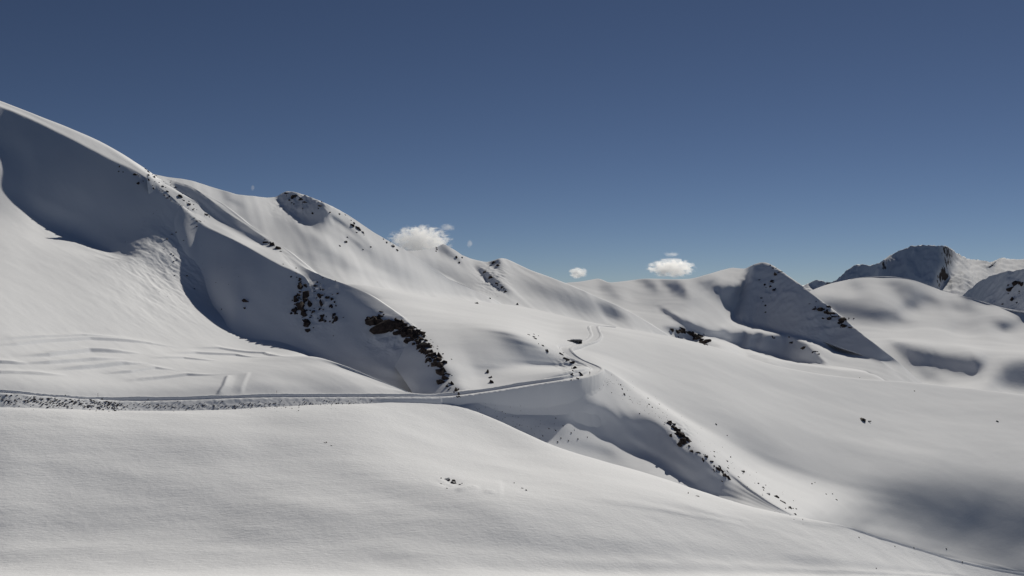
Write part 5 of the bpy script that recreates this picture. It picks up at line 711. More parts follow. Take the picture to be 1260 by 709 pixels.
        [2602.6, 2610.2, 2619.3, 2630.9, 2647.7, 2662.1, 2679.5, 2698.6, 2717.8, 2741.1, 2769.8, 2796.8, 2815.9, 2836.5, 2838, 2830.4, 2828, 2828.4, 2835.9, 2816.4, 2781.8, 2752, 2735.2, 2737.9, 2763.3, 2788.1, 2798.9, 2807.3, 2801.6, 2775.6, 2715.5, 2649.5, 2619.3, 2609.1, 2586.2, 2565.5, 2528.3, 2481, 2453.1, 2439.1, 2429.2, 2424.2, 2445, 2473.1, 2504.8],
        [2632, 2640.1, 2649.9, 2662.4, 2680.8, 2697.4, 2716.7, 2737.2, 2757.6, 2779.7, 2801, 2817.2, 2825.9, 2825, 2813.6, 2800.8, 2790, 2791.5, 2793.7, 2778.1, 2753.8, 2725.4, 2708.4, 2709.3, 2733.1, 2759.8, 2774.4, 2784.3, 2787.2, 2773.9, 2733.1, 2666.6, 2621.7, 2587.8, 2575.2, 2554.7, 2513.7, 2469.8, 2435.9, 2414, 2405.2, 2422.8, 2457.2, 2496.1, 2537.9],
        [2660.5, 2669.1, 2679.6, 2692.9, 2712.3, 2729.7, 2749.6, 2770.5, 2791, 2811.4, 2828.2, 2839.5, 2844, 2843.8, 2838.3, 2830.7, 2824.1, 2816.1, 2805.7, 2790.7, 2771.4, 2755.1, 2745.7, 2747.9, 2761.5, 2777.2, 2790.4, 2798, 2797.4, 2781.9, 2749.7, 2704.9, 2660.9, 2623.2, 2595.9, 2568.8, 2536.6, 2498.3, 2465.5, 2443.7, 2438.4, 2451, 2483.4, 2523.5, 2567.6],
        [2690.1, 2699.2, 2710.1, 2723.9, 2743.6, 2761.3, 2781, 2801.5, 2821.3, 2840.4, 2855.6, 2866.2, 2872.7, 2879.1, 2882.8, 2883.4, 2881, 2870.4, 2855.4, 2839.6, 2824.7, 2816.5, 2813.3, 2815.3, 2821.7, 2827.4, 2832, 2832.6, 2826, 2808.8, 2782.7, 2749.6, 2713.3, 2675.8, 2642, 2611.3, 2582.1, 2548.6, 2519.6, 2499.3, 2492.1, 2497.8, 2522.5, 2556.5, 2595.5],
        [2719.2, 2728.5, 2739.5, 2753.5, 2773.1, 2790.4, 2809.7, 2829.4, 2848.3, 2866.6, 2882, 2894.5, 2905.6, 2919.1, 2931.3, 2939.8, 2942.9, 2935.2, 2921.8, 2907.8, 2896.1, 2892.1, 2891.5, 2892.4, 2893.5, 2890.8, 2886.1, 2878.3, 2866.1, 2847.3, 2824, 2796.6, 2766.3, 2731.8, 2698.3, 2667.5, 2639.6, 2608.8, 2582.4, 2562.4, 2551.8, 2550.8, 2567.1, 2592, 2622],
        [2825.2, 2834.5, 2845.5, 2859.3, 2878.7, 2895.5, 2914.1, 2933, 2951.3, 2969.6, 2986, 3001.2, 3016.6, 3035.9, 3054.8, 3070.2, 3079.5, 3077.3, 3068.3, 3057.8, 3048.8, 3046.5, 3046.1, 3045.1, 3041.8, 3032.7, 3020.3, 3005.7, 2988.7, 2968, 2945.3, 2920.4, 2893.6, 2862.6, 2832, 2803, 2776.5, 2746.9, 2721.2, 2700.3, 2686.3, 2679.7, 2688.7, 2705.1, 2726.1],
        [2924.7, 2933.8, 2944.6, 2958.1, 2977, 2993.3, 3011.3, 3029.8, 3047.8, 3066.6, 3084.4, 3102.2, 3121.5, 3145.7, 3170.3, 3192, 3208, 3212.3, 3209, 3202.8, 3196.3, 3194.6, 3193.2, 3189.5, 3182.2, 3167.7, 3149.4, 3129.4, 3108.3, 3085.2, 3061.8, 3037.8, 3013.2, 2985.3, 2957.8, 2931.6, 2906.7, 2877.8, 2851.6, 2828.8, 2811.3, 2799.7, 2802.2, 2811.2, 2824.2],
        [3014.6, 3023.4, 3033.8, 3046.9, 3065.2, 3081, 3098.3, 3116.4, 3134.4, 3153.7, 3172.9, 3193, 3215.4, 3243.8, 3273.4, 3301, 3323.5, 3334.4, 3337, 3335, 3330.9, 3329.6, 3326.7, 3320.1, 3308.9, 3289.9, 3267.1, 3242.8, 3218.3, 3192.9, 3168.4, 3144.6, 3121.6, 3096.2, 3071.8, 3048.4, 3025.4, 2997.1, 2970.1, 2945.2, 2924.4, 2908.2, 2905.2, 2907.8, 2914],
        [3100.2, 3108.6, 3118.6, 3131.1, 3148.9, 3164, 3180.8, 3198.5, 3216.5, 3236.5, 3257, 3279.2, 3304.6, 3336.9, 3371.5, 3404.9, 3433.9, 3451.4, 3459.8, 3462.3, 3460.5, 3459.5, 3454.9, 3445.3, 3430.3, 3407, 3380, 3351.9, 3324.2, 3296.5, 3270.8, 3247, 3225.3, 3202.3, 3180.9, 3160.2, 3139.2, 3111.4, 3083.6, 3056.6, 3032.3, 3011.7, 3003.3, 2999.9, 2999.9],
    ],
    'Mt': [
        [4087, 4135.2, 4191.1, 4243, 4293.7, 4323.6, 4344.7, 4345, 4346.8, 4370.9, 4401.1, 4428.5, 4455.1, 4484.4, 4507.4, 4511.8, 4510.8, 4514, 4514.6, 4508, 4494, 4477.8, 4460.4, 4444.2, 4432.3, 4424.8, 4425.5, 4434.2, 4442.8, 4440.3, 4416.8, 4374.6, 4325.4, 4285.2, 4253.7, 4230.1, 4230, 4285.7, 4375.3, 4475.1, 4579.4, 4677.9, 4774.8, 4847.9, 4923.8, 5033.8, 5137.2, 5255.9, 5358.2, 5486.7, 5581.1],
        [4251.6, 4300.5, 4357.9, 4412.8, 4468.2, 4504.1, 4532, 4538.7, 4546, 4574, 4605.6, 4631.7, 4654.6, 4678.4, 4694.6, 4691.5, 4683.8, 4682, 4680.2, 4674, 4662.3, 4649.6, 4635.7, 4622.4, 4612.3, 4604.9, 4604.6, 4612.8, 4624.2, 4630.2, 4620.1, 4589.6, 4542.8, 4495, 4450.7, 4416.6, 4409.6, 4457.7, 4535.3, 4619.2, 4703, 4781.2, 4863.5, 4929.8, 5005, 5117.1, 5225, 5349.9, 5460.6, 5598.9, 5704.4],
        [4482.5, 4531.8, 4590.3, 4648, 4708.4, 4751.2, 4786.5, 4800.5, 4813.8, 4845.6, 4878.2, 4902.4, 4921.1, 4938.8, 4947.8, 4936.8, 4921.5, 4913.6, 4908.7, 4902.6, 4893.8, 4885.4, 4875.9, 4866.2, 4858, 4850.8, 4849.1, 4855.7, 4867.3, 4879.2, 4883, 4870.8, 4834, 4778.7, 4719.5, 4675.1, 4662.7, 4709.4, 4779.6, 4843.9, 4903.5, 4961.4, 5031.2, 5092.3, 5166.6, 5279.6, 5390.5, 5520.9, 5639.9, 5787.9, 5904.1],
        [4801.6, 4850.8, 4909.7, 4969.3, 5034.3, 5084.6, 5128.7, 5151.1, 5170.9, 5205.5, 5237.5, 5258.5, 5272.3, 5284.2, 5286.2, 5267.1, 5243.3, 5227.6, 5217.3, 5210.1, 5204.8, 5202.5, 5199.7, 5195.1, 5188.9, 5181.6, 5178.2, 5181.5, 5188.8, 5198.8, 5210.1, 5223.9, 5221.8, 5162.1, 5092.6, 5039.5, 5024.7, 5072.7, 5144.4, 5177.7, 5208.8, 5253, 5317.7, 5376.3, 5446.8, 5556.6, 5667.4, 5801.7, 5928, 6084.6, 6209.7],
        [5132.4, 5181.9, 5240.5, 5300, 5367.1, 5424.2, 5478.2, 5510.5, 5535.5, 5569.6, 5598.3, 5614.7, 5623.7, 5631, 5628.1, 5602.5, 5570.6, 5545.4, 5525.9, 5513.7, 5511.1, 5517.9, 5526.2, 5528.2, 5523.5, 5515, 5509.7, 5509.3, 5508.3, 5506.2, 5506.9, 5535, 5595, 5571.8, 5538.5, 5465.1, 5453.6, 5478, 5544.8, 5530.6, 5542.7, 5594.9, 5669.7, 5726.5, 5784.1, 5882.2, 5988.5, 6123.6, 6253.6, 6414.2, 6543.7],
        [5275.5, 5327.5, 5387.2, 5444.6, 5507.7, 5565.1, 5628.6, 5671.2, 5693.8, 5721.9, 5744.7, 5756.3, 5763.3, 5769.7, 5766, 5739.5, 5703.1, 5669.4, 5638, 5613.8, 5607.8, 5626.2, 5651.2, 5658.5, 5656, 5645, 5636, 5632.5, 5624.1, 5602.7, 5581.7, 5586.1, 5649, 5767.5, 5776.5, 5718.5, 5690.4, 5634.9, 5684.3, 5698.2, 5724.1, 5818.6, 5923.9, 5971.1, 6001.6, 6077.4, 6174.6, 6305.4, 6427.6, 6581.4, 6707.7],
        [5409.5, 5468, 5533, 5590.8, 5645.2, 5686.8, 5759.5, 5809.9, 5812.5, 5835.7, 5850, 5859.1, 5869.4, 5879.7, 5876.5, 5858, 5821.7, 5781.9, 5740.1, 5697.1, 5673.2, 5704.2, 5743.4, 5755.2, 5765.9, 5752.1, 5734, 5721.5, 5715.4, 5691.9, 5661.5, 5649.3, 5656.2, 5709, 5790.5, 5903.1, 5888.7, 5852.1, 5852.1, 5926.8, 5978.7, 6122.6, 6266.6, 6283.9, 6289.1, 6332, 6411.3, 6531, 6623.2, 6755.9, 6873.8],
        [5539.8, 5608.7, 5684, 5750, 5803, 5818.3, 5889.9, 5877.8, 5879.4, 5908.3, 5907.7, 5925.4, 5943.9, 5960.6, 5965.4, 5955.8, 5929.4, 5888.7, 5843.4, 5788.6, 5743.5, 5759, 5787, 5821.8, 5838.8, 5841, 5835.9, 5814.1, 5825.8, 5803.1, 5767.6, 5745.2, 5735.8, 5767, 5828.4, 6014.9, 6211.5, 6197.9, 6332, 6340.5, 6351.9, 6447, 6626.9, 6658.7, 6687.7, 6697.4, 6701.3, 6774.9, 6821, 6918.4, 7015.1],
        [5667.2, 5748.2, 5837.2, 5918.7, 5984.6, 5967.3, 5945, 5923.6, 5919.9, 5894.1, 5915.5, 5960.1, 5981.9, 6021.1, 6043.6, 6046.2, 6027.2, 5981.1, 5932.1, 5881.7, 5819.5, 5793.3, 5785.3, 5871.5, 5944, 5949.8, 5942.1, 5908.4, 5917.2, 5917.6, 5865.4, 5845.7, 5813.8, 5813.2, 5826.9, 6002.2, 6375.6, 6582.9, 6749.7, 6819.5, 6790.5, 6724.2, 6823.1, 7001.3, 7143.5, 7197.5, 7129.9, 7099.3, 7107, 7159.5, 7162.5],
        [5710.9, 5772.2, 5839, 5894, 5931.4, 5932.6, 5952.2, 5932.6, 5886.5, 5862.2, 5901, 5942.5, 5977.5, 6017.6, 6049.8, 6048.7, 6014.6, 5981.9, 5942.1, 5902.4, 5879.6, 5898.5, 5942.8, 5987.9, 6007.5, 5978.8, 5951.9, 5941.4, 5918.3, 5910.7, 5874.1, 5847.1, 5818.9, 5804.2, 5793.2, 5890.3, 6106.8, 6335.2, 6482.9, 6572.2, 6593, 6547.3, 6584.7, 6712.1, 6903.5, 7058.3, 7137.3, 7216.8, 7286.1, 7366.5, 7375.7],
        [5753, 5794.8, 5841.9, 5879.7, 5912.1, 5927.8, 5939.6, 5918.5, 5884.4, 5880.9, 5906.5, 5941.4, 5978.8, 6017.6, 6045.2, 6041.7, 6019.9, 5999.2, 5979.6, 5966.7, 5972.3, 6002.4, 6040.6, 6060.7, 6054.1, 6024.8, 5993.7, 5972, 5949.6, 5927.2, 5897.2, 5861.1, 5825, 5798.9, 5794, 5834, 5931, 6084.4, 6222.4, 6315.6, 6367.6, 6394.3, 6452.5, 6555.8, 6716.1, 6914.7, 7084.1, 7246, 7370.2, 7500.3, 7577.1],
        [5919.9, 5943.8, 5974.7, 6002.1, 6031.8, 6046.9, 6053.8, 6036.5, 6018.2, 6026.6, 6048.5, 6075.7, 6106.7, 6139.7, 6162.7, 6162.2, 6153.9, 6152.4, 6157.7, 6170.9, 6193.5, 6223, 6245.8, 6248.8, 6231.4, 6200.2, 6166.7, 6138.1, 6112.2, 6083.9, 6049.3, 6007, 5963.3, 5929.4, 5908.1, 5899.5, 5919.9, 6000.1, 6104.2, 6198.3, 6282.3, 6361.3, 6455.7, 6561.5, 6709.3, 6920.5, 7134.6, 7356.2, 7543.4, 7742.8, 7899.4],
        [6088.2, 6095.1, 6111.8, 6130.3, 6155.2, 6166, 6171.8, 6161.4, 6156.4, 6174, 6196.2, 6216.3, 6237.4, 6262.1, 6281.4, 6285.8, 6292.2, 6313.6, 6346.2, 6384.1, 6419, 6444.3, 6451.5, 6439.8, 6414.3, 6379.9, 6343.9, 6311.3, 6280.9, 6247.8, 6206.9, 6159, 6109.2, 6064.3, 6016.6, 5960.5, 5917.5, 5933, 5997, 6088.7, 6201.8, 6323.9, 6454.4, 6574.6, 6721.7, 6937.6, 7178.3, 7449.3, 7703.3, 7981.7, 8225.1],
    ],
    'N': [
        [3357.1, 3305.8, 3256.1, 3230.8, 3203.6, 3169.7, 3139.6, 3118.9, 3109.5, 3110.6, 3111.3, 3109.1, 3103.9, 3056.6, 2987.6, 2880.4, 2798],
        [3477.6, 3429.8, 3382.9, 3359.8, 3334, 3299.9, 3266.1, 3239.2, 3229, 3221.6, 3215.5, 3199.5, 3176.6, 3114.1, 3043, 2963.7, 2917],
        [3579.2, 3535.4, 3492.2, 3471.5, 3447.8, 3414.7, 3381.1, 3351.4, 3332.6, 3306.7, 3284.9, 3264.3, 3235.4, 3168.5, 3097.4, 3041.4, 3025.8],
        [3618.8, 3578.6, 3540.2, 3522.3, 3501.8, 3470.4, 3437.9, 3406.7, 3378.5, 3350.5, 3333.1, 3309.2, 3280.4, 3202.5, 3138.2, 3099.5, 3086.1],
        [3647.6, 3608.4, 3572.4, 3564.2, 3543, 3512.1, 3488.4, 3453.3, 3421.5, 3396.9, 3384.6, 3351, 3320.4, 3261.7, 3240.5, 3181.1, 3142.7],
        [3684.5, 3636.7, 3589.6, 3566.7, 3542.4, 3520.5, 3497.4, 3460.7, 3412, 3392.2, 3365.1, 3339.4, 3337.9, 3354.1, 3316.7, 3234.8, 3180],
        [3720.6, 3667.5, 3615.9, 3590.1, 3566.9, 3540.4, 3510.7, 3474.2, 3434.8, 3405.5, 3381.7, 3370.1, 3380, 3371.7, 3341, 3269.3, 3216.1],
        [3881.2, 3826, 3773.3, 3747.3, 3722.4, 3690.8, 3657, 3621.7, 3587.5, 3560.1, 3541.3, 3533.7, 3536.4, 3509.9, 3477.3, 3415.9, 3374],
        [4049.3, 3993.8, 3941.2, 3914.8, 3887.2, 3851.4, 3814.7, 3780.5, 3750.9, 3729.7, 3715.4, 3705.1, 3695.2, 3654.3, 3616.9, 3563.4, 3535.1],
    ],
}


# ------------------------------------------------------------------ terrain
# road centre line (bearing, elevation, distance), from the left edge round the bend and over the shoulder
ROAD_PX = [(-260, 484, 360), (-100, 482, 360), (0, 484, 365), (80, 490.5, 378), (150, 494, 392), (230, 493, 405), (300, 490.5, 416), (400, 489.5, 434),
           (510, 489, 460), (550, 488.5, 474), (600, 482.5, 490), (650, 474.5, 508), (700, 467, 528), (722, 462.5, 546),
           (733, 457, 566), (729, 449.5, 590), (708, 440, 620), (697, 431, 650), (707, 424.5, 680), (728, 418.5, 705),
           (733, 412, 745), (731, 405, 800), (738, 400, 850), (752, 396, 900)]


def carve_road(sh, half=2.6, fade=2.5, depth=0.45):
    X, Y, Z = sh.V[..., 0], sh.V[..., 1], sh.V[..., 2]
    sd, fr, zr = polydist(X, Y, ROAD_LINE)
    w = 1 - smooth01((np.abs(sd) - half) / fade)
    sh.V[..., 2] = np.where(Z > zr - depth, Z + (zr - depth - Z) * w, Z)


# ---- foreground slope, from the photographer's feet to the road and the ravine
a1 = [(-260, 712, 240), (0, 712, 245), (140, 712, 246), (300, 712, 250), (450, 712, 256), (560, 712, 266), (680, 712, 284), (800, 712, 310), (920, 712, 345), (1050, 712, 405), (1190, 716, 500), (1450, 760, 600)]
def toward_camera(line, f):
    """the slope continued back to the photographer's feet"""
    out = []
    for p in line:
        x, y, z = P(*p)
        x, y, z = x * f, y * f, -1.8 * (1 - f) + z * f - 6 * f * (1 - f)
        out.append((CX + x / y * FOC, CY - z / y * FOC, y))
    return out


a2 = [(-260, 625, 286), (0, 618, 288), (140, 622, 291), (300, 625, 295), (450, 628, 302), (560, 638, 310), (680, 652, 325), (800, 660, 348), (920, 674, 378), (1050, 688, 428), (1190, 708, 520), (1450, 745, 640)]
a3 = [(-260, 560, 328), (0, 548, 326), (140, 556, 334), (300, 572, 345), (450, 583, 356), (560, 598, 366), (680, 612, 378), (800, 630, 398), (920, 650, 420), (1050, 670, 458), (1190, 702, 540), (1450, 735, 670)]
a4 = [(-260, 511, 350), (0, 505, 350), (140, 508, 375), (300, 509, 394), (450, 505, 420), (560, 524, 446), (680, 568, 450), (800, 600, 462), (920, 633, 460), (1050, 656, 480), (1190, 697, 550), (1450, 728, 690)]
a5 = [(-260, 503, 362), (0, 499, 364), (140, 504, 391), (300, 501, 414), (450, 497, 440), (552, 495, 472), (680, 547, 478), (800, 583, 508), (920, 621, 486), (1050, 650, 498), (1190, 692, 565), (1450, 722, 700)]
a6 = [(-260, 505, 380), (0, 502, 382), (140, 511, 408), (300, 508, 430), (450, 507, 455), (565, 520, 486), (690, 570, 495), (810, 605, 525), (930, 640, 505), (1060, 668, 515), (1200, 705, 580), (1450, 735, 710)]
A = Sheet([toward_camera(a1, 0.05), toward_camera(a1, 0.2), toward_camera(a1, 0.45), toward_camera(a1, 0.75), a1, a2, a3, a4, a5, a6], res=(640, 360), smooth=2, depth=DEPTH.get('A'))
A.crest([(330, 560), (430, 574), (520, 596), (620, 618), (700, 632)], 1.6, 22, 40, soft=1.0, taper=0.45)
A.crest([(0, 520), (120, 528), (240, 540), (330, 556)], 1.0, 24, 40, soft=1.0)
A.crest([(-60, 560), (60, 566), (200, 584), (330, 612), (470, 645)], 0.9, 16, 40, soft=1.0)
A.crest([(250, 640), (420, 660), (560, 690)], 0.8, 14, 30, soft=1.0)
A.bump(552, 592, 3.5, 5.0, -0.9)
A.crest([(536, 588), (548, 594), (562, 598)], 0.7, 1.4, 3.5)
A.crest([(562, 603), (572, 602), (582, 599), (592, 599)], 0.7, 1.2, 3.5)
A.crest([(596, 602), (604, 604), (612, 604)], 0.5, 1.2, 3.0)
A.relief(0.4, 20, 4, 0.55, stretch=3.5, ang=24)
A.relief(0.6, 60, 3, 0.5, stretch=2.5, ang=-25)
A.relief(0.07, 7, 3, 0.5, stretch=2.5, ang=-28)

# ---- left hill: bench above the road, open face, shaded bowl under the crest
b0 = [(-260, 490, 370), (-100, 489, 369), (0, 491, 373), (100, 497, 390), (180, 499, 404), (260, 498, 416), (330, 496, 428), (400, 495, 440), (460, 494, 452), (535, 496, 476)]
b1 = [(-260, 474, 373), (-100, 473, 373), (0, 474, 375), (100, 482, 392), (180, 487, 406), (260, 485, 418), (330, 484.5, 431), (400, 484, 444), (460, 483, 456), (525, 485.5, 476)]
b2 = [(-260, 455, 392), (-100, 455, 392), (0, 457, 394), (100, 464, 408), (180, 466, 420), (260, 464, 432), (330, 456, 442), (400, 458, 454), (455, 470, 464), (518, 487, 480)]
b3 = [(-260, 438, 420), (-100, 436, 420), (0, 437, 420), (100, 442, 430), (180, 446, 438), (250, 449, 448), (310, 445, 458), (388, 440, 470), (458, 464, 476), (514, 486.5, 486)]
b4 = [(-260, 415, 455), (-100, 412, 455), (0, 414, 458), (80, 417, 466), (150, 423, 470), (220, 434, 475), (300, 437, 484), (378, 440, 488), (450, 475, 492), (520, 500, 496)]
b5 = [(-260, 370, 500), (-100, 365, 505), (0, 367, 510), (70, 374, 514), (130, 380, 516), (190, 390, 518), (255, 396, 518), (312, 393, 518), (370, 440, 530), (430, 490, 530)]
b6 = [(-260, 310, 545), (-100, 300, 560), (0, 302, 578), (60, 310, 590), (110, 320, 597), (155, 326, 597), (205, 333, 594), (264, 345, 584), (310, 400, 590), (350, 450, 590)]
b7 = [(-260, 240, 570), (-100, 218, 605), (-10, 232, 638), (50, 270, 645), (100, 290, 644), (150, 312, 636), (195, 292, 634), (236, 289, 636), (275, 345, 640), (315, 425, 640)]
b8 = [(-260, 170, 605), (-100, 155, 652), (0, 178, 678), (50, 208, 673), (100, 230, 667), (148, 252, 658), (188, 252, 655), (228, 266, 652), (262, 310, 648), (310, 400, 640)]
b9 = [(-260, 70, 662), (-100, 103, 697), (0, 131, 718), (50, 152, 711), (100, 177, 702), (140, 198, 694), (170, 212, 682), (212, 243, 662), (244, 273, 645), (300, 303, 625)]
b10 = [(-260, 45, 692), (-100, 92, 727), (0, 124.5, 754), (50, 144.5, 745), (100, 166, 736), (140, 187, 727), (180, 213, 712), (222, 240, 682), (256, 264, 662), (308, 298, 636)]
b11 = behind(b10, 45, 22, 25)
B = Sheet([b0, b1, b2, b3, b4, b5, b6, b7, b8, b9, b10, b11], sharp=(9,), res=(540, 580), smooth=2, depth=DEPTH.get('B'), dense=[(2, 5, 2.5)])
# wind-cut terraces on the bench
TERR = [([(-40, 427), (20, 424), (60, 419), (110, 416), (180, 421), (230, 427)], 0.9), ([(15, 438), (60, 436), (110, 431), (150, 433), (185, 435)], 1.3),
        ([(-30, 421), (40, 415), (100, 412), (170, 416)], 0.7), ([(10, 447), (60, 446), (110, 441), (160, 440)], 0.9), ([(60, 455), (100, 452), (150, 447), (185, 446)], 1.2),
        ([(120, 458), (160, 456), (190, 452), (225, 454)], 0.7), ([(140, 468), (190, 464), (230, 460), (280, 459)], 0.8), ([(200, 434), (240, 433), (290, 436), (330, 438)], 0.8),
        ([(180, 440), (225, 440), (275, 443)], 0.6), ([(220, 425), (270, 428), (325, 434), (355, 440)], 0.7), ([(-50, 444), (0, 446), (40, 447)], 0.8), ([(-50, 452), (0, 458), (40, 459), (90, 462)], 0.7)]
for pts, h in TERR:
    B.crest(pts, h * 1.35, 1.3, 7.0, taper=0.35)
B.crest([(281, 460), (276, 474), (268, 487)], 0.7, 1.3, 4.0, taper=0.15)
B.crest([(306, 456), (300, 472), (296, 486)], 0.35, 1.5, 4.0, taper=0.15, flip=True)
B.bump(375, 470, 14, 8, -0.8)
# wind-rippled snow under the bowl
B.relief(1.1, 14, 4, 0.55, stretch=2.2, ang=-35, mask=B.pixmask(205, 330, 75, 60))
B.relief(0.5, 5, 3, 0.55, stretch=1.8, ang=-20, ridged=True, mask=B.pixmask(215, 325, 50, 50))
B.relief(0.55, 50, 3, 0.5, stretch=2.0, ang=-40)
B.relief(0.08, 6, 3, 0.5, stretch=2.5, ang=-32)

# ---- the stepped spur that comes down from the left crest (shaded gully on its camera side)
c4 = [(205, 219, 706), (238, 231, 690), (275, 259, 673), (327, 294, 645), (343, 307, 632), (362, 323, 617), (403, 342, 604), (449, 359, 588), (500, 395, 556), (532, 430, 532), (574, 484, 494)]
c3 = [(200, 222, 702), (232, 237, 687), (267, 269, 668), (321, 301, 641), (342, 309, 629), (361, 329, 611), (396, 364, 592), (440, 387, 577), (491, 419, 547), (525, 447, 526), (571, 488, 491)]
c2 = [(180, 213, 690), (206, 237, 664), (246, 273, 642), (300, 301, 622), (345, 326, 602), (376, 341, 586), (396, 386, 578), (437, 412, 562), (487, 438, 536), (522, 460, 518), (569, 491, 489)]
c1 = [(190, 320, 668), (212, 335, 655), (246, 350, 640), (292, 335, 601), (330, 362, 580), (356, 388, 565), (383, 412, 556), (428, 437, 545), (481, 456, 525), (519, 471, 510), (566, 494, 487)]
c0 = [(190, 380, 650), (210, 390, 640), (240, 400, 620), (285, 395, 578), (320, 415, 555), (345, 430, 545), (380, 445, 536), (428, 468, 524), (478, 480, 510), (519, 490, 500), (562, 499, 482)]
c00 = behind(c0, -25, 8, -10)
c5 = behind(c4[:6], 20, 8, 12) + behind(c4[6:], 8, 5, 6)
c6 = behind(c4[:6], 45, 28, 30) + behind(c4[6:], 18, 24, 12)
c5[-1] = behind(c4[-1:], 12, 20, 0)[0]
c6[-1] = behind(c4[-1:], 22, 45, 5)[0]
C = Sheet([c00, c0, c1, c2, c3, c4, c5, c6], sharp=(3, 5), res=(400, 260), smooth=1, depth=DEPTH.get('C'))
C.relief(0.5, 30, 4, 0.5, stretch=1.5, ang=-40)
C.relief(0.8, 9, 4, 0.6, mask=np.maximum(np.maximum(C.pixmask(385, 375, 30, 35), C.pixmask(490, 410, 38, 22)), C.pixmask(540, 455, 25, 28)), ridged=True)
C.relief(0.6, 6, 3, 0.6, mask=C.pixmask(215, 245, 40, 25))

# ---- middle slope: knoll above the road, right flank down to the valley, ravine below the road
jt = [(380, 352, 690), (440, 350, 700), (540, 366, 800), (640, 377, 900), (700, 391, 900), (745, 400, 860), (810, 411, 880), (872, 425, 920), (950, 449, 960), (1030, 463, 1000), (1110, 470, 1080), (1190, 478, 1150), (1290, 490, 1200), (1420, 505, 1250)]
j1 = [(415, 372, 645), (470, 368, 680), (545, 381, 720), (630, 393, 760), (690, 408, 750), (742, 413, 735), (808, 432, 775), (868, 450, 815), (940, 474, 865), (1015, 492, 900), (1095, 505, 950), (1175, 518, 1000), (1270, 535, 1050), (1420, 555, 1100)]
j2 = [(450, 402, 575), (500, 395, 600), (560, 405, 625), (630, 415, 645), (680, 428, 650), (727, 434, 650), (800, 457, 685), (860, 482, 710), (920, 506, 745), (985, 530, 785), (1070, 552, 840), (1150, 564, 890), (1240, 588, 935), (1420, 615, 985)]
j3 = [(485, 450, 528), (530, 440, 535), (580, 447, 550), (640, 450, 565), (693, 452, 578), (738, 453, 582), (785, 478, 602), (840, 512, 612), (890, 540, 640), (945, 570, 690), (1030, 600, 745), (1110, 616, 805), (1200, 650, 855), (1420, 700, 900)]
j4 = [(515, 496, 472), (550, 490, 476), (595, 483, 489), (650, 474, 508), (700, 467, 530), (740, 463, 562), (775, 492, 556), (822, 519, 540), (858, 549, 522), (905, 586, 503), (985, 637, 470), (1060, 655, 620), (1180, 678, 770), (1420, 740, 830)]
j5 = [(525, 530, 458), (560, 524, 462), (608, 534, 462), (648, 540, 466), (690, 548, 482), (735, 558, 512), (772, 572, 522), (813, 590, 514), (848, 604, 505), (900, 616, 494), (978, 645, 464), (1060, 692, 590), (1200, 705, 720), (1420, 790, 780)]
j45 = [(520, 512, 466), (556, 506, 470), (600, 506, 477), (655, 506, 494), (702, 506, 512), (740, 511, 545), (775, 536, 541), (818, 560, 530), (852, 580, 514), (902, 602, 499), (982, 641, 468), (1060, 672, 605), (1190, 690, 745), (1420, 760, 810)]
j6 = behind(j5, -35, 28, -10)
j0 = behind(jt, 60, 14, 20)
j00 = behind(jt, 160, 60, 40)
J = Sheet([j6, j5, j45, j4, j3, j2, j1, jt, j0, j00], res=(700, 420), smooth=3, depth=DEPTH.get('J'), level=2)
J.relief(0.8, 45, 3, 0.45, stretch=4.0, ang=36)
J.relief(0.08, 8, 3, 0.5, stretch=2.5, ang=36)
J.relief(1.0, 6, 3, 0.55, ridged=True, mask=np.maximum(J.pixmask(838, 533, 14, 14), J.pixmask(700, 448, 14, 10)))

# ---- the road bed is cut into the four pieces of ground it crosses
# the upper bends lie on the valley slope
_r = np.array([P(*p) if i < 14 else J.find(p[0], p[1]) for i, p in enumerate(ROAD_PX)])
_k = np.concatenate([[0], np.cumsum(np.linalg.norm(np.diff(_r, axis=0), axis=1))])
ROAD_N = 520
ROAD = hermite(_k, _r, np.linspace(0, _k[-1], ROAD_N))
for _ in range(6):
    ROAD[1:-1] = (ROAD[:-2] + 2 * ROAD[1:-1] + ROAD[2:]) / 4
ROAD_LINE = [tuple(p) for p in ROAD[::5]]
for sh in (A, B, C, J):
    carve_road(sh)
structure('foreground_slope', A, M_SNOW_NEAR)
structure('left_hillside', B, M_SNOW)
structure('shaded_spur', C, M_SNOW)
structure('valley_slope', J, M_SNOW)

# ---- second ridge with the wind-blown summit
f0 = [(185, 214, 748), (238, 223, 775), (300, 240, 812), (338, 241.5, 838), (352, 235, 843), (378, 242, 843), (404, 253, 845), (440, 276, 866), (490, 306, 910), (540, 338, 950), (600, 366, 985), (650, 402, 990)]
f1 = [(200, 235, 718), (250, 250, 735), (310, 272, 760), (345, 275, 780), (365, 275, 787), (390, 282, 788), (420, 293, 795), (455, 312, 816), (500, 333, 855), (545, 355, 895), (600, 373, 935), (650, 408, 940)]
f2 = [(215, 260, 690), (270, 290, 696), (330, 312, 710), (360, 318, 718), (385, 322, 730), (410, 328, 738), (440, 336, 750), (470, 346, 768), (510, 357, 805), (550, 367, 842), (600, 379, 880), (650, 412, 890)]
f3 = [(230, 290, 672), (290, 330, 668), (345, 350, 664), (380, 355, 664), (410, 360, 664), (440, 366, 678), (460, 370, 692), (490, 373, 715), (520, 378, 752), (555, 384, 790), (600, 392, 830), (650, 420, 840)]
Fs = Sheet([behind(f3, -30, 8), f3, f2, f1, f0, behind(f0, 25, 6, 12), behind(f0, 90, 40, 20)], sharp=(4,), res=(380, 210), smooth=2, depth=DEPTH.get('Fs'), level=2)
Fs.relief(1.1, 26, 3, 0.5, stretch=5.0, ang=-66)
Fs.relief(1.5, 9, 3, 0.6, ridged=True, mask=Fs.pixmask(372, 250, 30, 16))
structure('summit_ridge', Fs, M_SNOW)

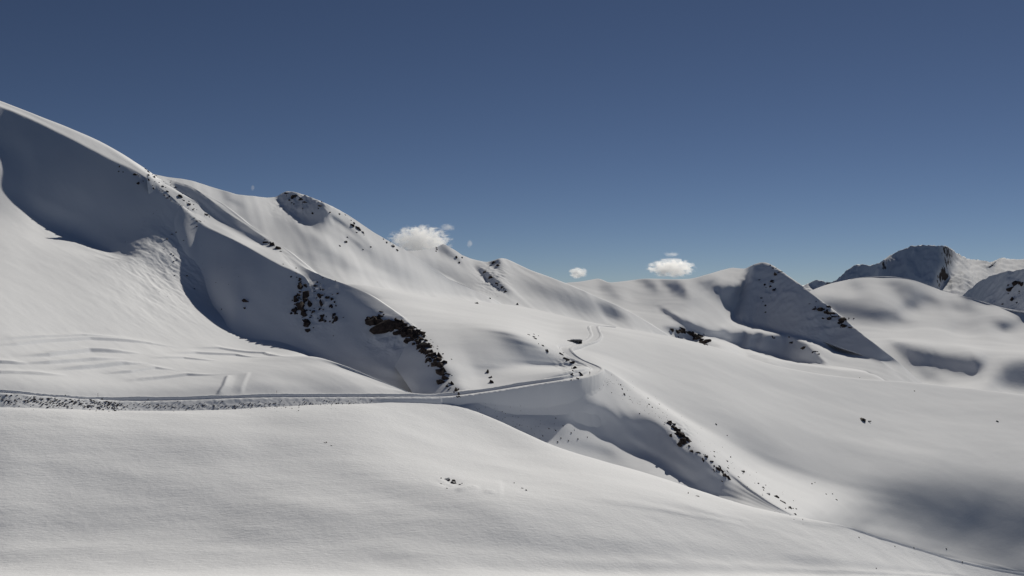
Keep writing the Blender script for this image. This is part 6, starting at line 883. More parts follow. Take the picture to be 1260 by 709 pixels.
# ---- third and fourth ridges on the skyline
g0 = [(470, 300, 1050), (495, 308, 1080), (520, 307, 1120), (536, 304, 1140), (545, 300, 1150), (562, 311, 1160), (580, 318, 1200), (600, 322, 1260), (618, 317, 1290), (650, 331, 1300), (690, 346, 1310), (730, 363, 1310), (780, 386, 1300), (840, 425, 1290)]
g1 = [(490, 325, 1000), (515, 328, 1020), (540, 328, 1050), (552, 327, 1070), (565, 326, 1085), (585, 336, 1100), (602, 343, 1130), (625, 345, 1170), (648, 345, 1190), (678, 357, 1208), (705, 368, 1218), (740, 381, 1220), (785, 397, 1210), (840, 432, 1200)]
g2 = [(520, 350, 960), (545, 352, 970), (565, 355, 980), (577, 357, 985), (592, 359, 990), (612, 363, 1000), (630, 366, 1010), (652, 370, 1030), (675, 375, 1060), (702, 385, 1075), (725, 393, 1085), (750, 401, 1090), (790, 412, 1090), (840, 440, 1090)]
g3 = [(540, 372, 900), (560, 374, 900), (580, 376, 910), (590, 378, 915), (605, 379, 920), (622, 383, 930), (640, 386, 940), (660, 391, 950), (685, 396, 970), (710, 405, 990), (730, 412, 1000), (755, 418, 1010), (795, 430, 1030), (840, 450, 1050)]
G = Sheet([behind(g3, -40, 12), g3, g2, g1, g0, behind(g0, 30, 6, 10), behind(g0, 120, 45, 20)], sharp=(4,), res=(380, 190), smooth=5, depth=DEPTH.get('G'), level=2)
G.relief(1.2, 40, 3, 0.5, stretch=4.0, ang=-60)
G.relief(1.6, 12, 3, 0.6, ridged=True, mask=G.pixmask(606, 342, 16, 16))
structure('skyline_ridges', G, M_SNOW)

# ---- the dark pyramid peak and the rolling ground before it
k0 = [(640, 345, 1600), (690, 347.5, 1650), (718, 345, 1680), (735, 342, 1700), (750, 347, 1720), (790, 342.5, 1750), (820, 343, 1750), (850, 342, 1750), (880, 334, 1750), (900, 329, 1750), (917, 330, 1740), (928, 324.5, 1715), (941, 323, 1700), (965, 337, 1650), (1000, 362, 1580), (1050, 402, 1500), (1102, 443, 1420), (1160, 495, 1330)]
k1 = [(650, 365, 1500), (700, 363, 1520), (728, 362, 1540), (745, 362, 1550), (765, 366, 1560), (795, 368, 1570), (825, 366, 1570), (850, 366, 1580), (872, 367, 1600), (890, 368, 1630), (905, 372, 1650), (915, 378, 1645), (930, 383, 1632), (952, 392, 1592), (985, 407, 1532), (1030, 427, 1468), (1085, 447, 1405), (1142, 497, 1320)]
k2 = [(660, 382, 1370), (705, 379, 1400), (735, 379, 1410), (750, 379, 1420), (775, 382, 1420), (800, 383, 1420), (825, 384, 1420), (850, 396, 1425), (875, 406, 1435), (895, 408, 1475), (912, 409, 1505), (925, 411, 1505), (942, 412, 1505), (968, 415, 1485), (1000, 427, 1445), (1020, 442, 1405), (1060, 452, 1370), (1130, 500, 1290)]
k15 = [(655, 375, 1425), (702, 372, 1450), (732, 371, 1465), (747, 371, 1475), (770, 374, 1480), (797, 376, 1485), (825, 375, 1490), (850, 378, 1500), (873, 384, 1515), (893, 388, 1545), (908, 393, 1565), (920, 397, 1565), (937, 401, 1560), (960, 407, 1535), (995, 417, 1485), (1035, 431, 1430), (1080, 444, 1385), (1136, 498, 1305)]
k25 = [(665, 390, 1300), (708, 388, 1330), (737, 388, 1345), (751, 388, 1355), (776, 391, 1360), (801, 394, 1365), (828, 397, 1370), (851, 405, 1400), (876, 414, 1412), (896, 418, 1448), (913, 422, 1472), (926, 428, 1468), (943, 434, 1462), (969, 440, 1442), (1002, 446, 1422), (1024, 450, 1390), (1066, 457, 1355), (1127, 502, 1270)]
k3 = [(680, 405, 1200), (720, 402, 1230), (745, 402, 1240), (755, 402, 1250), (780, 404, 1250), (805, 408, 1250), (830, 412, 1250), (855, 416, 1260), (880, 422, 1270), (900, 428, 1280), (918, 434, 1290), (930, 437, 1290), (945, 440, 1290), (970, 445, 1290), (1005, 451, 1280), (1040, 457, 1260), (1080, 464, 1250), (1125, 505, 1200)]
k4 = [(x, y + 25, d - 180) for x, y, d in k3]
K = Sheet([k4, k3, k25, k2, k15, k1, k0, behind(k0, 40, 8, 20), behind(k0, 200, 80, 60)], sharp=(6,), res=(480, 220), smooth=6, depth=DEPTH.get('K'), level=2)
K.relief(1.6, 120, 4, 0.5, stretch=2.0, ang=-35)
K.relief(3.0, 26, 4, 0.55, ridged=True, mask=np.maximum(K.pixmask(950, 355, 40, 30), K.pixmask(1025, 395, 40, 25)))
structure('pyramid_peak', K, M_SNOW)

# ---- rolling snow hills across the valley
l0 = [(940, 372, 2600), (985, 362, 2650), (1005, 354, 2720), (1030, 347, 2800), (1060, 341, 2900), (1100, 340, 2900), (1130, 346, 2880), (1160, 357, 2800), (1200, 368, 2700), (1240, 379, 2600), (1290, 386, 2500), (1400, 390, 2500)]
l1 = [(950, 390, 2350), (992, 385, 2380), (1012, 381, 2400), (1040, 378, 2450), (1070, 378, 2500), (1105, 380, 2500), (1135, 385, 2500), (1170, 392, 2450), (1205, 398, 2400), (1245, 405, 2350), (1295, 408, 2300), (1400, 412, 2300)]
l2 = [(970, 425, 2000), (1010, 420, 2020), (1030, 416, 2050), (1060, 412, 2100), (1085, 412, 2150), (1115, 415, 2150), (1145, 418, 2150), (1175, 420, 2100), (1210, 425, 2050), (1250, 430, 2000), (1300, 432, 2000), (1400, 436, 2000)]
l3 = [(990, 445, 1750), (1030, 438, 1790), (1050, 433, 1820), (1080, 429, 1880), (1105, 428, 1900), (1130, 432, 1900), (1155, 436, 1880), (1185, 437, 1850), (1215, 440, 1820), (1255, 445, 1800), (1305, 450, 1800), (1400, 455, 1800)]
l4 = [(1000, 470, 1600), (1040, 465, 1680), (1060, 460, 1740), (1085, 455, 1820), (1108, 458, 1840), (1135, 463, 1835), (1160, 466, 1815), (1190, 467, 1790), (1220, 468, 1765), (1260, 475, 1730), (1310, 480, 1730), (1400, 490, 1730)]
l5 = [(1010, 495, 1400), (1050, 492, 1450), (1070, 488, 1480), (1090, 485, 1500), (1112, 487, 1510), (1138, 490, 1510), (1165, 493, 1500), (1192, 495, 1490), (1222, 500, 1470), (1262, 508, 1450), (1312, 515, 1450), (1400, 525, 1450)]
L = Sheet([behind(l5, -60, 20), l5, l4, l3, l2, l1, l0, behind(l0, 120, 15, 30), behind(l0, 500, 150, 60)], res=(360, 200), smooth=8, depth=DEPTH.get('L'), level=2)
L.relief(2.5, 160, 3, 0.5, stretch=2.0, ang=-20)
structure('rolling_hills', L, M_SNOW_FAR)

# ---- far high mountain with rock walls
m0 = [(930, 372, 5600), (965, 363, 5700), (985, 353, 5800), (998, 347, 5850), (1010, 346, 5850), (1022, 349, 5900), (1034, 340, 5950), (1046, 331, 6000), (1058, 326, 6000), (1068, 327, 6000), (1080, 324.5, 5980), (1087, 321, 5950), (1094, 315, 5920), (1106, 310, 5900), (1120, 304, 5900), (1140, 301, 5880), (1152, 300.5, 5830), (1162, 302, 5800), (1174, 309, 5800), (1190, 318, 5950), (1205, 321, 6150), (1222, 322, 6350), (1232, 318, 6500), (1250, 320, 6700), (1275, 318, 6900), (1330, 312, 7100)]
m1 = [(x + 3, y + 14 + max(0, (345 - y)) * 0.42, d - 215 + (110 if x > 1180 else 0)) for x, y, d in m0]
m2 = [(x + 5, y + 26 + max(0, (345 - y)) * 0.75, d - 460 + (60 if x > 1180 else 0)) for x, y, d in m0]
m3 = [(x + 5, y + 60 + max(0, (345 - y)) * 0.8, d - 1100) for x, y, d in m0]
Mt = Sheet([behind(m3, -400, 150), m3, m2, m1, m0, behind(m0, 120, 60), behind(m0, 500, 300)], sharp=(4,), res=(360, 140), smooth=1, depth=DEPTH.get('Mt'))
Mt.relief(11, 180, 5, 0.55, stretch=0.6, ang=10, ridged=True)
Mt.relief(5, 60, 4, 0.6, ridged=True)
structure('far_mountain', Mt, M_SNOW_PEAK)

# ---- dark ridge at the right edge
n0 = [(1160, 385, 3650), (1186, 362, 3560), (1198, 352, 3520), (1212, 344, 3460), (1230, 337, 3400), (1245, 334.5, 3350), (1262, 331, 3300), (1300, 322, 3200), (1400, 300, 3100)]
n1 = [(x - 4, y + 34, d - 75) for x, y, d in n0]
n2 = [(x - 8, y + 75, d - 300) for x, y, d in n0]
N = Sheet([n2, n1, n0, behind(n0, 70, 30, 60), behind(n0, 400, 250, 200)], sharp=(2,), res=(220, 150), smooth=1, depth=DEPTH.get('N'))
N.relief(7, 110, 5, 0.55, ridged=True)
N.relief(2.5, 30, 4, 0.6, ridged=True)
structure('right_ridge', N, M_SNOW_PEAK)


# ------------------------------------------------------------------ road: bed, cut bank, berm and embankment
def height_map(sheets, x0, x1, y0, y1, cell=1.5):
    nx, ny = int((x1 - x0) / cell), int((y1 - y0) / cell)
    hm = np.full((ny, nx), -1e9)
    for sh in sheets:
        V = sh.V.reshape(-1, 3)
        ix = ((V[:, 0] - x0) / cell).astype(np.int64)
        iy = ((V[:, 1] - y0) / cell).astype(np.int64)
        ok = (ix >= 0) & (ix < nx) & (iy >= 0) & (iy < ny)
        np.maximum.at(hm, (iy[ok], ix[ok]), V[ok, 2])
    for _ in range(6):                                   # fill empty cells from their neighbours
        e = hm < -1e8
        if not e.any():
            break
        p = np.pad(hm, 1, mode='edge')
        s = np.stack([p[:-2, 1:-1], p[2:, 1:-1], p[1:-1, :-2], p[1:-1, 2:]])
        ok = s > -1e8
        m = np.where(ok, s, 0).sum(0) / np.maximum(ok.sum(0), 1)
        hm = np.where(e & ok.any(0), m, hm)
    p = np.pad(hm, 1, mode='edge')
    hm = (p[:-2, 1:-1] + p[2:, 1:-1] + p[1:-1, :-2] + p[1:-1, 2:] + 2 * hm) / 6

    def at(X, Y):
        fx = np.clip((X - x0) / cell - 0.5, 0, nx - 1.001)
        fy = np.clip((Y - y0) / cell - 0.5, 0, ny - 1.001)
        ix, iy = fx.astype(int), fy.astype(int)
        ix, iy = np.minimum(ix, nx - 2), np.minimum(iy, ny - 2)
        u, v = fx - ix, fy - iy
        return (hm[iy, ix] * (1 - u) + hm[iy, ix + 1] * u) * (1 - v) + (hm[iy + 1, ix] * (1 - u) + hm[iy + 1, ix + 1] * u) * v
    return at


def build_road():
    n = 1400
    k = np.concatenate([[0], np.cumsum(np.linalg.norm(np.diff(ROAD, axis=0), axis=1))])
    s = np.linspace(0, k[-1], n)
    c = np.stack([np.interp(s, k, ROAD[:, i]) for i in range(3)], -1)
    for _ in range(40):
        c[1:-1] = (c[:-2] + 2 * c[1:-1] + c[2:]) / 4
    t = np.gradient(c, axis=0)
    t[:, 2] = 0
    t /= np.linalg.norm(t, axis=1, keepdims=True)
    left = np.stack([-t[:, 1], t[:, 0], np.zeros(n)], -1)
    px, _ = project(c)
    bend = np.argmax(s > np.interp(548.0, ROAD[:, 1], k))          # where the road turns up the valley
    up = smooth01((np.arange(n) - bend) / 60.0)[:, None]           # 0 along the traverse, 1 on the upper bends
    w = 1.5 + 0.45 * fbm(s / 19.0, s * 0 + 2.0, 3)
    w = w * (0.75 + 0.25 * smooth01((px - 60) / 120.0))
    b = 0.5 + 0.22 * fbm(s / 3.1, s * 0 + 7.7, 3)
    u = np.array([11, 8, 5.6, 4.2, 3.3, 3.0, 2.75, 2.6, 1.6, 0.8, 0, -0.8, -1.6, -2.3, -2.5, -2.8, -3.3, -3.9, -4.6, -5.4, -6.4, -7.6, -9.2, -11, -14])
    lo = np.zeros((n, len(u)))
    hi = np.zeros((n, len(u)))
    prof_l = [-3.0, -1.0, 1.05, 1.1, 1.0, 0.9, 0.3, 0.04, 0.02, 0.0, 0.03, 0.0, 0.0, 0.03, 0.15]
    for j, h in enumerate(prof_l):
        lo[:, j] = h * (w if 2 <= j <= 6 else 1)
        hi[:, j] = h * (w * 0.4 if 2 <= j <= 6 else 1)
    emb = [1.0, 1.05, 0.7, -0.1, -0.75, -1.45, -2.25, -3.3, -4.5, -6.6]
    for j, h in enumerate(emb):
        jj = len(prof_l) + j
        lo[:, jj] = h * b if j < 3 else h * (1 + 4.0 * smooth01((px - 420) / 130.0))
    back = [0.5, 0.6, 0.4, -0.1, -0.8, -1.5, -2.4, -3.4, -4.6, -6.5]
    for j, h in enumerate(back):
        jj = len(prof_l) + j
        hi[:, jj] = h * (0.75 + 0.6 * (b - 0.5))
    z = lo * (1 - up) + hi * up
    fine = np.concatenate([u[:14], np.linspace(-2.5, -4.6, 8), np.linspace(-4.95, -14, 28)])
    z = np.stack([np.interp(-fine, -u, row) for row in z])
    u = fine
    V = c[:, None, :] + left[:, None, :] * u[None, :, None]
    V[..., 2] += z
    S = np.repeat(s[:, None], len(u), 1)
    U = np.repeat(u[None, :], n, 0)
    hz = height_map((A, B, C, J), -420, 240, 250, 960)(V[..., 0], V[..., 1])
    for _ in range(3):
        hz[1:-1] = (hz[:-2] + 2 * hz[1:-1] + hz[2:]) / 4
    hug_r = hz + 0.1 - 0.9 * np.clip(-U - 4.4, 0, 99)
    hug_l = hz + 0.5 - 0.45 * np.clip(U - 4.0, 0, 99)
    V[..., 2] = np.where((U < -4.4) & (px[:, None] > 535), np.minimum(V[..., 2], np.maximum(hug_r, V[..., 2] - 30)), V[..., 2])
    V[..., 2] = np.where(U > 4.0, np.minimum(V[..., 2], hug_l), V[..., 2])
    lump = fbm(S / 1.9, U / 1.7, 3, 0.6) * 0.16
    V[..., 2] += lump * smooth01((np.abs(U) - 2.2) / 1.5) * np.where((U < -4.5) & (px[:, None] > 520), 0.45, 1.25)
    V[..., 2] += fbm(S / 9.0, U / 0.35, 2) * 0.03
    sh = Sheet.__new__(Sheet)
    sh.V = np.swapaxes(V, 0, 1)[::-1].copy()
    me = sh.mesh('road')
    me.materials.append(M_ROAD)
    o = bpy.data.objects.new('road', me)
    o['kind'] = 'structure'
    COL.objects.link(o)
    TERRAIN['road'] = sh
    return c, left, s, bend


ROAD_C, ROAD_LEFT, ROAD_S, ROAD_BEND = build_road()


# ------------------------------------------------------------------ lookup: which ground lies on a bearing
class Ground:
    def __init__(self):
        cell = 1.6
        self.cell = cell
        self.W, self.H = int(1340 / cell), int(760 / cell)
        P_, N_, C_ = [], [], []
        for sh in TERRAIN.values():
            V = sh.V
            n = np.cross(np.gradient(V, axis=1), np.gradient(V, axis=0))
            n /= np.linalg.norm(n, axis=2, keepdims=True) + 1e-9
            n *= np.where(n[..., 2:3] < 0, -1, 1)
            qx, qy = project(V)
            ix = ((qx + 40) / cell).astype(np.int64)
            iy = ((qy + 20) / cell).astype(np.int64)
            ok = (ix >= 0) & (ix < self.W) & (iy >= 0) & (iy < self.H) & (V[..., 1] > 20)
            P_.append(V[ok])
            N_.append(n[ok])
            C_.append((iy * self.W + ix)[ok])
        self.P = np.concatenate(P_)
        self.N = np.concatenate(N_)
        c = np.concatenate(C_)
        o = np.lexsort((self.P[:, 1], c))
        cs = c[o]
        first = np.concatenate([[True], cs[1:] != cs[:-1]])
        self.idx = np.full(self.W * self.H, -1, np.int64)
        self.idx[cs[first]] = o[first]

    def at(self, px, py):
        ix, iy = int((px + 40) / self.cell), int((py + 20) / self.cell)
        for r in range(0, 6):
            best = -1
            for dy in range(-r, r + 1):
                for dx in range(-r, r + 1):
                    if max(abs(dx), abs(dy)) != r:
                        continue
                    x, y = ix + dx, iy + dy
                    if 0 <= x < self.W and 0 <= y < self.H:
                        i = self.idx[y * self.W + x]
                        if i >= 0 and (best < 0 or self.P[i, 1] < self.P[best, 1]):
                            best = i
            if best >= 0:
                return Vector(self.P[best]), Vector(self.N[best])
        return None, None


GROUND = Ground()


# ------------------------------------------------------------------ object helpers
def tag(o, label, cat, group=None):
    o['label'] = label
    o['category'] = cat
    if group:
        o['group'] = group
    return o


def empty(name, loc, rz=0.0):
    o = bpy.data.objects.new(name, None)
    o.empty_display_size = 1.0
    o.location = loc
    o.rotation_euler = (0, 0, rz)
    COL.objects.link(o)
    return o


def link(name, me, parent=None):
    o = bpy.data.objects.new(name, me)
    COL.objects.link(o)
    if parent is not None:
        o.parent = parent
    return o


def bm_mesh(name, bm, mat, smooth=False):
    me = bpy.data.meshes.new(name)
    bm.to_mesh(me)
    bm.free()
    me.materials.append(mat)
    for p in me.polygons:
        p.use_smooth = smooth
    return me


def box(bm, x0, x1, y0, y1, z0, z1):
    v = [bm.verts.new(p) for p in ((x0, y0, z0), (x1, y0, z0), (x1, y1, z0), (x0, y1, z0), (x0, y0, z1), (x1, y0, z1), (x1, y1, z1), (x0, y1, z1))]
    for f in ((0, 3, 2, 1), (4, 5, 6, 7), (0, 1, 5, 4), (1, 2, 6, 5), (2, 3, 7, 6), (3, 0, 4, 7)):
        bm.faces.new([v[i] for i in f])


# ------------------------------------------------------------------ rocks
def rock_mesh(name, seed, mat, pts=16):
    r = random.Random(seed)
    bm = bmesh.new()
    for _ in range(pts):
        d = Vector((r.gauss(0, 1), r.gauss(0, 1), r.gauss(0, 1))).normalized()
        k = r.uniform(0.72, 1.0)
        bm.verts.new((d.x * k, d.y * k, d.z * k))
    bmesh.ops.convex_hull(bm, input=bm.verts)
    for v in [v for v in bm.verts if not v.link_faces]:
        bm.verts.remove(v)
    bmesh.ops.recalc_face_normals(bm, faces=bm.faces)
    return bm_mesh(name, bm, mat)


ROCKS = [rock_mesh('rock', 100 + i, M_ROCK, 13 + i % 6) for i in range(12)]
ROCKS_BARE = [rock_mesh('rock', 300 + i, M_ROCK_BARE, 13 + i % 6) for i in range(8)]
RR = random.Random(21)


def place_rock(px, py, wpx, hpx, parent=None, origin=None, meshes=ROCKS, name='rock', sink=0.3, flat=0.75):
    g, n = GROUND.at(px, py + hpx * 0.2)
    if g is None:
        return None
    m = g.y / FOC
    grow = 1.3 if wpx >= 6 else 1.1
    sx, sz = wpx * m * 0.56 * grow, hpx * m * 0.62 * grow
    sy = min(max(sx, sz), max(sz, 0.6 * sx)) * flat
    o = link(name, RR.choice(meshes), parent)
    loc = g - n * sink * min(sx, sz)
    if origin is not None:
        loc = loc - origin
    o.location = loc
    o.rotation_euler = (RR.uniform(-0.25, 0.25), RR.uniform(-0.35, 0.35), RR.uniform(-0.5, 0.5))
    o.scale = (sx, sy, sz)
    return o


def outcrop(name, spots, label, crumbs=0, spread=7, meshes=ROCKS, group=None):
    g, _ = GROUND.at(spots[0][0], spots[0][1])
    root = empty(name, g)
    tag(root, label, 'rock', group)
    for px, py, w, h in spots:
        place_rock(px, py, w, h, root, g, meshes)
        if w >= 10:                                       # a big block is broken into several faces
            for _ in range(int(w // 3.5)):
                place_rock(px + RR.uniform(-0.5, 0.5) * w, py + RR.uniform(-0.45, 0.45) * h, RR.uniform(4, 9), RR.uniform(3, 8), root, g, meshes, sink=0.1)
    for _ in range(crumbs):
        px, py, w, h = RR.choice(spots)
        place_rock(px + RR.gauss(0, spread), py + RR.gauss(0, spread * 0.8), RR.uniform(1.2, 4.2), RR.uniform(1.2, 4.0), root, g, meshes)
    return root


def rib(path, n, w, h, jitter=1.5):
    out = []
    for _ in range(n):
        k = RR.uniform(0, len(path) - 1.001)
        i = int(k)
        f = k - i
        out.append((path[i][0] * (1 - f) + path[i + 1][0] * f + RR.gauss(0, jitter), path[i][1] * (1 - f) + path[i + 1][1] * f + RR.gauss(0, jitter), RR.uniform(*w), RR.uniform(*h)))
    return out


outcrop('rock_outcrop', [(478, 398, 44, 17), (461, 394, 20, 11), (497, 403, 22, 12), (508, 407, 24, 14), (504, 417, 17, 13), (522, 423, 18, 13), (517, 415, 13, 9), (530, 434, 13, 11),
                         (526, 441, 10, 8), (537, 446, 11, 12), (542, 455, 11, 13), (548, 462, 10, 12), (536, 458, 8, 9), (556, 470, 7, 8), (560, 478, 6, 8), (545, 468, 10, 8), (470, 384, 7, 3),
                         (520, 433, 8, 6), (514, 428, 6, 5), (534, 438, 6, 6), (551, 474, 5, 5), (564, 484, 4, 5)]
        + rib([(456, 392), (480, 398), (503, 405)], 16, (8, 15), (6, 11), 2.5) + rib([(500, 404), (520, 422), (534, 440), (547, 462)], 26, (6, 12), (6, 11), 2.5),
        'long brown rock band along the lower crest of the shaded spur above the road', 40, 7, ROCKS_BARE)
outcrop('rock_outcrop', [(370, 352, 6, 9), (376, 360, 8, 14), (366, 366, 6, 13), (372, 375, 9, 13), (380, 372, 6, 11), (363, 381, 8, 9), (375, 386, 8, 8), (378, 398, 8, 12), (392, 360, 6, 9),
                         (394, 372, 5, 11), (396, 392, 7, 8), (410, 385, 5, 8), (412, 392, 6, 10), (403, 366, 4, 6), (368, 343, 5, 5), (388, 351, 8, 5), (384, 383, 5, 7), (398, 356, 4, 5)],
        'broken vertical rock ribs scattered down the middle of the shaded spur face', 60, 8, ROCKS_BARE)
outcrop('rock_outcrop', rib([(369, 346), (365, 364), (363, 384)], 12, (3, 6), (4, 8)) + rib([(377, 352), (374, 376), (378, 404)], 16, (3, 7), (4, 9)) + rib([(391, 356), (394, 374), (397, 396)], 10, (3, 5), (4, 8))
        + rib([(404, 364), (411, 384), (413, 397)], 8, (2.5, 5), (3, 7)), 'close-set dark rock teeth filling in the ribs on the shaded spur face', 0, 6, ROCKS_BARE)
outcrop('rock_outcrop', [(329, 296, 8, 5), (335, 299, 8, 7), (341, 304, 7, 8), (346, 308, 4, 4)], 'short dark cliff at the foot of the narrow shaded gully', 6, 4, ROCKS_BARE)
outcrop('rock_outcrop', [(147, 210, 4, 4), (165, 213, 6, 5), (171, 225, 4, 5), (183, 211, 5, 4), (189, 217, 4, 5), (199, 228, 7, 4), (205, 234, 5, 4), (203, 240, 4, 3), (221, 240, 8, 4), (232, 250, 6, 3),
                         (238, 257, 4, 3), (254, 264, 8, 3), (246, 271, 5, 4), (212, 246, 4, 3), (226, 246, 4, 3)], 'string of small rocks along the crest beside the big shaded bowl', 26, 6)
outcrop('rock_outcrop', [(360, 240, 11, 4), (371, 244, 9, 4), (352, 238, 6, 3), (385, 262, 5, 5), (376, 249, 7, 3), (395, 252, 6, 3)], 'dark rocks capping the rounded snow summit on the skyline', 12, 6, ROCKS_BARE)
outcrop('rock_outcrop', [(419, 264, 5, 3), (433, 276, 8, 4), (441, 281, 9, 5), (447, 285, 6, 4), (425, 296, 6, 4), (457, 303, 5, 3)], 'thin rock strip on the skyline shoulder right of the rounded summit', 8, 6)
outcrop('rock_outcrop', [(482, 302, 7, 3), (489, 307, 5, 3), (476, 297, 4, 2)], 'small rocks on the ridge just below the largest cloud', 5, 4)
outcrop('rock_outcrop', [(562, 315, 4, 5), (566, 322, 3, 4), (537, 305, 5, 2)], 'small dark rocks on the ridge knob beside the largest cloud', 4, 4)
outcrop('rock_outcrop', [(598, 333, 6, 4), (604, 340, 6, 5), (610, 347, 6, 5), (616, 352, 5, 5), (622, 358, 5, 4), (607, 322, 7, 5), (613, 325, 5, 5), (602, 366, 4, 2)], 'rock rib on the pointed skyline ridge above the two lone boulders', 10, 5)
outcrop('rock_outcrop', [(944, 341, 6, 6), (951, 344, 8, 5), (955, 337, 5, 7), (948, 352, 5, 6), (937, 366, 4, 3), (942, 376, 4, 3), (960, 333, 6, 3), (940, 349, 4, 4), (953, 356, 4, 5)], 'rocks on the shaded face just under the dark pyramid summit', 12, 7, ROCKS_BARE)
outcrop('rock_outcrop', [(1010, 378, 8, 6), (1017, 384, 9, 8), (1026, 389, 10, 6), (1034, 394, 11, 8), (1041, 399, 10, 5), (1012, 391, 5, 4), (1046, 402, 6, 3), (1020, 376, 6, 4), (1028, 396, 7, 4)] + rib([(1008, 376), (1024, 388), (1046, 402)], 14, (5, 10), (4, 7), 2.5), 'brown rock patch on the descending right ridge of the pyramid peak', 16, 6, ROCKS_BARE)
outcrop('rock_outcrop', [(838, 405, 12, 5), (848, 409, 14, 7), (857, 414, 12, 7), (864, 419, 11, 7), (826, 404, 8, 4), (869, 423, 7, 4)], 'snow-dusted dark cliff on the small knob behind the valley slope', 14, 5, ROCKS_BARE)
outcrop('rock_outcrop', [(973, 421, 7, 2), (990, 426, 9, 3), (1002, 432, 7, 3), (953, 416, 5, 2)], 'thin rocks along the lip of the low shaded step below the pyramid peak', 6, 5)
outcrop('rock_outcrop', [(651, 411, 5, 3), (659, 415, 7, 3), (667, 423, 6, 4), (673, 430, 5, 6)], 'upper rocks on the knoll edge above the road bend', 6, 4)
outcrop('rock_outcrop', [(690, 434, 6, 5), (697, 440, 9, 6), (703, 446, 9, 5), (708, 452, 7, 6), (714, 459, 6, 6), (711, 464, 5, 4), (705, 460, 5, 5)], 'rock wall on the inside of the road bend', 8, 4, ROCKS_BARE)
outcrop('rock_outcrop', [(600, 457, 4, 7), (606, 468, 5, 9), (603, 463, 4, 6)], 'small rock rib standing just above the straight road before the bend', 4, 3)
outcrop('rock_outcrop', [(823, 517, 9, 4), (831, 525, 9, 8), (838, 533, 10, 10), (843, 541, 11, 9), (836, 546, 6, 8), (849, 541, 6, 6), (827, 534, 5, 6)] + rib([(822, 518), (838, 534), (850, 546)], 14, (5, 9), (5, 9), 2.5) + rib([(852, 548), (872, 563), (896, 586)], 10, (4, 7), (3, 5), 1.5), 'dark rock head at the top of the ravine ridge below the road', 16, 6, ROCKS_BARE)
outcrop('rock_outcrop', [(868, 561, 8, 4), (876, 567, 7, 4), (884, 577, 8, 6), (891, 583, 9, 5), (897, 587, 6, 6), (862, 556, 5, 3)], 'rock fringe along the middle of the ravine ridge', 10, 5)
outcrop('rock_outcrop', [(912, 579, 8, 3), (893, 566, 6, 3)], 'two flat rocks in the snow just above the ravine ridge', 4, 4)
outcrop('rock_outcrop', [(938, 599, 5, 5), (945, 606, 5, 7), (954, 610, 9, 4), (964, 617, 9, 5), (972, 624, 7, 5), (979, 631, 5, 4)], 'dark rocks at the lowest end of the ravine ridge', 10, 5)
outcrop('rock_outcrop', [(857, 611, 8, 3), (871, 630, 5, 3)], 'pair of small rocks on the near bank opposite the ravine ridge', 3, 4)
outcrop('rock_outcrop', [(1250, 346, 10, 4), (1243, 353, 9, 10), (1246, 366, 5, 10), (1256, 350, 8, 6)], 'dark rocks on the shaded ridge at the far side of the valley', 8, 6, ROCKS_BARE)
outcrop('rock_outcrop', [(552, 590, 11, 5), (558, 595, 9, 4), (543, 592, 4, 2), (538, 589, 4, 2), (560, 588, 5, 2), (548, 595, 5, 2)], 'cluster of dark rocks standing in for shaded snow hummocks on the open near slope', 8, 4)  # rocks placed where snow hummocks show shaded faces; dark colour gives the shade
outcrop('rock_outcrop', [(643, 601, 4, 2), (633, 607, 4, 2), (636, 598, 2, 1.2)], 'three little stones on the near slope beyond the hummock cluster', 4, 4)
outcrop('rock_outcrop', [(400, 545, 3, 1.2), (407, 547, 4, 1)], 'two tiny flat stones on the open near slope below the road', 1, 4)


def boulder(px, py, w, h, label, group=None, meshes=ROCKS):
    o = place_rock(px, py, w, h, None, None, meshes, 'boulder', sink=0.15)
    if o is not None:
        tag(o, label, 'boulder', group)


boulder(586.5, 371.5, 5.2, 4, 'squat brown boulder at the start of the faint track on the bench', None, ROCKS_BARE)
boulder(638, 373.5, 3.6, 4.2, 'upright brown boulder at the end of the faint track on the bench', None, ROCKS_BARE)
boulder(302, 369.5, 9, 7, 'dark boulder poking out of the shaded gully snow', None, ROCKS_BARE)
boulder(301, 379, 3, 4, 'smaller stone just below the dark boulder in the shaded gully', None, ROCKS_BARE)
boulder(1125, 480.5, 2.4, 2, 'lone dark stone on the valley slope above the wooden hut', None, ROCKS_BARE)
boulder(1226, 517.5, 4, 3, 'dark stone at the tip of a long drift on the valley slope', None, ROCKS_BARE)
boulder(1057, 463.5, 2, 1.6, 'tiny dark stone high on the valley slope', None, ROCKS_BARE)
for px, py, w, h in [(766, 478, 3, 2.5), (769, 484, 4, 3), (764, 473, 3, 2), (799, 497, 2.5, 2), (802, 501, 2.5, 2), (797, 490, 2, 2), (812, 498, 2, 2), (787, 508, 2, 2), (881, 521, 3, 2.5), (895, 535, 2, 2)]:
    boulder(px, py, w, h, 'small dark rock on the snow spur falling from the road bend', 'small rocks on the spur below the road bend')
for px, py, w, h in [(676, 527, 2.5, 2), (684, 530, 2.5, 2), (668, 536, 2.5, 2), (690, 539, 3, 2), (703, 533, 2.5, 2), (706, 529, 2, 2), (694, 524, 2, 2), (684, 515, 2, 2), (711, 540, 2.5, 2), (700, 542, 2, 2), (722, 537, 2, 2), (686, 544, 2.5, 2)]:
    boulder(px, py, w, h, 'small dark stone on the sunlit slope under the road embankment', 'stones under the road embankment')
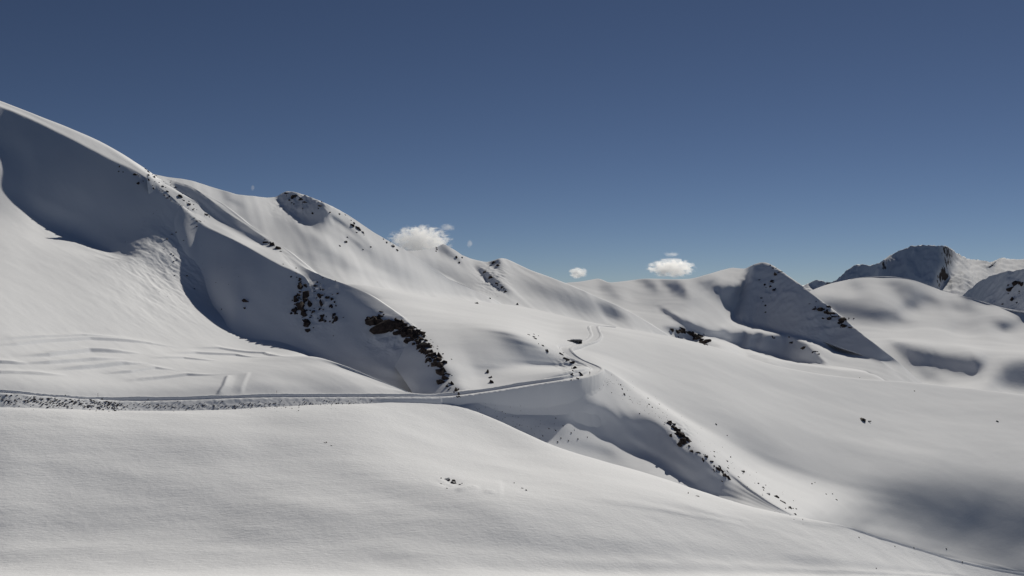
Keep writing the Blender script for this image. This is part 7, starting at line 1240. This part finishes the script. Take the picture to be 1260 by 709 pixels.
for px, py, w, h in [(212, 287, 3, 2), (216, 286, 2.5, 2), (206, 294, 2, 3), (226, 295, 2.5, 2), (211, 312, 2.5, 2), (214, 313, 2, 2), (219, 319, 2.5, 3), (213, 321, 2, 2), (231, 338, 2.5, 2.5), (229, 339, 2, 2), (215, 339, 2, 2), (239, 354, 2.5, 2.5), (272, 380, 2.5, 2.5)]:
    boulder(px, py, w, h, 'small stone in the rough snow between the two shaded hollows', 'stones in the rough snow of the left hillside')
for px, py, w, h in [(999, 595, 2.5, 2), (1003, 594, 2, 1.6), (1016, 607, 2.5, 2), (1024, 608, 2, 1.6), (1029, 614, 4, 2), (1010, 648, 3, 2), (1056, 661, 2, 1.6), (1101, 672, 2, 1.6), (1124, 673, 2, 2), (1164, 675, 2.5, 2), (1183, 691, 3, 2), (1079, 697, 2.5, 2)]:
    boulder(px, py, w, h, 'small dark stone on the lower slope beyond the ravine ridge', 'stones on the lower slope beyond the ravine')


# ------------------------------------------------------------------ loose rubble on the embankment and under the cliffs (uncountable)
def rubble(name, label, areas, seed):
    r = random.Random(seed)
    base = [rock_mesh('r', 500 + i, M_STONE, 9) for i in range(5)]
    data = []
    for m in base:
        data.append((np.array([v.co[:] for v in m.vertices]), [tuple(p.vertices) for p in m.polygons]))
    V, F = [], []
    for path, sx, sy, n, s0, s1 in areas:
        for _ in range(n):
            k = r.uniform(0, len(path) - 1)
            i = min(int(k), len(path) - 2)
            f = k - i
            px = path[i][0] * (1 - f) + path[i + 1][0] * f + r.gauss(0, sx)
            py = path[i][1] * (1 - f) + path[i + 1][1] * f + r.gauss(0, sy)
            g, nn = GROUND.at(px, py)
            if g is None:
                continue
            s = r.uniform(s0, s1) * r.uniform(0.5, 1.0)
            co, fa = r.choice(data)
            a = r.uniform(0, 6.28)
            ca, sa = math.cos(a), math.sin(a)
            q = co * np.array([s, s * 0.8, s * 0.7])
            q = np.stack([q[:, 0] * ca - q[:, 1] * sa, q[:, 0] * sa + q[:, 1] * ca, q[:, 2]], -1) + np.array(g)
            b0 = sum(len(v) for v in V) if False else rubble.count
            V.append(q)
            F += [tuple(x + rubble.count for x in f_) for f_ in fa]
            rubble.count += len(q)
    me = bpy.data.meshes.new(name)
    me.from_pydata(np.concatenate(V).tolist(), [], F)
    me.materials.append(M_STONE)
    o = link(name, me)
    o['kind'] = 'stuff'
    o['label'] = label
    o['category'] = 'rubble'
    for m in base:
        bpy.data.meshes.remove(m)


rubble.count = 0
rubble('rubble', 'fine loose stones strewn over the road embankment and the slopes below it', [
    ([(-5, 491), (60, 494), (120, 498), (150, 499)], 6, 3.2, 420, 0.25, 0.75),
    ([(170, 499), (260, 500), (340, 499), (440, 495)], 12, 2.6, 380, 0.2, 0.6),
    ([(570, 500), (620, 508), (670, 530)], 16, 9, 120, 0.15, 0.45),
    ([(740, 466), (765, 480), (800, 502), (825, 515)], 7, 5, 110, 0.15, 0.5),
    ([(180, 285), (215, 320), (255, 370)], 18, 16, 70, 0.15, 0.45),
    ([(830, 520), (880, 560), (940, 600), (985, 640)], 12, 8, 90, 0.15, 0.5),
    ([(180, 205), (215, 240), (250, 270)], 8, 6, 70, 0.3, 0.8),
], 5)


# ------------------------------------------------------------------ small man-made things
M_CONC = plain_material('weathered concrete', (0.22, 0.215, 0.21), 0.85, 0.3, 1.5)
M_WOOD = plain_material('dark weathered timber', (0.055, 0.045, 0.04), 0.85, 0.35, 4.0)
M_DARK = plain_material('shadowed doorway', (0.015, 0.015, 0.017), 0.8, 0.2, 4.0)  # near black: hut door, pole band, and painted shade in the shelter's openings
M_POLE = plain_material('orange-brown marker pole', (0.16, 0.07, 0.04), 0.6, 0.2, 6.0)
M_JACKET = plain_material('dark jacket', (0.035, 0.035, 0.045), 0.8, 0.25, 20.0)
M_TROUSER = plain_material('dark grey trousers', (0.05, 0.05, 0.055), 0.85, 0.25, 20.0)
M_SKIN = plain_material('face', (0.45, 0.28, 0.21), 0.6, 0.1, 20.0)
M_HAT = plain_material('wool hat', (0.09, 0.03, 0.03), 0.9, 0.2, 30.0)


def shelter():
    i = int(np.argmin(np.hypot(project(ROAD_C)[0] - 716, project(ROAD_C)[1] - 423.5) + (np.arange(len(ROAD_C)) < ROAD_BEND) * 99))
    g = Vector((ROAD_C[i] + ROAD_LEFT[i] * 3.6).tolist())
    m = g.y / FOC
    w, h = 13.5 * m, 5.0 * m
    root = empty('concrete_shelter', g + Vector((0, 0, -0.4)), math.radians(-6))
    tag(root, 'low concrete shelter dug into the snow bank beside the upper road bend', 'shelter')
    bm = bmesh.new()
    box(bm, -w / 2, w / 2, 0, 4.0, 0, h)
    for x in (-w / 2 + 0.15, -w / 6, w / 6, w / 2 - 0.15):                 # buttresses
        box(bm, x - 0.18, x + 0.18, -0.25, 0.002, 0, h * 0.96)
    link('wall', bm_mesh('shelter_wall', bm, M_CONC), root)
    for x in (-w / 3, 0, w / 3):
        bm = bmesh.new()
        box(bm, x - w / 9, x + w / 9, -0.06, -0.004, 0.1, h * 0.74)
        link('opening_shade_panel', bm_mesh('opening_shade_panel', bm, M_DARK), root)  # solid panel on the wall; the inner shade is put into its colour
    bm = bmesh.new()
    box(bm, -w / 2 - 0.3, w / 2 + 0.3, -0.5, 4.2, h + 0.003, h + 0.28)
    link('roof', bm_mesh('shelter_roof', bm, M_CONC), root)
    bm = bmesh.new()
    for i in range(15):
        for j in range(7):
            x = -w / 2 - 0.4 + (w + 0.8) * i / 14
            y = -0.45 + 6.0 * j / 6
            e = min(i, 14 - i, 3) / 3
            f = min(j, 2) / 2
            bm.verts.new((x, y, h + 0.2 + (0.55 + 0.1 * math.sin(i * 1.7 + j)) * (0.45 + 0.55 * e) * (0.5 + 0.5 * f)))
    bm.verts.ensure_lookup_table()
    for i in range(14):
        for j in range(6):
            a = i * 7 + j
            bm.faces.new([bm.verts[k] for k in (a, a + 7, a + 8, a + 1)])
    me = bm_mesh('snow_cap', bm, M_ROAD, True)
    o = link('snow_cap', me, root)
    mod = o.modifiers.new('thick', 'SOLIDIFY')
    mod.thickness = 0.4
    mod.offset = -1
    bm = bmesh.new()                                                      # sloping wing wall on the left
    pts = [(-w / 2 - 2.6, 0.4, h), (-w / 2 - 0.002, 0.4, h), (-w / 2 - 0.002, 0.4, 0), (-w / 2 - 0.8, 0.4, 0)]
    f = [bm.verts.new(p) for p in pts]
    b = [bm.verts.new((p[0], p[1] + 0.4, p[2])) for p in pts]
    bm.faces.new(f)
    bm.faces.new(b[::-1])
    for i in range(4):
        j = (i + 1) % 4
        bm.faces.new((f[i], b[i], b[j], f[j]))
    bmesh.ops.recalc_face_normals(bm, faces=bm.faces)
    link('wing_wall', bm_mesh('wing_wall', bm, M_CONC), root)


shelter()


def hut():
    g, n = GROUND.at(1063.2, 518.0)
    m = g.y / FOC
    w, h = 5.6 * m, 2.3 * m
    ridge = 3.9 * m
    root = empty('wooden_hut', g + Vector((0, 0, -0.5)), math.radians(8))
    tag(root, 'tiny dark wooden hut with gable roof alone on the valley slope', 'hut')
    d = 4.2
    bm = bmesh.new()
    prof = [(-w / 2, 0), (w / 2, 0), (w / 2, h + 0.5), (0, ridge + 0.42), (-w / 2, h + 0.5)]
    f = [bm.verts.new((x, 0, z)) for x, z in prof]
    b = [bm.verts.new((x, d, z)) for x, z in prof]
    bm.faces.new(f)
    bm.faces.new(b[::-1])
    for i in range(5):
        j = (i + 1) % 5
        bm.faces.new((f[i], b[i], b[j], f[j]))
    bmesh.ops.recalc_face_normals(bm, faces=bm.faces)
    link('wall', bm_mesh('hut_wall', bm, M_WOOD), root)
    rf = None
    for s in (-1, 1):
        bm = bmesh.new()
        a = [(0, ridge + 0.48), (s * (w / 2 + 0.35), h + 0.36), (s * (w / 2 + 0.35), h + 0.52), (0, ridge + 0.66)]
        f = [bm.verts.new((x, -0.3, z)) for x, z in a]
        b = [bm.verts.new((x, d + 0.3, z)) for x, z in a]
        bm.faces.new(f)
        bm.faces.new(b[::-1])
        for i in range(4):
            j = (i + 1) % 4
            bm.faces.new((f[i], b[i], b[j], f[j]))
        bmesh.ops.recalc_face_normals(bm, faces=bm.faces)
        link('roof_slope', bm_mesh('roof_slope', bm, M_WOOD), root)
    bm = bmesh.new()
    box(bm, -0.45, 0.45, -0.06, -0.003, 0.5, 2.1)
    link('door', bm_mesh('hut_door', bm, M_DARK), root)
    g2, _ = GROUND.at(1067.8, 518.5)
    bm = bmesh.new()
    r = random.Random(4)
    x = 0.0
    while x < 2.6:
        s = r.uniform(0.35, 0.6)
        box(bm, x, x + s * 0.96, r.uniform(-0.05, 0.05), 0.5, -0.3, r.uniform(0.55, 0.85))
        x += s
    o = link('low_stone_wall', bm_mesh('low_stone_wall', bm, M_CONC))
    o.location = g2
    tag(o, 'short low dry stone wall beside the wooden hut', 'wall')


hut()


def pole(px, py, hpx, label):
    g, n = GROUND.at(px, py)
    h = hpx * g.y / FOC
    root = empty('marker_pole', g + Vector((0, 0, -0.4)))
    tag(root, label, 'pole')
    bm = bmesh.new()
    bmesh.ops.create_cone(bm, cap_ends=True, segments=8, radius1=0.06, radius2=0.045, depth=h + 0.4, matrix=Matrix.Translation((0, 0, (h + 0.4) / 2)))
    link('shaft', bm_mesh('shaft', bm, M_POLE, True), root)
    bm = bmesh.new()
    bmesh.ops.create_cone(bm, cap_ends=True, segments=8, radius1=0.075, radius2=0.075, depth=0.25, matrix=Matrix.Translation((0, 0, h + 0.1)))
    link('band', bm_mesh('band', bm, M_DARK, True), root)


pole(121.5, 489.5, 6.5, 'thin snow marker pole at the edge of the stony road embankment')
pole(340, 486.5, 6.0, 'thin snow marker pole at the foot of the rounded snow mound')


def person():
    i = int(np.argmin(np.abs(project(ROAD_C)[0] - 726) + np.abs(project(ROAD_C)[1] - 461.5) * 2))
    c = ROAD_C[i]
    root = empty('person', (float(c[0]), float(c[1]), float(c[2]) + 0.01), math.radians(15))
    tag(root, 'person in dark winter clothing and hat walking on the snowy road bend', 'person')
    J_ = {'pelvis': (0, 0, 0.93), 'waist': (0, 0.01, 1.10), 'chest': (0, 0.0, 1.30), 'neck': (0, 0.01, 1.48), 'chin': (0, -0.01, 1.56), 'head': (0, -0.015, 1.66), 'crown': (0, 0.0, 1.74),
          'shl': (-0.19, 0.01, 1.42), 'ell': (-0.26, 0.06, 1.16), 'wrl': (-0.25, -0.10, 0.96), 'hal': (-0.24, -0.15, 0.89),
          'shr': (0.19, 0.01, 1.42), 'elr': (0.26, 0.10, 1.17), 'wrr': (0.27, 0.04, 0.94), 'har': (0.27, 0.02, 0.86),
          'hil': (-0.10, 0, 0.90), 'knl': (-0.11, -0.14, 0.52), 'anl': (-0.11, -0.10, 0.10), 'tol': (-0.12, -0.25, 0.05),
          'hir': (0.10, 0, 0.90), 'knr': (0.11, 0.06, 0.50), 'anr': (0.11, 0.24, 0.12), 'tor': (0.12, 0.12, 0.05)}
    rad = {'pelvis': 0.15, 'waist': 0.14, 'chest': 0.16, 'neck': 0.065, 'chin': 0.075, 'head': 0.1, 'crown': 0.07, 'shl': 0.08, 'ell': 0.058, 'wrl': 0.045, 'hal': 0.045,
           'shr': 0.08, 'elr': 0.058, 'wrr': 0.045, 'har': 0.045, 'hil': 0.11, 'knl': 0.075, 'anl': 0.055, 'tol': 0.045, 'hir': 0.11, 'knr': 0.075, 'anr': 0.055, 'tor': 0.045}
    ed = [('pelvis', 'waist'), ('waist', 'chest'), ('chest', 'neck'), ('neck', 'chin'), ('chin', 'head'), ('head', 'crown'), ('chest', 'shl'), ('shl', 'ell'), ('ell', 'wrl'), ('wrl', 'hal'),
          ('chest', 'shr'), ('shr', 'elr'), ('elr', 'wrr'), ('wrr', 'har'), ('pelvis', 'hil'), ('hil', 'knl'), ('knl', 'anl'), ('anl', 'tol'), ('pelvis', 'hir'), ('hir', 'knr'), ('knr', 'anr'), ('anr', 'tor')]
    names = list(J_)
    me = bpy.data.meshes.new('body')
    me.from_pydata([J_[k] for k in names], [(names.index(a), names.index(b)) for a, b in ed], [])
    o = link('body', me, root)
    bpy.context.view_layer.objects.active = o
    o.modifiers.new('skin', 'SKIN')
    sk = me.skin_vertices[0].data
    for k, nme in enumerate(names):
        sk[k].radius = (rad[nme], rad[nme])
        sk[k].use_root = nme == 'pelvis'
    sub = o.modifiers.new('sub', 'SUBSURF')
    sub.levels = sub.render_levels = 2
    dg = bpy.context.evaluated_depsgraph_get()
    ev = bpy.data.meshes.new_from_object(o.evaluated_get(dg))
    o.modifiers.clear()
    o.data = ev
    ev.materials.clear()
    for mm in (M_JACKET, M_TROUSER, M_SKIN):
        ev.materials.append(mm)
    for p in ev.polygons:
        z = p.center.z
        p.use_smooth = True
        p.material_index = 2 if z > 1.53 else (1 if z < 0.95 and abs(p.center.x) < 0.2 else 0)
    bm = bmesh.new()
    bmesh.ops.create_uvsphere(bm, u_segments=14, v_segments=8, radius=0.125)
    for v in bm.verts:
        v.co.z = max(v.co.z, -0.02) * 1.05
    bmesh.ops.translate(bm, verts=bm.verts, vec=(0, 0.01, 1.68))
    link('hat', bm_mesh('hat', bm, M_HAT, True), root)
    bm = bmesh.new()
    box(bm, -0.15, 0.15, 0.13, 0.30, 1.02, 1.44)
    bmesh.ops.bevel(bm, geom=bm.edges[:], offset=0.05, segments=2, affect='EDGES')
    link('backpack', bm_mesh('backpack', bm, M_TROUSER, True), root)


person()


# ------------------------------------------------------------------ clouds: small real volumes behind the ridge
def cloud(px, py, wpx, hpx, dist, label, dens=0.05, seed=0.0, detail=2.6, base=0.25):
    x, y, z = P(px, py, dist)
    m = dist / FOC
    bm = bmesh.new()
    bmesh.ops.create_icosphere(bm, subdivisions=3, radius=1.0)
    mat = bpy.data.materials.new('cloud vapour')
    mat.use_nodes = True
    nt = mat.node_tree
    nt.nodes.remove(nt.nodes['Principled BSDF'])
    pv = nt.nodes.new('ShaderNodeVolumePrincipled')
    pv.inputs['Color'].default_value = (0.97, 0.975, 0.985, 1)
    pv.inputs['Anisotropy'].default_value = 0.65
    tc = nt.nodes.new('ShaderNodeTexCoord')
    vl = nt.nodes.new('ShaderNodeVectorMath')
    vl.operation = 'LENGTH'
    nt.links.new(tc.outputs['Object'], vl.inputs[0])
    mp = nt.nodes.new('ShaderNodeMapping')
    mp.inputs['Location'].default_value = (seed, seed * 0.7, -seed)
    mp.inputs['Scale'].default_value = (wpx / 40.0, 1.0, hpx / 22.0)
    nt.links.new(tc.outputs['Object'], mp.inputs['Vector'])
    nz = nt.nodes.new('ShaderNodeTexNoise')
    nz.inputs['Scale'].default_value = detail
    nz.inputs['Detail'].default_value = 6
    nz.inputs['Roughness'].default_value = 0.6
    nt.links.new(mp.outputs['Vector'], nz.inputs['Vector'])
    fall = math_node(nt, 'SUBTRACT', 1.0, vl.outputs['Value'])
    k = math_node(nt, 'ADD', math_node(nt, 'MULTIPLY', fall, 1.15), math_node(nt, 'MULTIPLY', math_node(nt, 'SUBTRACT', nz.outputs['Fac'], 0.5), 3.3))
    k = math_node(nt, 'MULTIPLY', math_node(nt, 'SUBTRACT', k, base), 6.0, clamp=True)
    edge = math_node(nt, 'MULTIPLY', fall, 6.0, clamp=True)
    k = math_node(nt, 'MULTIPLY', k, edge)
    nt.links.new(math_node(nt, 'MULTIPLY', k, dens), pv.inputs['Density'])
    nt.links.new(pv.outputs[0], nt.nodes['Material Output'].inputs['Volume'])
    o = link('cloud', bm_mesh('cloud', bm, mat, True))
    o.location = (x, y, z)
    o.scale = (wpx / 2 * m, wpx / 2 * m * 0.6, hpx / 2 * m)
    tag(o, label, 'cloud')
    return o


cloud(517, 297, 86, 44, 4000, 'large white cumulus puff rising behind the second ridge', 0.03, 3.1)
cloud(826, 330, 66, 26, 5200, 'flat white cloud hanging over the ridge before the dark pyramid peak', 0.03, 7.7)
cloud(711.5, 336, 26, 16, 5200, 'tiny white cloud low over the skyline saddle', 0.05, 11.2)
cloud(551, 280, 22, 11, 4000, 'thin wisp floating beside the largest cloud', 0.02, 5.5, base=0.35)
cloud(578, 300, 8, 11, 4000, 'faint small wisp over the pointed skyline ridge', 0.03, 1.9, base=0.2)
cloud(311, 231.5, 5, 8, 4000, 'minute pale wisp above the left skyline', 0.04, 9.4, base=0.1)
cloud(826, 313, 22, 7, 5200, 'faint veil just above the flat white cloud', 0.012, 2.6, base=0.3)
